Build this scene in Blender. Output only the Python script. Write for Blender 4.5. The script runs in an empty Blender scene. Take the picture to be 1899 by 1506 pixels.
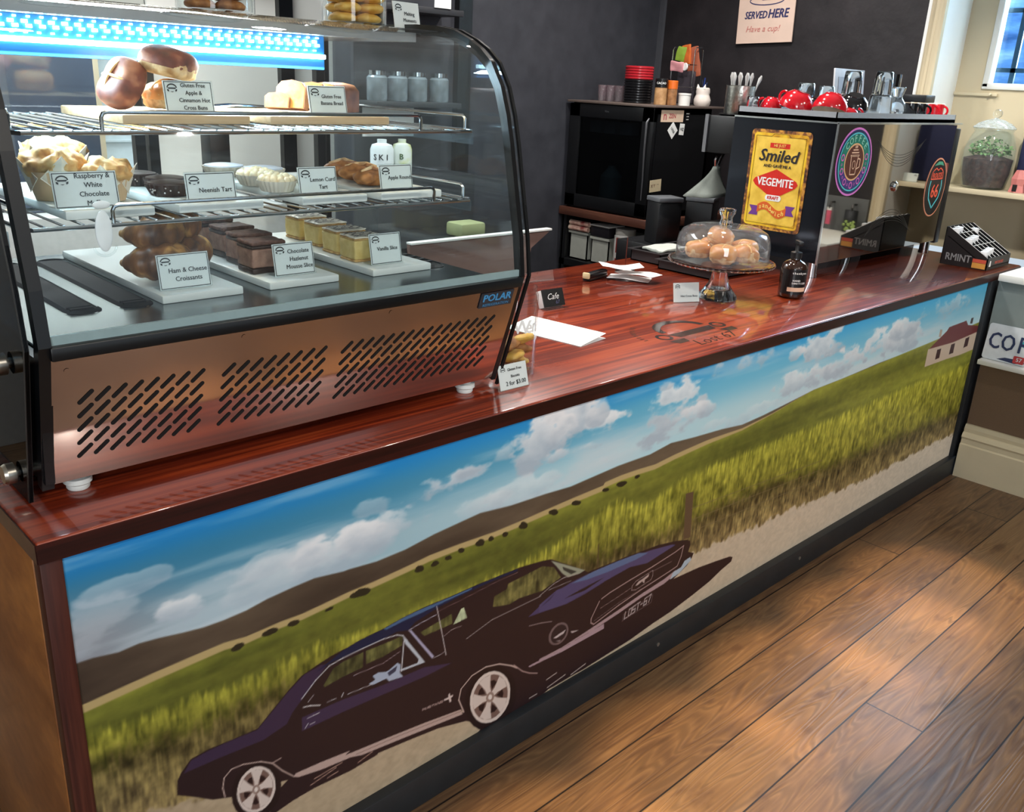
import bpy, bmesh, math, random
import numpy as np
from mathutils import Vector, Matrix, noise, Euler
C = bpy.context.scene
COL = C.collection
R = math.radians
PI = math.pi
random.seed(7)

# ------------------------------------------------------------------ camera
CAM_LOC = (-0.3238, -1.2796, 1.5569)
YAW, PITCH, ROLL, FPX = (0.792162, 0.346729, 0.050611, 1683.224168)
cam_d = bpy.data.cameras.new('camera')
cam = bpy.data.objects.new('camera', cam_d)
COL.objects.link(cam)
fw = Vector((math.cos(YAW)*math.cos(PITCH), math.sin(YAW)*math.cos(PITCH), -math.sin(PITCH)))
rt = Vector((math.sin(YAW), -math.cos(YAW), 0))
up = rt.cross(fw)
c_, s_ = math.cos(ROLL), math.sin(ROLL)
rt, up = c_*rt + s_*up, -s_*rt + c_*up
mw = Matrix((rt, up, -fw)).transposed().to_4x4()
mw.translation = CAM_LOC
cam.matrix_world = mw
cam_d.sensor_fit = 'HORIZONTAL'
cam_d.sensor_width = 36.0
cam_d.lens = FPX / 1899 * 36.0
cam_d.clip_start = 0.02
C.camera = cam

# ------------------------------------------------------------------ world, exposure, lamps
C.view_settings.view_transform = 'Standard'
C.view_settings.look = 'None'
C.view_settings.gamma = 1
C.view_settings.use_curve_mapping = False
C.view_settings.exposure = 0.52
C.cycles.transparent_max_bounces = 32
C.cycles.max_bounces = 10
C.cycles.sample_clamp_indirect = 6.0
w = bpy.data.worlds.new('world')
C.world = w
w.use_nodes = True
w.node_tree.nodes['Background'].inputs[0].default_value = (0.75, 0.88, 1.0, 1)
w.node_tree.nodes['Background'].inputs[1].default_value = 0.55

def lamp(name, kind, loc, target, power, color, size=(1, 1), spot=60, blend=0.6, soft=0.05):
    d = bpy.data.lights.new(name, kind)
    d.energy = power
    d.color = color
    if kind == 'AREA':
        d.shape = 'RECTANGLE'
        d.size, d.size_y = size
    else:
        d.shadow_soft_size = soft
    if kind == 'SPOT':
        d.spot_size = R(spot)
        d.spot_blend = blend
    o = bpy.data.objects.new(name, d)
    COL.objects.link(o)
    o.location = loc
    o.rotation_euler = (Vector(target) - Vector(loc)).to_track_quat('-Z', 'Y').to_euler()
    return o

# ceiling panels over the shop floor, the servery and the kitchen, daylight from the side window, added fill from the front left
for lx, ly, pw in ((0.2, -2.6, 60), (1.8, -2.8, 80), (3.2, -2.6, 80)):
    lamp('shop_downlight', 'SPOT', (lx, ly, 2.9), (lx+0.1, ly+2.6, 0.8), pw, (1.0, 0.94, 0.86), spot=80, blend=1.0, soft=0.035)
for lx, ly, pw in ((1.5, 1.35, 60), (2.45, 1.2, 70), (3.3, 1.1, 70)):
    lamp('servery_downlight', 'SPOT', (lx, ly, 2.9), (lx+0.2, ly+0.2, 0.3), pw, (1.0, 0.95, 0.9), spot=130, blend=0.8, soft=0.06)
lamp('ceiling_panel_kitchen', 'AREA', (1.0, 2.7, 2.92), (1.0, 2.7, 0), 60, (0.95, 0.98, 1.0), (1.8, 0.7))
lamp('left_front_fill', 'AREA', (-2.5, -3.2, 1.7), (1.6, -0.2, 0.7), 95, (0.93, 0.96, 1.0), (2.2, 1.8))  # added fill from the front left, no window stands there
lamp('side_window_daylight', 'AREA', (4.9, 0.27, 2.05), (3.2, -0.1, 1.0), 46, (0.82, 0.93, 1.0), (0.42, 0.8))
lamp('window_bay_fill', 'SPOT', (2.7, -0.55, 2.9), (4.3, 0.15, 1.15), 110, (1.0, 0.95, 0.86), spot=44, blend=0.8, soft=0.05)  # added spot that brightens the cream panelling in the window recess
# warm downlights in a row over the counter: the worktop edge shades the strip of floor along the plinth
for lx, pw in ((0.5, 26), (1.25, 30), (2.0, 32)):
    lamp('counter_downlight', 'SPOT', (lx, 0.30, 2.9), (lx, -0.25, 0), pw, (1.0, 0.74, 0.46), spot=44, blend=0.35, soft=0.05)

for lx, pw in ((0.80, 300), (1.30, 280), (1.80, 280), (2.25, 270), (2.62, 230)):  # added narrow spots whose cones draw the warm pool on the floor
    lamp('floor_pool_spot', 'SPOT', (lx, -0.40, 2.9), (lx, -0.40, 0), pw, (1.0, 0.66, 0.30), spot=14, blend=0.55, soft=0.03)

# ------------------------------------------------------------------ helpers
def lin(c):
    return tuple(((x/255)/12.92 if x/255 <= 0.04045 else ((x/255+0.055)/1.055)**2.4) for x in c)

MATS = {}
def nodes(name):
    m = bpy.data.materials.new(name)
    m.use_nodes = True
    nt = m.node_tree
    return m, nt, nt.nodes['Principled BSDF']

def pm(name, col, rough=0.5, metal=0.0, var=0.06, scale=40.0, bump=0.0, trans=0.0, emit=None, es=0.0, coat=0.0, spec=0.5, aniso=None, sss=0.0):
    """principled material whose colour wavers a little with a noise texture"""
    if name in MATS:
        return MATS[name]
    m, nt, p = nodes(name)
    L = nt.links
    a = lin(col)
    tc = nt.nodes.new('ShaderNodeTexCoord')
    nz = nt.nodes.new('ShaderNodeTexNoise')
    nz.inputs['Scale'].default_value = scale
    nz.inputs['Detail'].default_value = 4
    mp = nt.nodes.new('ShaderNodeMapping')
    if aniso:
        mp.inputs['Scale'].default_value = aniso
    L.new(tc.outputs['Object'], mp.inputs['Vector'])
    L.new(mp.outputs['Vector'], nz.inputs['Vector'])
    mx = nt.nodes.new('ShaderNodeMix')
    mx.data_type = 'RGBA'
    mx.inputs[6].default_value = (*[max(0, x*(1-var*2.2)) for x in a], 1)
    mx.inputs[7].default_value = (*[min(1, x*(1+var*2.2)) for x in a], 1)
    L.new(nz.outputs['Fac'], mx.inputs[0])
    L.new(mx.outputs[2], p.inputs['Base Color'])
    p.inputs['Roughness'].default_value = rough
    p.inputs['Metallic'].default_value = metal
    p.inputs['Specular IOR Level'].default_value = spec
    p.inputs['Coat Weight'].default_value = coat
    p.inputs['Coat Roughness'].default_value = 0.05
    p.inputs['Transmission Weight'].default_value = trans
    p.inputs['Subsurface Weight'].default_value = sss
    p.inputs['Subsurface Radius'].default_value = (0.01, 0.006, 0.004)
    if emit:
        p.inputs['Emission Color'].default_value = (*lin(emit), 1)
        p.inputs['Emission Strength'].default_value = es
    if bump:
        b = nt.nodes.new('ShaderNodeBump')
        b.inputs['Strength'].default_value = bump
        b.inputs['Distance'].default_value = 0.004
        L.new(nz.outputs['Fac'], b.inputs['Height'])
        L.new(b.outputs['Normal'], p.inputs['Normal'])
    MATS[name] = m
    return m

def ramp2(name, stops, scale=30.0, rough=0.6, bump=0.0, aniso=None, detail=6, coat=0.0, spec=0.5, dist=0.004):
    """noise run through a colour ramp: food crusts, mottled paint, stone"""
    if name in MATS:
        return MATS[name]
    m, nt, p = nodes(name)
    L = nt.links
    tc = nt.nodes.new('ShaderNodeTexCoord')
    mp = nt.nodes.new('ShaderNodeMapping')
    if aniso:
        mp.inputs['Scale'].default_value = aniso
    nz = nt.nodes.new('ShaderNodeTexNoise')
    nz.inputs['Scale'].default_value = scale
    nz.inputs['Detail'].default_value = detail
    cr = nt.nodes.new('ShaderNodeValToRGB')
    L.new(tc.outputs['Object'], mp.inputs['Vector'])
    L.new(mp.outputs['Vector'], nz.inputs['Vector'])
    L.new(nz.outputs['Fac'], cr.inputs['Fac'])
    els = cr.color_ramp.elements
    while len(els) < len(stops):
        els.new(0.5)
    for e, (pos, c) in zip(els, stops):
        e.position = pos
        e.color = (*lin(c), 1)
    L.new(cr.outputs['Color'], p.inputs['Base Color'])
    p.inputs['Roughness'].default_value = rough
    p.inputs['Coat Weight'].default_value = coat
    p.inputs['Specular IOR Level'].default_value = spec
    if bump:
        b = nt.nodes.new('ShaderNodeBump')
        b.inputs['Strength'].default_value = bump
        b.inputs['Distance'].default_value = dist
        L.new(nz.outputs['Fac'], b.inputs['Height'])
        L.new(b.outputs['Normal'], p.inputs['Normal'])
    MATS[name] = m
    return m

def glass(name, tint=(245, 252, 252), refl=1.0, haze=0.0):
    """thin clear sheet: mostly see-through, mirror-like at grazing angles"""
    if name in MATS:
        return MATS[name]
    m = bpy.data.materials.new(name)
    m.use_nodes = True
    nt = m.node_tree
    nt.nodes.remove(nt.nodes['Principled BSDF'])
    out = nt.nodes['Material Output']
    tr = nt.nodes.new('ShaderNodeBsdfTransparent')
    tr.inputs[0].default_value = (*lin(tint), 1)
    gl = nt.nodes.new('ShaderNodeBsdfGlossy')
    gl.inputs['Roughness'].default_value = 0.02
    # Schlick reflectance from the facing angle, the same from both sides of the sheet
    lw = nt.nodes.new('ShaderNodeLayerWeight')
    lw.inputs[0].default_value = 0.5
    pw = nt.nodes.new('ShaderNodeMath')
    pw.operation = 'POWER'
    pw.inputs[1].default_value = 5.0
    fr = nt.nodes.new('ShaderNodeMath')
    fr.operation = 'MULTIPLY_ADD'
    fr.inputs[1].default_value = 0.9
    fr.inputs[2].default_value = 0.035
    nt.links.new(lw.outputs['Facing'], pw.inputs[0])
    nt.links.new(pw.outputs[0], fr.inputs[0])
    nz = nt.nodes.new('ShaderNodeTexNoise')
    nz.inputs['Scale'].default_value = 9.0
    ml = nt.nodes.new('ShaderNodeMath')
    ml.operation = 'MULTIPLY'
    ml.use_clamp = True
    ml.inputs[1].default_value = refl
    mix = nt.nodes.new('ShaderNodeMixShader')
    L = nt.links
    L.new(fr.outputs[0], ml.inputs[0])
    L.new(ml.outputs[0], mix.inputs[0])
    L.new(tr.outputs[0], mix.inputs[1])
    L.new(gl.outputs[0], mix.inputs[2])
    last = mix
    if haze:
        df = nt.nodes.new('ShaderNodeBsdfDiffuse')
        df.inputs[0].default_value = (0.8, 0.85, 0.88, 1)
        mm = nt.nodes.new('ShaderNodeMath')
        mm.operation = 'MULTIPLY'
        mm.inputs[1].default_value = haze
        L.new(nz.outputs['Fac'], mm.inputs[0])
        m2 = nt.nodes.new('ShaderNodeMixShader')
        L.new(mm.outputs[0], m2.inputs[0])
        L.new(mix.outputs[0], m2.inputs[1])
        L.new(df.outputs[0], m2.inputs[2])
        last = m2
    L.new(last.outputs[0], out.inputs[0])
    MATS[name] = m
    return m

def real_glass(name, tint=(248, 252, 252), rough=0.01):
    if name in MATS:
        return MATS[name]
    m, nt, p = nodes(name)
    p.inputs['Base Color'].default_value = (*lin(tint), 1)
    p.inputs['Transmission Weight'].default_value = 1.0
    p.inputs['Roughness'].default_value = rough
    p.inputs['IOR'].default_value = 1.45
    nz = nt.nodes.new('ShaderNodeTexNoise')
    nz.inputs['Scale'].default_value = 60
    b = nt.nodes.new('ShaderNodeBump')
    b.inputs['Strength'].default_value = 0.05
    nt.links.new(nz.outputs['Fac'], b.inputs['Height'])
    nt.links.new(b.outputs['Normal'], p.inputs['Normal'])
    MATS[name] = m
    return m

def tag(o, label, cat=None, group=None, kind=None):
    if label: o['label'] = label
    if cat: o['category'] = cat
    if group: o['group'] = group
    if kind: o['kind'] = kind
    return o

def thing(name, label, cat, loc=(0, 0, 0), rz=0.0, group=None, rx=0.0, ry=0.0):
    o = bpy.data.objects.new(name, None)
    COL.objects.link(o)
    o.empty_display_size = 0.05
    o.location = loc
    o.rotation_euler = (rx, ry, rz)
    return tag(o, label, cat, group)

def dup(root, loc, rz=None, label=None, rot=None):
    r = root.copy()
    COL.objects.link(r)
    r.location = loc
    if rz is not None: r.rotation_euler = (0, 0, rz)
    if rot is not None: r.rotation_euler = rot
    if label: r['label'] = label
    for ch in list(root.children):
        c = ch.copy()
        COL.objects.link(c)
        c.parent = r
        for g in ch.children:
            d = g.copy()
            COL.objects.link(d)
            d.parent = c
    return r

class B:
    """collects shapes, then links them as ONE mesh object"""
    def __init__(s):
        s.bm = bmesh.new()
        s.lv = s.bm.verts.layers.int.new('done')
        s.lf = s.bm.faces.layers.int.new('slot')
    def mat(s, i):
        """give every face added since the last call material slot i"""
        for f in s.bm.faces:
            if f[s.lf] == 0:
                f.material_index = i
                f[s.lf] = 1
        return s
    def _mark(s):
        for v in s.bm.verts: v[s.lv] = 1
    def _added(s):
        return [v for v in s.bm.verts if v[s.lv] == 0]
    def box(s, x0, y0, z0, x1, y1, z1, bev=0.0, M=None, seg=2):
        if M is not None: s._mark()
        vs = [s.bm.verts.new((x, y, z)) for x in (x0, x1) for y in (y0, y1) for z in (z0, z1)]
        fs = [s.bm.faces.new([vs[i] for i in q]) for q in ((0, 1, 3, 2), (4, 6, 7, 5), (0, 4, 5, 1), (2, 3, 7, 6), (0, 2, 6, 4), (1, 5, 7, 3))]
        if bev:
            es = list({e for f in fs for e in f.edges})
            bmesh.ops.bevel(s.bm, geom=es, offset=bev, segments=seg, affect='EDGES', profile=0.5)
        if M is not None:
            for v in s._added(): v.co = M @ v.co
        return s
    def cyl(s, p0, p1, r0, r1=None, seg=20, cap=True):
        p0, p1 = Vector(p0), Vector(p1)
        r1 = r0 if r1 is None else r1
        q = (p1-p0).to_track_quat('Z', 'Y').to_matrix()
        a, b = [], []
        for i in range(seg):
            t = 2*PI*i/seg
            d = q @ Vector((math.cos(t), math.sin(t), 0))
            a.append(s.bm.verts.new(p0 + d*r0))
            b.append(s.bm.verts.new(p1 + d*r1))
        for i in range(seg):
            j = (i+1) % seg
            s.bm.faces.new((a[i], a[j], b[j], b[i]))
        if cap:
            s.bm.faces.new(a[::-1])
            s.bm.faces.new(b)
        return s
    def lathe(s, prof, c=(0, 0, 0), seg=32, M=None, fl=None, ph=0.0):
        """profile of (radius, height); fl(t, r, z) may modulate the radius"""
        c = Vector(c)
        rings = []
        for r, z in prof:
            if r < 1e-6:
                rings.append([s.bm.verts.new(c + Vector((0, 0, z)))])
            else:
                ring = []
                for i in range(seg):
                    t = 2*PI*i/seg + ph
                    rr = r*(fl(t, r, z) if fl else 1)
                    ring.append(s.bm.verts.new(c + Vector((rr*math.cos(t), rr*math.sin(t), z))))
                rings.append(ring)
        for a, b in zip(rings, rings[1:]):
            for i in range(seg):
                j = (i+1) % seg
                if len(a) == 1 and len(b) == 1: continue
                if len(a) == 1: s.bm.faces.new((a[0], b[j], b[i]))
                elif len(b) == 1: s.bm.faces.new((a[i], a[j], b[0]))
                else: s.bm.faces.new((a[i], a[j], b[j], b[i]))
        if M is not None:
            for ring in rings:
                for v in ring: v.co = M @ v.co
        return s
    def prism(s, pts, f, d):
        """polygon of 2-D points mapped by f to 3-D, thickened by vector d"""
        d = Vector(d)
        a = [s.bm.verts.new(Vector(f(*q))) for q in pts]
        b = [s.bm.verts.new(v.co + d) for v in a]
        n = len(a)
        s.bm.faces.new(a[::-1])
        s.bm.faces.new(b)
        for i in range(n):
            j = (i+1) % n
            s.bm.faces.new((a[i], a[j], b[j], b[i]))
        return s
    def poly(s, pts):
        s.bm.faces.new([s.bm.verts.new(Vector(q)) for q in pts])
        return s
    def tube(s, pts, r, seg=8, closed=False, cap=True):
        pts = [Vector(q) for q in pts]
        n = len(pts)
        rr = r if isinstance(r, (list, tuple)) else [r]*n
        rings = []
        prev = None
        for i in range(n):
            if closed: t = pts[(i+1) % n] - pts[i-1]
            else: t = pts[min(i+1, n-1)] - pts[max(i-1, 0)]
            t.normalize()
            if prev is None:
                nrm = t.orthogonal().normalized()
            else:
                nrm = prev - t*prev.dot(t)
                nrm = nrm.normalized() if nrm.length > 1e-6 else t.orthogonal().normalized()
            prev = nrm
            bn = t.cross(nrm)
            rings.append([s.bm.verts.new(pts[i] + (nrm*math.cos(2*PI*k/seg) + bn*math.sin(2*PI*k/seg))*rr[i]) for k in range(seg)])
        m = n if closed else n-1
        for i in range(m):
            a, b = rings[i], rings[(i+1) % n]
            for k in range(seg):
                l = (k+1) % seg
                s.bm.faces.new((a[k], a[l], b[l], b[k]))
        if cap and not closed:
            s.bm.faces.new(rings[0][::-1])
            s.bm.faces.new(rings[-1])
        return s
    def blob(s, c, r, amp=0.0, fr=20.0, seed=0, sub=3, M=None, sq=2.0, flat=None, octs=1):
        """lumpy ellipsoid (sq>2 squares it off, flat cuts the underside at that fraction)"""
        s._mark()
        bmesh.ops.create_icosphere(s.bm, subdivisions=sub, radius=1.0)
        for v in s._added():
            d = v.co.normalized()
            k = (abs(d.x)**sq + abs(d.y)**sq + abs(d.z)**sq)**(-1/sq)
            q = Vector((d.x*k*r[0], d.y*k*r[1], d.z*k*r[2]))
            if amp:
                h = 0
                for o in range(octs):
                    h += noise.noise((q*fr*(2**o)) + Vector((seed*3.1, seed*1.7, seed)))/(1.7**o)
                q += d*amp*h
            if flat is not None and q.z < -r[2]*flat:
                q.z = -r[2]*flat
            if M is not None: q = M @ q
            v.co = q + Vector(c)
            v[s.lv] = 1
        return s
    def text(s, txt, size, M, bold=0.0, shear=0.0, align='CENTER', sx=1.0, depth=0.0, space=1.0):
        cu = bpy.data.curves.new('t', 'FONT')
        cu.body = txt
        cu.size = size
        cu.align_x = align
        cu.align_y = 'CENTER'
        cu.shear = shear
        cu.extrude = depth
        cu.space_character = space
        cu.resolution_u = 2
        o = bpy.data.objects.new('t', cu)
        COL.objects.link(o)
        bpy.context.view_layer.update()
        me = o.evaluated_get(bpy.context.evaluated_depsgraph_get()).to_mesh()
        # heavier strokes: the same letters laid down again a hair to each side
        for k, (dx, dy) in enumerate(((-bold, 0), (bold, 0), (0, bold*.6), (0, -bold*.6)) if bold else ((0, 0),)):
            vs = [s.bm.verts.new(M @ Vector((v.co.x*sx+dx, v.co.y+dy, v.co.z+k*8e-5))) for v in me.vertices]
            for f in me.polygons:
                try: s.bm.faces.new([vs[i] for i in f.vertices])
                except ValueError: pass
        o.evaluated_get(bpy.context.evaluated_depsgraph_get()).to_mesh_clear()
        bpy.data.objects.remove(o)
        bpy.data.curves.remove(cu)
        return s
    def build(s, name, mat, parent=None, label=None, smooth=True, ang=35, world=False, fix=True):
        if fix: bmesh.ops.recalc_face_normals(s.bm, faces=s.bm.faces)
        me = bpy.data.meshes.new(name)
        if world and parent is not None:
            inv = Matrix.LocRotScale(parent.location, parent.rotation_euler, None).inverted()
            s.bm.transform(inv)
        s.bm.to_mesh(me)
        s.bm.free()
        if smooth:
            me.shade_smooth()
            me.set_sharp_from_angle(angle=R(ang))
        for q in (mat if isinstance(mat, (list, tuple)) else [mat]): me.materials.append(q)
        o = bpy.data.objects.new(name, me)
        COL.objects.link(o)
        if parent is not None: o.parent = parent
        if label: o['label'] = label
        return o

def free(o, label, cat, group):
    """what stands or lies inside another thing is a thing of its own: unparent it, keep its place and put its origin at its own base"""
    p = o.parent
    o.parent = None
    o.data.transform(Matrix.LocRotScale(p.location, p.rotation_euler, None))
    vs = [v.co for v in o.data.vertices]
    base = Vector(((min(v.x for v in vs)+max(v.x for v in vs))/2, (min(v.y for v in vs)+max(v.y for v in vs))/2, min(v.z for v in vs)))
    o.data.transform(Matrix.Translation(-base))
    o.location = base
    return tag(o, label, cat, group)

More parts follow.
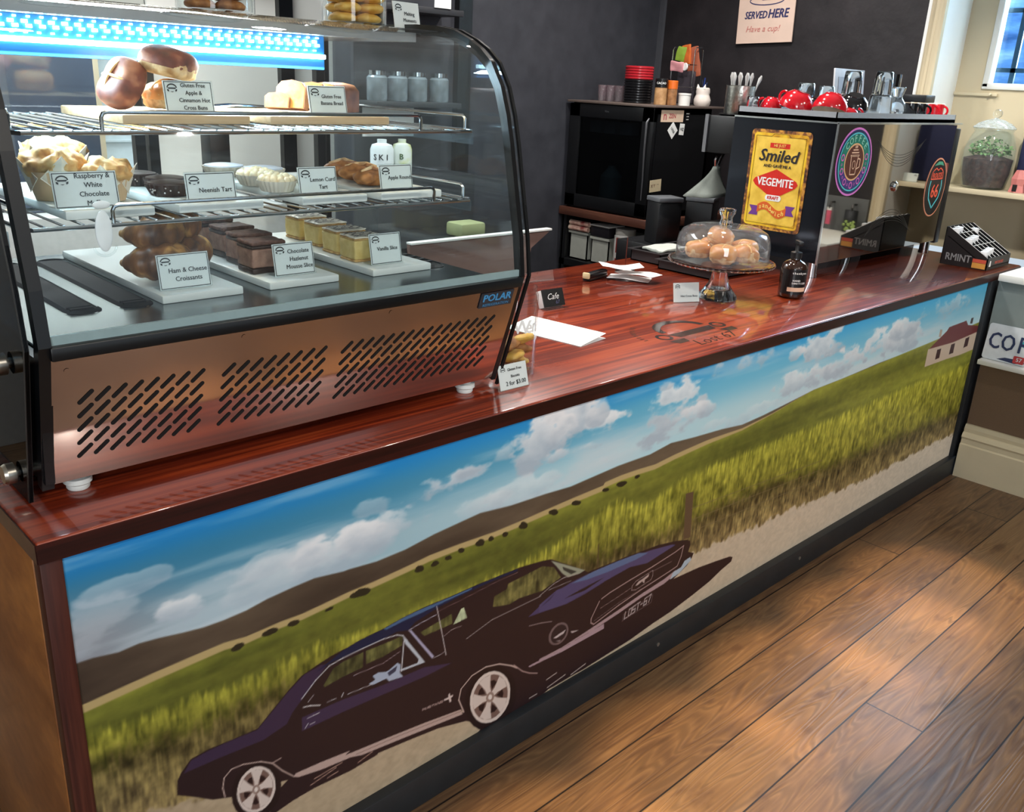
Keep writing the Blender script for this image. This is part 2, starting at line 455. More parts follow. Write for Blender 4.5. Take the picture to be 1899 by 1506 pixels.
def plane_M(o, u, v):
    """matrix whose x axis is u, y axis v, placed at o: lettering on a surface"""
    u, v = Vector(u).normalized(), Vector(v).normalized()
    m = Matrix((u, v, u.cross(v))).transposed().to_4x4()
    m.translation = Vector(o)
    return m
def rrect(x0, y0, x1, y1, r, n=5):
    o = []
    for cx, cy, a in ((x1-r, y1-r, 0), (x0+r, y1-r, 90), (x0+r, y0+r, 180), (x1-r, y0+r, 270)):
        for i in range(n+1):
            t = R(a + 90*i/n)
            o.append((cx + r*math.cos(t), cy + r*math.sin(t)))
    return o
MURAL = {"sky":[40,675,60,674,99,667,132,669,165,665,205,658,241,653,278,652,320,654,361,661,412,665,459,667,523,658,535,658,599,652,670,654,744,664,813,669,871,673,963,663,1072,659,1159,653,1333,660,1462,658,1548,668,1653,659,1786,651,1894,640,2004,644,2119,652,2296,665,2509,667,2758,674,3040,673,3243,681,3512,683,3705,690],"hill":[40,582,96,585,153,588,212,590,275,592,317,587,385,590,431,589,534,596,594,596,679,600,732,604,816,603,864,601,915,599,988,600,1088,603,1164,605,1281,606,1287,613,1348,615,1413,613,1489,608,1568,614,1725,621,1898,621,2057,636,2186,653,2296,665,2509,667,3705,690],"tall":[42,536,177,522,340,506,427,522,616,496,758,500,974,495,1143,513,1472,509,1338,560,1633,541,1979,543,2400,527,2911,527,3658,508],"dry":[43,475,135,468,211,454,315,456,425,459,1161,449,1287,417,1415,413,1566,390,1704,399,1891,394,2097,388,2460,345,2803,335,3206,312,3674,297],"road":[32,361,192,312,262,294,423,278,1534,276,1710,275,1716,276,1870,269,2052,253,2277,248,2498,229,2856,200,3258,200,3658,189],"trees":[[1432,606,1432,602,1426,599,1418,600,1410,603,1405,607,1405,612,1410,614,1418,614,1427,610],[1380,603,1378,599,1368,596,1354,597,1342,601,1335,606,1336,611,1346,613,1360,612,1373,609],[1306,605,1306,600,1300,598,1292,599,1284,602,1279,606,1279,610,1285,613,1293,612,1301,609],[1201,602,1200,597,1193,594,1182,595,1172,599,1166,604,1167,609,1174,612,1184,612,1195,608],[1122,600,1121,595,1114,593,1104,593,1094,597,1089,603,1089,608,1096,610,1106,610,1116,606],[1021,600,1021,593,1015,589,1005,590,996,595,990,602,990,609,996,613,1005,612,1015,607],[961,595,961,591,957,589,950,589,943,592,939,597,940,601,944,604,951,603,957,600],[917,597,917,592,913,590,907,590,901,593,898,598,898,603,901,606,907,606,913,602],[886,598,886,593,881,589,873,590,864,594,860,600,860,606,865,609,873,609,881,605],[832,601,832,596,828,593,822,594,815,597,811,603,811,608,815,611,821,610,828,607],[794,594,794,590,790,588,785,588,779,591,776,595,777,599,780,601,786,600,791,598],[761,593,760,589,755,587,748,587,741,590,737,595,738,599,743,601,750,601,757,598],[720,594,719,588,713,585,705,586,697,590,692,596,693,601,699,604,707,603,716,600],[589,593,586,587,573,583,557,585,542,590,535,597,539,603,550,607,567,605,581,600],[501,589,500,586,495,585,489,585,483,586,480,589,481,591,486,593,492,593,498,591],[430,589,428,585,422,582,412,582,404,585,400,589,402,593,408,596,417,596,426,593],[382,591,380,586,372,583,362,583,352,586,347,591,349,596,357,599,368,599,378,596],[316,587,314,583,308,580,299,580,291,583,287,588,288,592,295,595,304,595,312,592]],"clouds":[[191,701,41,18,80],[121,780,58,14,45],[70,717,49,41,35],[365,732,83,17,45],[434,697,119,34,40],[558,724,48,21,85],[598,720,127,25,75],[537,703,96,31,55],[599,777,38,17,50],[774,775,100,28,90],[837,792,41,18,90],[933,798,30,19,60],[1158,829,76,49,100],[1055,795,80,48,100],[1291,778,55,24,85],[1103,746,38,13,70],[1045,686,160,25,50],[837,685,83,22,45],[1215,743,53,12,60],[1534,758,110,63,95],[1618,733,90,21,80],[1275,777,73,25,75],[1235,824,29,37,80],[2339,806,133,46,95],[2152,811,41,16,80],[1895,835,137,29,65],[2739,741,290,43,90],[2915,780,95,29,90],[2267,716,153,34,85],[2493,726,231,36,70],[3245,807,166,30,60],[1499,838,27,9,50],[1889,666,140,25,40]],"shapes":[[[95,75,55],0,[1647,491,1685,487,1698,338,1664,341]],[[85,65,45],3.5,[1283,456,1288,387]],[[70,60,40],4.6,[3556,466,3543,287]],[[120,105,75],1.7,[1686,434,2012,412,2448,382]],[[120,105,75],1.7,[1693,395,2022,374,2460,345]],[[120,105,75],1.7,[1701,356,2031,336,2473,307]],[[205,185,165],0,[3176,582,3175,654,3354,652,3691,664,3711,571,3518,571,3393,577]],[[110,50,50],0,[3183,653,3255,678,3328,703,3343,716,3515,718,3544,695,3705,668,3683,648,3419,642]],[[180,165,150],0,[3256,690,3255,720,3278,716,3279,686]],[[70,60,60],0,[3562,699,3564,721,3590,720,3588,695]],[[60,30,30],0,[3267,596,3268,636,3307,635,3307,596]],[[60,30,30],0,[3402,594,3405,635,3444,635,3445,593]],[[60,30,30],0,[3548,597,3551,637,3591,639,3591,599]],[[44,28,30],0,[1637,223,1761,215,1858,203,1934,192,1950,184,1945,170,1892,159,1835,141,1750,126,1641,111,1561,106,1461,95,1274,88,1132,89,890,21,834,52,914,97,852,138,767,162,689,174,601,186,600,183,531,180,444,187,394,185,342,177,351,222,396,248,911,156,1104,167]],[[44,28,30],0,[169,337,172,367,179,379,199,399,234,402,282,398,329,396,354,416,395,448,424,467,456,475,492,482,529,485,518,483,559,489,616,491,668,497,721,499,789,497,855,497,925,495,995,492,1011,491,1078,482,1108,476,1156,447,1240,396,1251,388,1260,388,1327,383,1396,379,1469,372,1545,365,1625,350,1682,335,1700,325,1703,311,1696,291,1726,277,1720,264,1699,245,1668,234,1637,223,1550,175,1456,124,1108,122,1009,107,867,138,835,179,727,198,616,214,532,214,409,235,364,249,268,272,232,288,200,314]],[[58,42,66],0,[328,393,395,445,430,467,469,472,482,466,402,394,389,374,339,364,252,372,184,376,199,396,234,399,282,397]],[[62,46,72],0,[422,372,515,367,616,354,724,347,802,322,725,322,616,330,515,337,421,340]],[[26,32,62],0,[455,460,486,471,518,482,559,488,616,490,668,496,721,498,789,496,855,496,925,494,996,491,996,485,917,488,836,487,759,483,696,472,679,460,650,469,616,467,549,467,495,467]],[[72,100,138],0,[616,490,668,496,721,497,789,495,855,495,855,491,793,490,722,488,671,488,623,485]],[[84,82,48],0,[472,422,495,451,517,456,566,457,565,421,516,421,475,417]],[[96,94,54],0,[572,457,616,454,665,453,663,430,616,424,572,425]],[[88,86,50],0,[711,441,798,451,801,425,723,427]],[[150,158,128],0,[803,421,825,453,833,453,844,422]],[[104,98,56],0,[922,419,925,445,963,449,967,462,1013,464,1079,467,1120,450,1149,411,1085,398,1007,408,975,404,933,415]],[[150,152,132],0,[1108,472,1156,445,1239,398,1218,396,1176,401,1153,420,1130,448]],[[60,58,52],0,[1151,440,1207,406,1186,406,1157,428]],[[185,190,200],0,[665,449,679,433,726,359,662,366,658,371,665,371,705,367,708,375,683,413,672,429]],[[205,205,210],2.2,[423,415,454,442,486,461,517,465,566,466,616,466,650,461,665,453,677,435]],[[205,205,210],2.8,[668,438,662,366]],[[165,175,195],0,[588,389,602,391,623,383,630,384,651,392,660,384,658,364,667,350,630,356,623,366,588,367,578,374,595,377]],[[60,60,80],0,[626,379,651,385,647,373,630,369]],[[200,195,200],1.3,[528,374,558,372,588,369]],[[200,195,200],1.3,[479,379,490,379,501,377]],[[200,195,200],2.3,[513,375,517,382]],[[205,200,200],2.5,[426,394,441,390,463,380]],[[190,180,185],1.6,[437,401,449,411]],[[170,150,155],1.3,[542,412,616,408,658,417]],[[200,195,200],1.6,[434,364,448,364,461,363]],[[205,200,205],1.6,[428,343,435,351]],[[205,200,205],1.6,[439,346,450,346]],[[168,162,188],0,[680,459,687,457,751,363,745,360]],[[185,180,195],1.7,[680,459,707,463,755,467]],[[120,90,92],1.2,[759,473,836,476,938,482,996,481]],[[160,150,155],1.8,[747,360,764,359,781,361]],[[200,190,190],2.1,[755,487,770,421,785,351]],[[170,150,150],1.4,[778,403,799,410,827,408]],[[160,148,146],2.0,[844,367,922,385,1081,385]],[[165,155,150],2.1,[1076,387,1124,402,1160,406,1213,398]],[[150,140,140],1.7,[1108,391,1187,387]],[[74,62,98],0,[1041,342,1107,369,1188,382,1247,383,1274,381,1314,378,1319,333,1247,326,1178,324,1100,335]],[[80,70,108],0,[1079,339,1077,361,1135,379,1197,378,1274,379,1351,371,1445,368,1520,359,1610,344,1628,337,1501,324,1425,339,1315,334,1245,330,1160,327]],[[92,108,146],0,[1188,378,1273,382,1373,377,1459,370,1501,356,1447,354,1330,359,1249,367]],[[44,28,30],0,[1167,343,1221,346,1322,348,1296,344,1244,337]],[[60,50,80],0,[1078,351,1124,371,1135,376,1117,361]],[[175,145,142],3.2,[1316,284,1348,290,1432,297,1529,303,1632,313,1669,320,1663,288,1649,261,1615,257,1488,246,1392,234,1293,216,1281,225,1280,238,1308,280]],[[150,125,122],1.5,[1315,256,1379,262,1438,269]],[[150,125,122],1.6,[1532,287,1618,287]],[[130,105,105],1.5,[1292,226,1391,242,1488,248]],[[165,140,138],1.9,[1443,261,1444,274,1458,283,1532,290,1534,272,1528,262,1462,255,1443,261]],[[180,160,155],0,[1457,269,1471,278,1490,280,1517,285,1514,276,1499,273,1498,261,1487,272,1468,267]],[[168,142,146],0,[1090,200,1173,198,1276,207,1394,219,1490,231,1592,240,1643,250,1661,240,1594,224,1492,219,1396,207,1304,199,1194,196,1091,189]],[[170,184,198],0,[1633,247,1670,250,1684,266,1711,269,1718,257,1663,232,1620,227]],[[168,142,150],0,[1052,196,1066,197,1143,193,1170,195,1336,200,1338,184,1171,184,1102,189,1059,191]],[[112,92,92],0,[1183,220,1176,216,1167,213,1157,213,1148,216,1139,220,1131,226,1125,233,1121,241,1120,249,1120,258,1124,265,1129,271,1136,275,1145,278,1154,278,1164,276,1173,272,1181,266,1187,259,1191,250,1193,242,1192,234,1189,226]],[[48,34,36],0,[1178,225,1172,222,1165,220,1157,220,1149,221,1142,224,1136,229,1132,235,1129,241,1128,248,1129,254,1131,260,1136,265,1142,269,1149,271,1156,271,1164,270,1171,266,1177,262,1182,256,1185,250,1186,243,1185,236,1182,230]],[[190,175,175],0,[1136,241,1160,245,1183,247,1175,238,1148,236]],[[150,130,130],0,[1145,229,1166,223,1162,220]],[[150,130,130],2.1,[1047,315,1088,306,1127,294]],[[180,165,165],0,[1201,234,1235,223,1208,225]],[[180,165,165],3.5,[1426,199,1423,178,1435,179]],[[180,165,165],3.5,[1440,180,1442,201,1454,202,1451,181,1440,180]],[[180,165,165],3.5,[1470,204,1459,203,1457,192,1469,193,1468,183,1456,181]],[[180,165,165],3.5,[1475,205,1489,206]],[[180,165,165],3.5,[1482,205,1479,184]],[[180,165,165],3.5,[1492,196,1501,197]],[[180,165,165],3.5,[1521,210,1509,208,1506,187,1518,188,1519,199,1508,198]],[[180,165,165],3.5,[1526,210,1538,212,1528,189]],[[120,100,100],1.5,[1415,175,1419,195,1545,207]],[[120,100,100],1.6,[1415,175,1541,184,1545,207]],[[170,145,140],1.8,[721,235,722,239,724,236,728,238,727,235]],[[170,145,140],1.8,[731,238,729,234,735,234,736,237]],[[170,145,140],1.9,[745,236,739,237,738,235,744,234,743,232,738,233]],[[170,145,140],1.9,[748,236,754,235]],[[170,145,140],1.9,[751,235,749,232]],[[170,145,140],1.9,[755,231,759,234,761,230]],[[170,145,140],1.9,[757,232,760,232]],[[170,145,140],1.9,[763,230,765,234,769,229,771,233]],[[170,145,140],1.9,[780,232,773,233,772,229,778,228,779,230,776,230]],[[210,190,185],0,[795,241,799,243,801,234,810,233,808,228,803,228,805,216,799,217,797,227,783,229,783,234,795,233]],[[185,160,152],0,[519,227,616,214,727,198,833,180,841,163,747,177,652,191,560,204,532,214,462,223,409,235,399,242,403,248,463,242,532,232]],[[120,95,90],1.2,[546,214,652,202,836,174]],[[175,140,125],2.2,[436,199,496,208]],[[175,140,125],2.2,[445,210,511,213]],[[175,140,125],2.3,[550,190,587,198]],[[175,140,125],2.2,[475,194,501,196]],[[190,175,170],2.7,[1064,96,1090,96]],[[190,175,170],2.8,[1128,97,1194,105]],[[190,175,170],2.9,[1217,94,1273,102]],[[190,175,170],2.7,[1123,123,1160,127]],[[38,24,24],0,[364,208,355,196,344,189,332,186,318,188,305,195,293,207,283,221,275,237,270,255,269,273,271,289,276,304,284,315,295,322,307,325,320,324,333,317,345,307,356,293,364,277,369,259,371,240,369,223]],[[215,200,192],0,[353,221,347,212,338,206,328,203,317,205,307,210,297,219,289,230,284,243,280,257,279,271,281,284,285,296,291,305,300,311,309,314,319,313,330,308,339,300,348,289,354,276,358,262,359,247,358,233]],[[118,92,84],0,[348,227,342,218,335,213,326,211,317,212,308,217,300,224,293,234,288,245,285,257,284,269,286,281,290,291,295,299,302,304,311,306,320,305,328,301,337,295,344,285,349,274,353,262,354,249,352,237]],[[212,196,188],0,[314,261,305,252,288,246,295,230,306,219,312,241,319,253]],[[44,26,26],0,[307,259,294,268,293,258,297,249]],[[212,196,188],0,[317,266,307,277,294,298,287,286,284,271,303,265,314,257]],[[44,26,26],0,[312,275,312,293,305,293,301,287]],[[212,196,188],0,[322,262,325,277,334,297,322,305,310,306,315,281,315,265]],[[44,26,26],0,[326,269,340,272,336,281,329,287]],[[212,196,188],0,[322,254,334,253,353,243,353,260,348,277,332,267,321,265]],[[44,26,26],0,[330,250,338,232,343,238,343,248]],[[212,196,188],0,[317,254,322,237,324,211,337,213,346,222,331,242,323,257]],[[44,26,26],0,[317,243,309,230,316,224,323,225]],[[150,125,115],0,[325,252,324,250,322,249,320,248,318,248,316,249,314,251,313,253,311,256,311,259,310,262,311,264,312,267,313,269,315,270,317,270,319,270,321,269,323,267,324,265,325,263,326,260,326,257,326,254]],[[225,212,205],0,[322,256,321,255,320,254,319,254,318,254,317,254,316,255,315,256,315,258,315,259,314,260,315,262,315,263,316,264,317,265,317,265,319,265,320,264,321,263,321,262,322,261,322,259,322,258,322,257]],[[38,24,24],0,[1009,99,997,82,981,70,961,66,939,68,916,77,895,91,876,111,861,134,851,158,846,183,846,206,852,227,863,243,878,254,896,260,917,259,939,252,961,239,980,220,997,198,1008,173,1015,146,1015,121]],[[215,200,192],0,[990,117,980,103,967,94,952,89,934,91,917,97,900,108,885,124,874,142,866,161,862,181,862,200,867,216,876,230,888,239,903,244,919,243,936,238,953,227,968,213,981,195,990,175,994,155,994,135]],[[118,92,84],0,[981,124,973,112,961,104,948,100,933,101,918,107,904,116,891,129,881,145,874,162,871,179,871,195,875,210,883,221,893,229,906,234,920,233,935,229,950,220,963,207,974,192,981,175,985,157,985,140]],[[212,196,188],0,[919,167,913,147,895,126,913,109,934,102,929,138,932,159]],[[44,26,26],0,[912,159,889,161,893,147,904,137]],[[212,196,188],0,[921,176,901,183,873,203,869,182,876,158,902,164,922,162]],[[44,26,26],0,[910,185,899,210,890,205,887,193]],[[212,196,188],0,[931,175,925,198,925,232,905,234,888,226,909,196,919,173]],[[44,26,26],0,[931,188,947,201,937,212,925,214]],[[212,196,188],0,[935,164,952,171,981,172,972,196,954,215,940,189,926,177]],[[44,26,26],0,[947,163,968,145,971,157,966,172]],[[212,196,188],0,[928,159,944,139,963,105,978,116,984,137,953,153,934,169]],[[44,26,26],0,[934,145,931,120,944,117,953,123]],[[150,125,115],0,[939,158,937,155,935,153,932,153,928,153,925,154,921,156,918,159,916,163,914,167,913,171,914,174,915,178,916,181,919,182,922,183,925,183,929,182,932,180,935,177,937,173,939,169,940,165,940,161]],[[225,212,205],0,[933,163,932,162,931,161,929,160,927,160,926,161,924,162,923,164,921,165,921,167,920,169,920,171,921,173,921,174,923,175,924,176,926,176,928,175,929,174,931,172,932,171,933,169,933,167,933,165]],[[200,175,165],2.3,[256,280,253,302,257,323,272,334,295,332,331,318,354,301,373,302]],[[190,165,155],2.4,[356,299,375,271,400,242]],[[205,180,170],3.1,[844,167,827,210,833,237,865,258,908,262,952,250,993,226,1013,210]],[[180,150,145],2.6,[1001,224,1032,192,1058,174,1087,160]]]}

# ------------------------------------------------------------------ wood materials
def wood(name, stops, grain=(1.0, 26.0, 26.0), rings=9.0, rough=0.35, coat=0.0, planks=None, fine=0.35, bump=0.15, warp=1.0, wear=None, spec=0.5):
    """long-grain timber: sine of a stretched noise gives the figure, a finer noise the pores"""
    m, nt, p = nodes(name)
    L = nt.links
    N = nt.nodes.new
    tc = N('ShaderNodeTexCoord')
    vec = tc.outputs['Object']
    rnd = None
    if planks:
        wdt, off = planks
        sep = N('ShaderNodeSeparateXYZ')
        L.new(vec, sep.inputs[0])
        def mth(op, a, b=None):
            n = N('ShaderNodeMath')
            n.operation = op
            for i, q in enumerate((a, b)):
                if q is None: continue
                if isinstance(q, (int, float)): n.inputs[i].default_value = q
                else: L.new(q, n.inputs[i])
            return n.outputs[0]
        u = mth('DIVIDE', mth('SUBTRACT', sep.outputs['Y'], off), wdt)
        idx = mth('FLOOR', u)
        fr = mth('SUBTRACT', u, idx)
        wn = N('ShaderNodeTexWhiteNoise')
        wn.noise_dimensions = '1D'
        L.new(idx, wn.inputs['W'])
        # butt joints: every plank starts at its own x
        ux = mth('DIVIDE', mth('ADD', sep.outputs['X'], mth('MULTIPLY', wn.outputs['Value'], 7.0)), 3.9)
        ix = mth('FLOOR', ux)
        fx = mth('SUBTRACT', ux, ix)
        wn2 = N('ShaderNodeTexWhiteNoise')
        wn2.noise_dimensions = '2D'
        cb = N('ShaderNodeCombineXYZ')
        L.new(idx, cb.inputs[0]); L.new(ix, cb.inputs[1])
        L.new(cb.outputs[0], wn2.inputs['Vector'])
        rnd = wn2.outputs['Value']
        add = N('ShaderNodeVectorMath')
        add.operation = 'ADD'
        cb2 = N('ShaderNodeCombineXYZ')
        L.new(mth('MULTIPLY', rnd, 31.0), cb2.inputs[0]); L.new(mth('MULTIPLY', rnd, 17.0), cb2.inputs[2])
        L.new(vec, add.inputs[0]); L.new(cb2.outputs[0], add.inputs[1])
        vec = add.outputs[0]
        e = mth('MINIMUM', mth('MULTIPLY', mth('MINIMUM', fr, mth('SUBTRACT', 1.0, fr)), wdt), mth('MULTIPLY', mth('MINIMUM', fx, mth('SUBTRACT', 1.0, fx)), 3.9))
        gap = mth('LESS_THAN', e, 0.0022)
    mp = N('ShaderNodeMapping')
    mp.inputs['Scale'].default_value = grain
    L.new(vec, mp.inputs['Vector'])
    n1 = N('ShaderNodeTexNoise')
    n1.inputs['Scale'].default_value = 1.0 if planks else 0.9
    n1.inputs['Detail'].default_value = 2.0
    n1.inputs['Distortion'].default_value = 0.4*warp
    L.new(mp.outputs[0], n1.inputs['Vector'])
    ml = N('ShaderNodeMath'); ml.operation = 'MULTIPLY'; ml.inputs[1].default_value = rings*2*PI
    L.new(n1.outputs['Fac'], ml.inputs[0])
    sn = N('ShaderNodeMath'); sn.operation = 'SINE'
    L.new(ml.outputs[0], sn.inputs[0])
    mp2 = N('ShaderNodeMapping')
    mp2.inputs['Scale'].default_value = (grain[0]*8, grain[1]*9, grain[2]*9)
    L.new(vec, mp2.inputs['Vector'])
    n2 = N('ShaderNodeTexNoise')
    n2.inputs['Scale'].default_value = 1.0
    n2.inputs['Detail'].default_value = 3.0
    L.new(mp2.outputs[0], n2.inputs['Vector'])
    n3 = N('ShaderNodeTexNoise')
    n3.inputs['Scale'].default_value = 2.2
    n3.inputs['Detail'].default_value = 5.0
    L.new(vec, n3.inputs['Vector'])
    def madd(a, k, b):
        n = N('ShaderNodeMath'); n.operation = 'MULTIPLY_ADD'
        L.new(a, n.inputs[0]); n.inputs[1].default_value = k
        if isinstance(b, float): n.inputs[2].default_value = b
        else: L.new(b, n.inputs[2])
        return n.outputs[0]
    f = madd(sn.outputs[0], 0.10 if planks else 0.13, 0.5 - fine/2 - (0.16 if planks else 0.25))
    f = madd(n2.outputs['Fac'], fine, f)
    f = madd(n3.outputs['Fac'], 0.32 if planks else 0.5, f)
    if rnd is not None:
        f = madd(rnd, 0.3, f)
        f2 = N('ShaderNodeMath'); f2.operation = 'SUBTRACT'; f2.inputs[1].default_value = 0.15
        L.new(f, f2.inputs[0]); f = f2.outputs[0]
    cr = N('ShaderNodeValToRGB')
    els = cr.color_ramp.elements
    while len(els) < len(stops): els.new(0.5)
    for e_, (pos, c) in zip(els, stops):
        e_.position = pos
        e_.color = (*lin(c), 1)
    L.new(f, cr.inputs['Fac'])
    colr = cr.outputs['Color']
    if planks:
        # thin dark latewood lines
        r5 = N('ShaderNodeValToRGB'); r5.color_ramp.elements[0].position = 0.45; r5.color_ramp.elements[1].position = 0.98
        r5.color_ramp.elements[1].color = (0.75, 0.75, 0.75, 1)
        L.new(sn.outputs[0], r5.inputs['Fac'])
        ml5 = N('ShaderNodeMath'); ml5.operation = 'MULTIPLY'
        L.new(r5.outputs['Color'], ml5.inputs[0]); L.new(n2.outputs['Fac'], ml5.inputs[1])
        mx5 = N('ShaderNodeMix'); mx5.data_type = 'RGBA'; mx5.inputs[7].default_value = (*lin((44, 26, 18)), 1)
        L.new(ml5.outputs[0], mx5.inputs[0]); L.new(colr, mx5.inputs[6])
        colr = mx5.outputs[2]
        # wear: dark spots and scuffs, paler rubbed patches
        n4 = N('ShaderNodeTexNoise'); n4.inputs['Scale'].default_value = 14.0; n4.inputs['Detail'].default_value = 8.0
        mp4 = N('ShaderNodeMapping'); mp4.inputs['Scale'].default_value = (0.45, 1.3, 1)
        L.new(tc.outputs['Object'], mp4.inputs['Vector']); L.new(mp4.outputs[0], n4.inputs['Vector'])
        r4 = N('ShaderNodeValToRGB'); r4.color_ramp.elements[0].position = 0.60; r4.color_ramp.elements[1].position = 0.72
        r4.color_ramp.elements[1].color = (0.6, 0.6, 0.6, 1)
        L.new(n4.outputs['Fac'], r4.inputs['Fac'])
        mx4 = N('ShaderNodeMix'); mx4.data_type = 'RGBA'; mx4.inputs[7].default_value = (*lin((66, 40, 28)), 1)
        L.new(r4.outputs['Color'], mx4.inputs[0]); L.new(colr, mx4.inputs[6])
        colr = mx4.outputs[2]
        mx = N('ShaderNodeMix'); mx.data_type = 'RGBA'
        mx.inputs[7].default_value = (*lin((28, 18, 14)), 1)
        L.new(gap, mx.inputs[0]); L.new(colr, mx.inputs[6])
        colr = mx.outputs[2]
    L.new(colr, p.inputs['Base Color'])
    rr = madd(n3.outputs['Fac'], 0.2, rough-0.1)
    L.new(rr, p.inputs['Roughness'])
    p.inputs['Coat Weight'].default_value = coat
    p.inputs['Coat Roughness'].default_value = 0.06
    p.inputs['Specular IOR Level'].default_value = spec
    if bump:
        b = N('ShaderNodeBump'); b.inputs['Strength'].default_value = bump; b.inputs['Distance'].default_value = 0.002
        L.new(f, b.inputs['Height']); L.new(b.outputs['Normal'], p.inputs['Normal'])
    return m

M_FLOOR = wood('old_floorboards', [(0.05, (42, 28, 21)), (0.30, (88, 64, 45)), (0.55, (122, 93, 64)), (0.9, (154, 122, 86))], grain=(0.8, 9.0, 9.0), rings=15.0, rough=0.40, planks=(0.157, -0.039), fine=0.5, bump=0.6)
M_TOP = wood('jarrah_worktop', [(0.12, (60, 18, 10)), (0.38, (114, 38, 20)), (0.6, (152, 58, 28)), (0.85, (178, 82, 42))], grain=(0.6, 18.0, 18.0), rings=6.0, rough=0.3, coat=1.0, fine=0.5, bump=0.0)
M_EDGE = wood('jarrah_edge', [(0.15, (26, 8, 6)), (0.5, (50, 16, 12)), (0.85, (72, 26, 18))], grain=(0.8, 20.0, 30.0), rings=3.0, rough=0.3, coat=0.25, fine=0.6, bump=0.0)
M_STILE = wood('dark_stile_wood', [(0.15, (40, 16, 12)), (0.5, (70, 32, 24)), (0.85, (92, 46, 34))], grain=(30.0, 30.0, 1.0), rings=3.0, rough=0.4, fine=0.6)
M_ENDP = wood('end_panel_veneer', [(0.15, (112, 64, 30)), (0.45, (150, 94, 50)), (0.65, (178, 116, 60)), (0.85, (204, 138, 70))], grain=(8.0, 2.5, 5.0), rings=2.0, rough=0.35, coat=0.3, fine=0.4)
M_BENCH = wood('bench_board_wood', [(0.15, (50, 28, 22)), (0.5, (78, 46, 36)), (0.85, (104, 66, 50))], grain=(20.0, 1.2, 20.0), rings=4.0, rough=0.4)

M_BLACKWALL = ramp2('black_painted_plaster', [(0.25, (22, 19, 22)), (0.6, (34, 30, 33)), (0.9, (48, 43, 45))], scale=7, rough=0.55, bump=0.5, detail=9, dist=0.012)
M_CHARWALL = ramp2('charcoal_painted_wall', [(0.3, (40, 42, 49)), (0.75, (52, 54, 61))], scale=12, rough=0.6, bump=0.12, detail=8)
M_CREAM = pm('cream_paint', (205, 192, 162), 0.45, var=0.03, scale=6, bump=0.05)
M_CREAM2 = pm('cream_gloss_trim', (212, 200, 170), 0.3, var=0.04, scale=9)
M_WHITEP = pm('white_paint', (226, 228, 224), 0.45, var=0.02, scale=5)
M_KWALL = pm('kitchen_white_wall', (222, 220, 212), 0.5, var=0.03, scale=4)
M_BLACK = pm('black_painted_metal', (16, 17, 19), 0.32, var=0.1, scale=14)
M_PLINTH = pm('scuffed_black_plinth', (30, 34, 38), 0.5, var=0.16, scale=18, bump=0.1)
M_SATIN = pm('black_satin_plastic', (20, 21, 23), 0.4, var=0.08, scale=30)

def struct(name, b, m, label, cat='wall', **k):
    o = b.build(name, m, **k)
    return tag(o, label, cat, kind='structure')

# ------------------------------------------------------------------ room shell
WX, BY = 4.16, 2.212           # black side wall, charcoal rear wall of the servery
struct('floor', B().box(-2.6, -4.8, -0.05, 5.2, 3.6, 0.0), M_FLOOR, 'old timber floorboards in front of the counter', 'floor')
struct('ceiling', B().box(-2.6, -4.8, 3.0, 5.2, 3.6, 3.05), M_WHITEP, 'white ceiling over the whole cafe', 'ceiling')
struct('wall_right', B().box(WX, 0.69, 0, WX+0.3, 2.5, 3.0).box(WX, -0.07, 2.6, WX+0.3, 0.69, 3.0), M_BLACKWALL, 'black rough plaster wall behind the coffee machine', smooth=False)
struct('wall_right_front', B().box(WX, -4.8, 0.0, WX+0.3, -0.07, 3.0), M_BLACKWALL, 'black plaster wall on the customer side of the window', smooth=False)
struct('wall_back', B().box(2.06, BY, 0, WX, BY+0.16, 3.0), M_CHARWALL, 'smooth charcoal wall behind the fridge', smooth=False)
struct('wall_kitchen', B().box(-2.6, 3.3, 0, 4.6, 3.4, 3.0), M_KWALL, 'white kitchen wall seen through the display case', smooth=False)
struct('wall_left', B().box(-2.7, -4.8, 0, -2.6, 3.6, 3.0), M_CHARWALL, 'charcoal side wall left of the counter', smooth=False)
struct('wall_front', B().box(-2.6, -4.9, 0, -1.2, -4.8, 3.0).box(2.9, -4.9, 0, 5.2, -4.8, 3.0).box(-1.2, -4.9, 2.75, 2.9, -4.8, 3.0).box(-1.2, -4.9, 0, 2.9, -4.8, 0.4), M_CREAM, 'shop front wall around the big street window', smooth=False)
struct('trim_1', B().box(WX-0.022, BY-0.03, 0, WX, BY, 3.0), pm('grey_corner_bead', (70, 72, 78), 0.5), 'grey vertical bead in the corner of the two dark walls', 'trim', smooth=False)
# window recess in the side wall: architraves, white reveals, window seat, joinery
def architrave(y0, s):
    b = B()
    pts = [(0, 0), (0.07, 0), (0.07, 0.012), (0.058, 0.022), (0.048, 0.014), (0.034, 0.014), (0.028, 0.026), (0.012, 0.03), (0, 0.026)]
    b.prism([(y0 + s*(q[0]), WX - q[1]) for q in pts], lambda y, x: (x, y, 0.9), (0, 0, 1.72))
    return b
struct('trim_2', architrave(0.60, 1), M_CREAM, 'cream moulded architrave beside the black wall and the machine', 'trim', ang=20)
struct('trim_3', architrave(0.0, -1), M_CREAM, 'cream moulded architrave on the customer side of the window', 'trim', ang=20)
struct('trim_4', B().box(WX, 0.60, 0.86, 4.62, 0.69, 2.6), pm('bright_white_reveal', (236, 238, 236), 0.35, var=0.01), 'bright white window reveal behind the coffee machine', 'trim', smooth=False)
struct('trim_5', B().box(WX, -0.07, 0.86, 4.62, 0.0, 2.6), M_WHITEP, 'white window reveal on the customer side', 'trim', smooth=False)
GX = 4.42                      # joinery plane
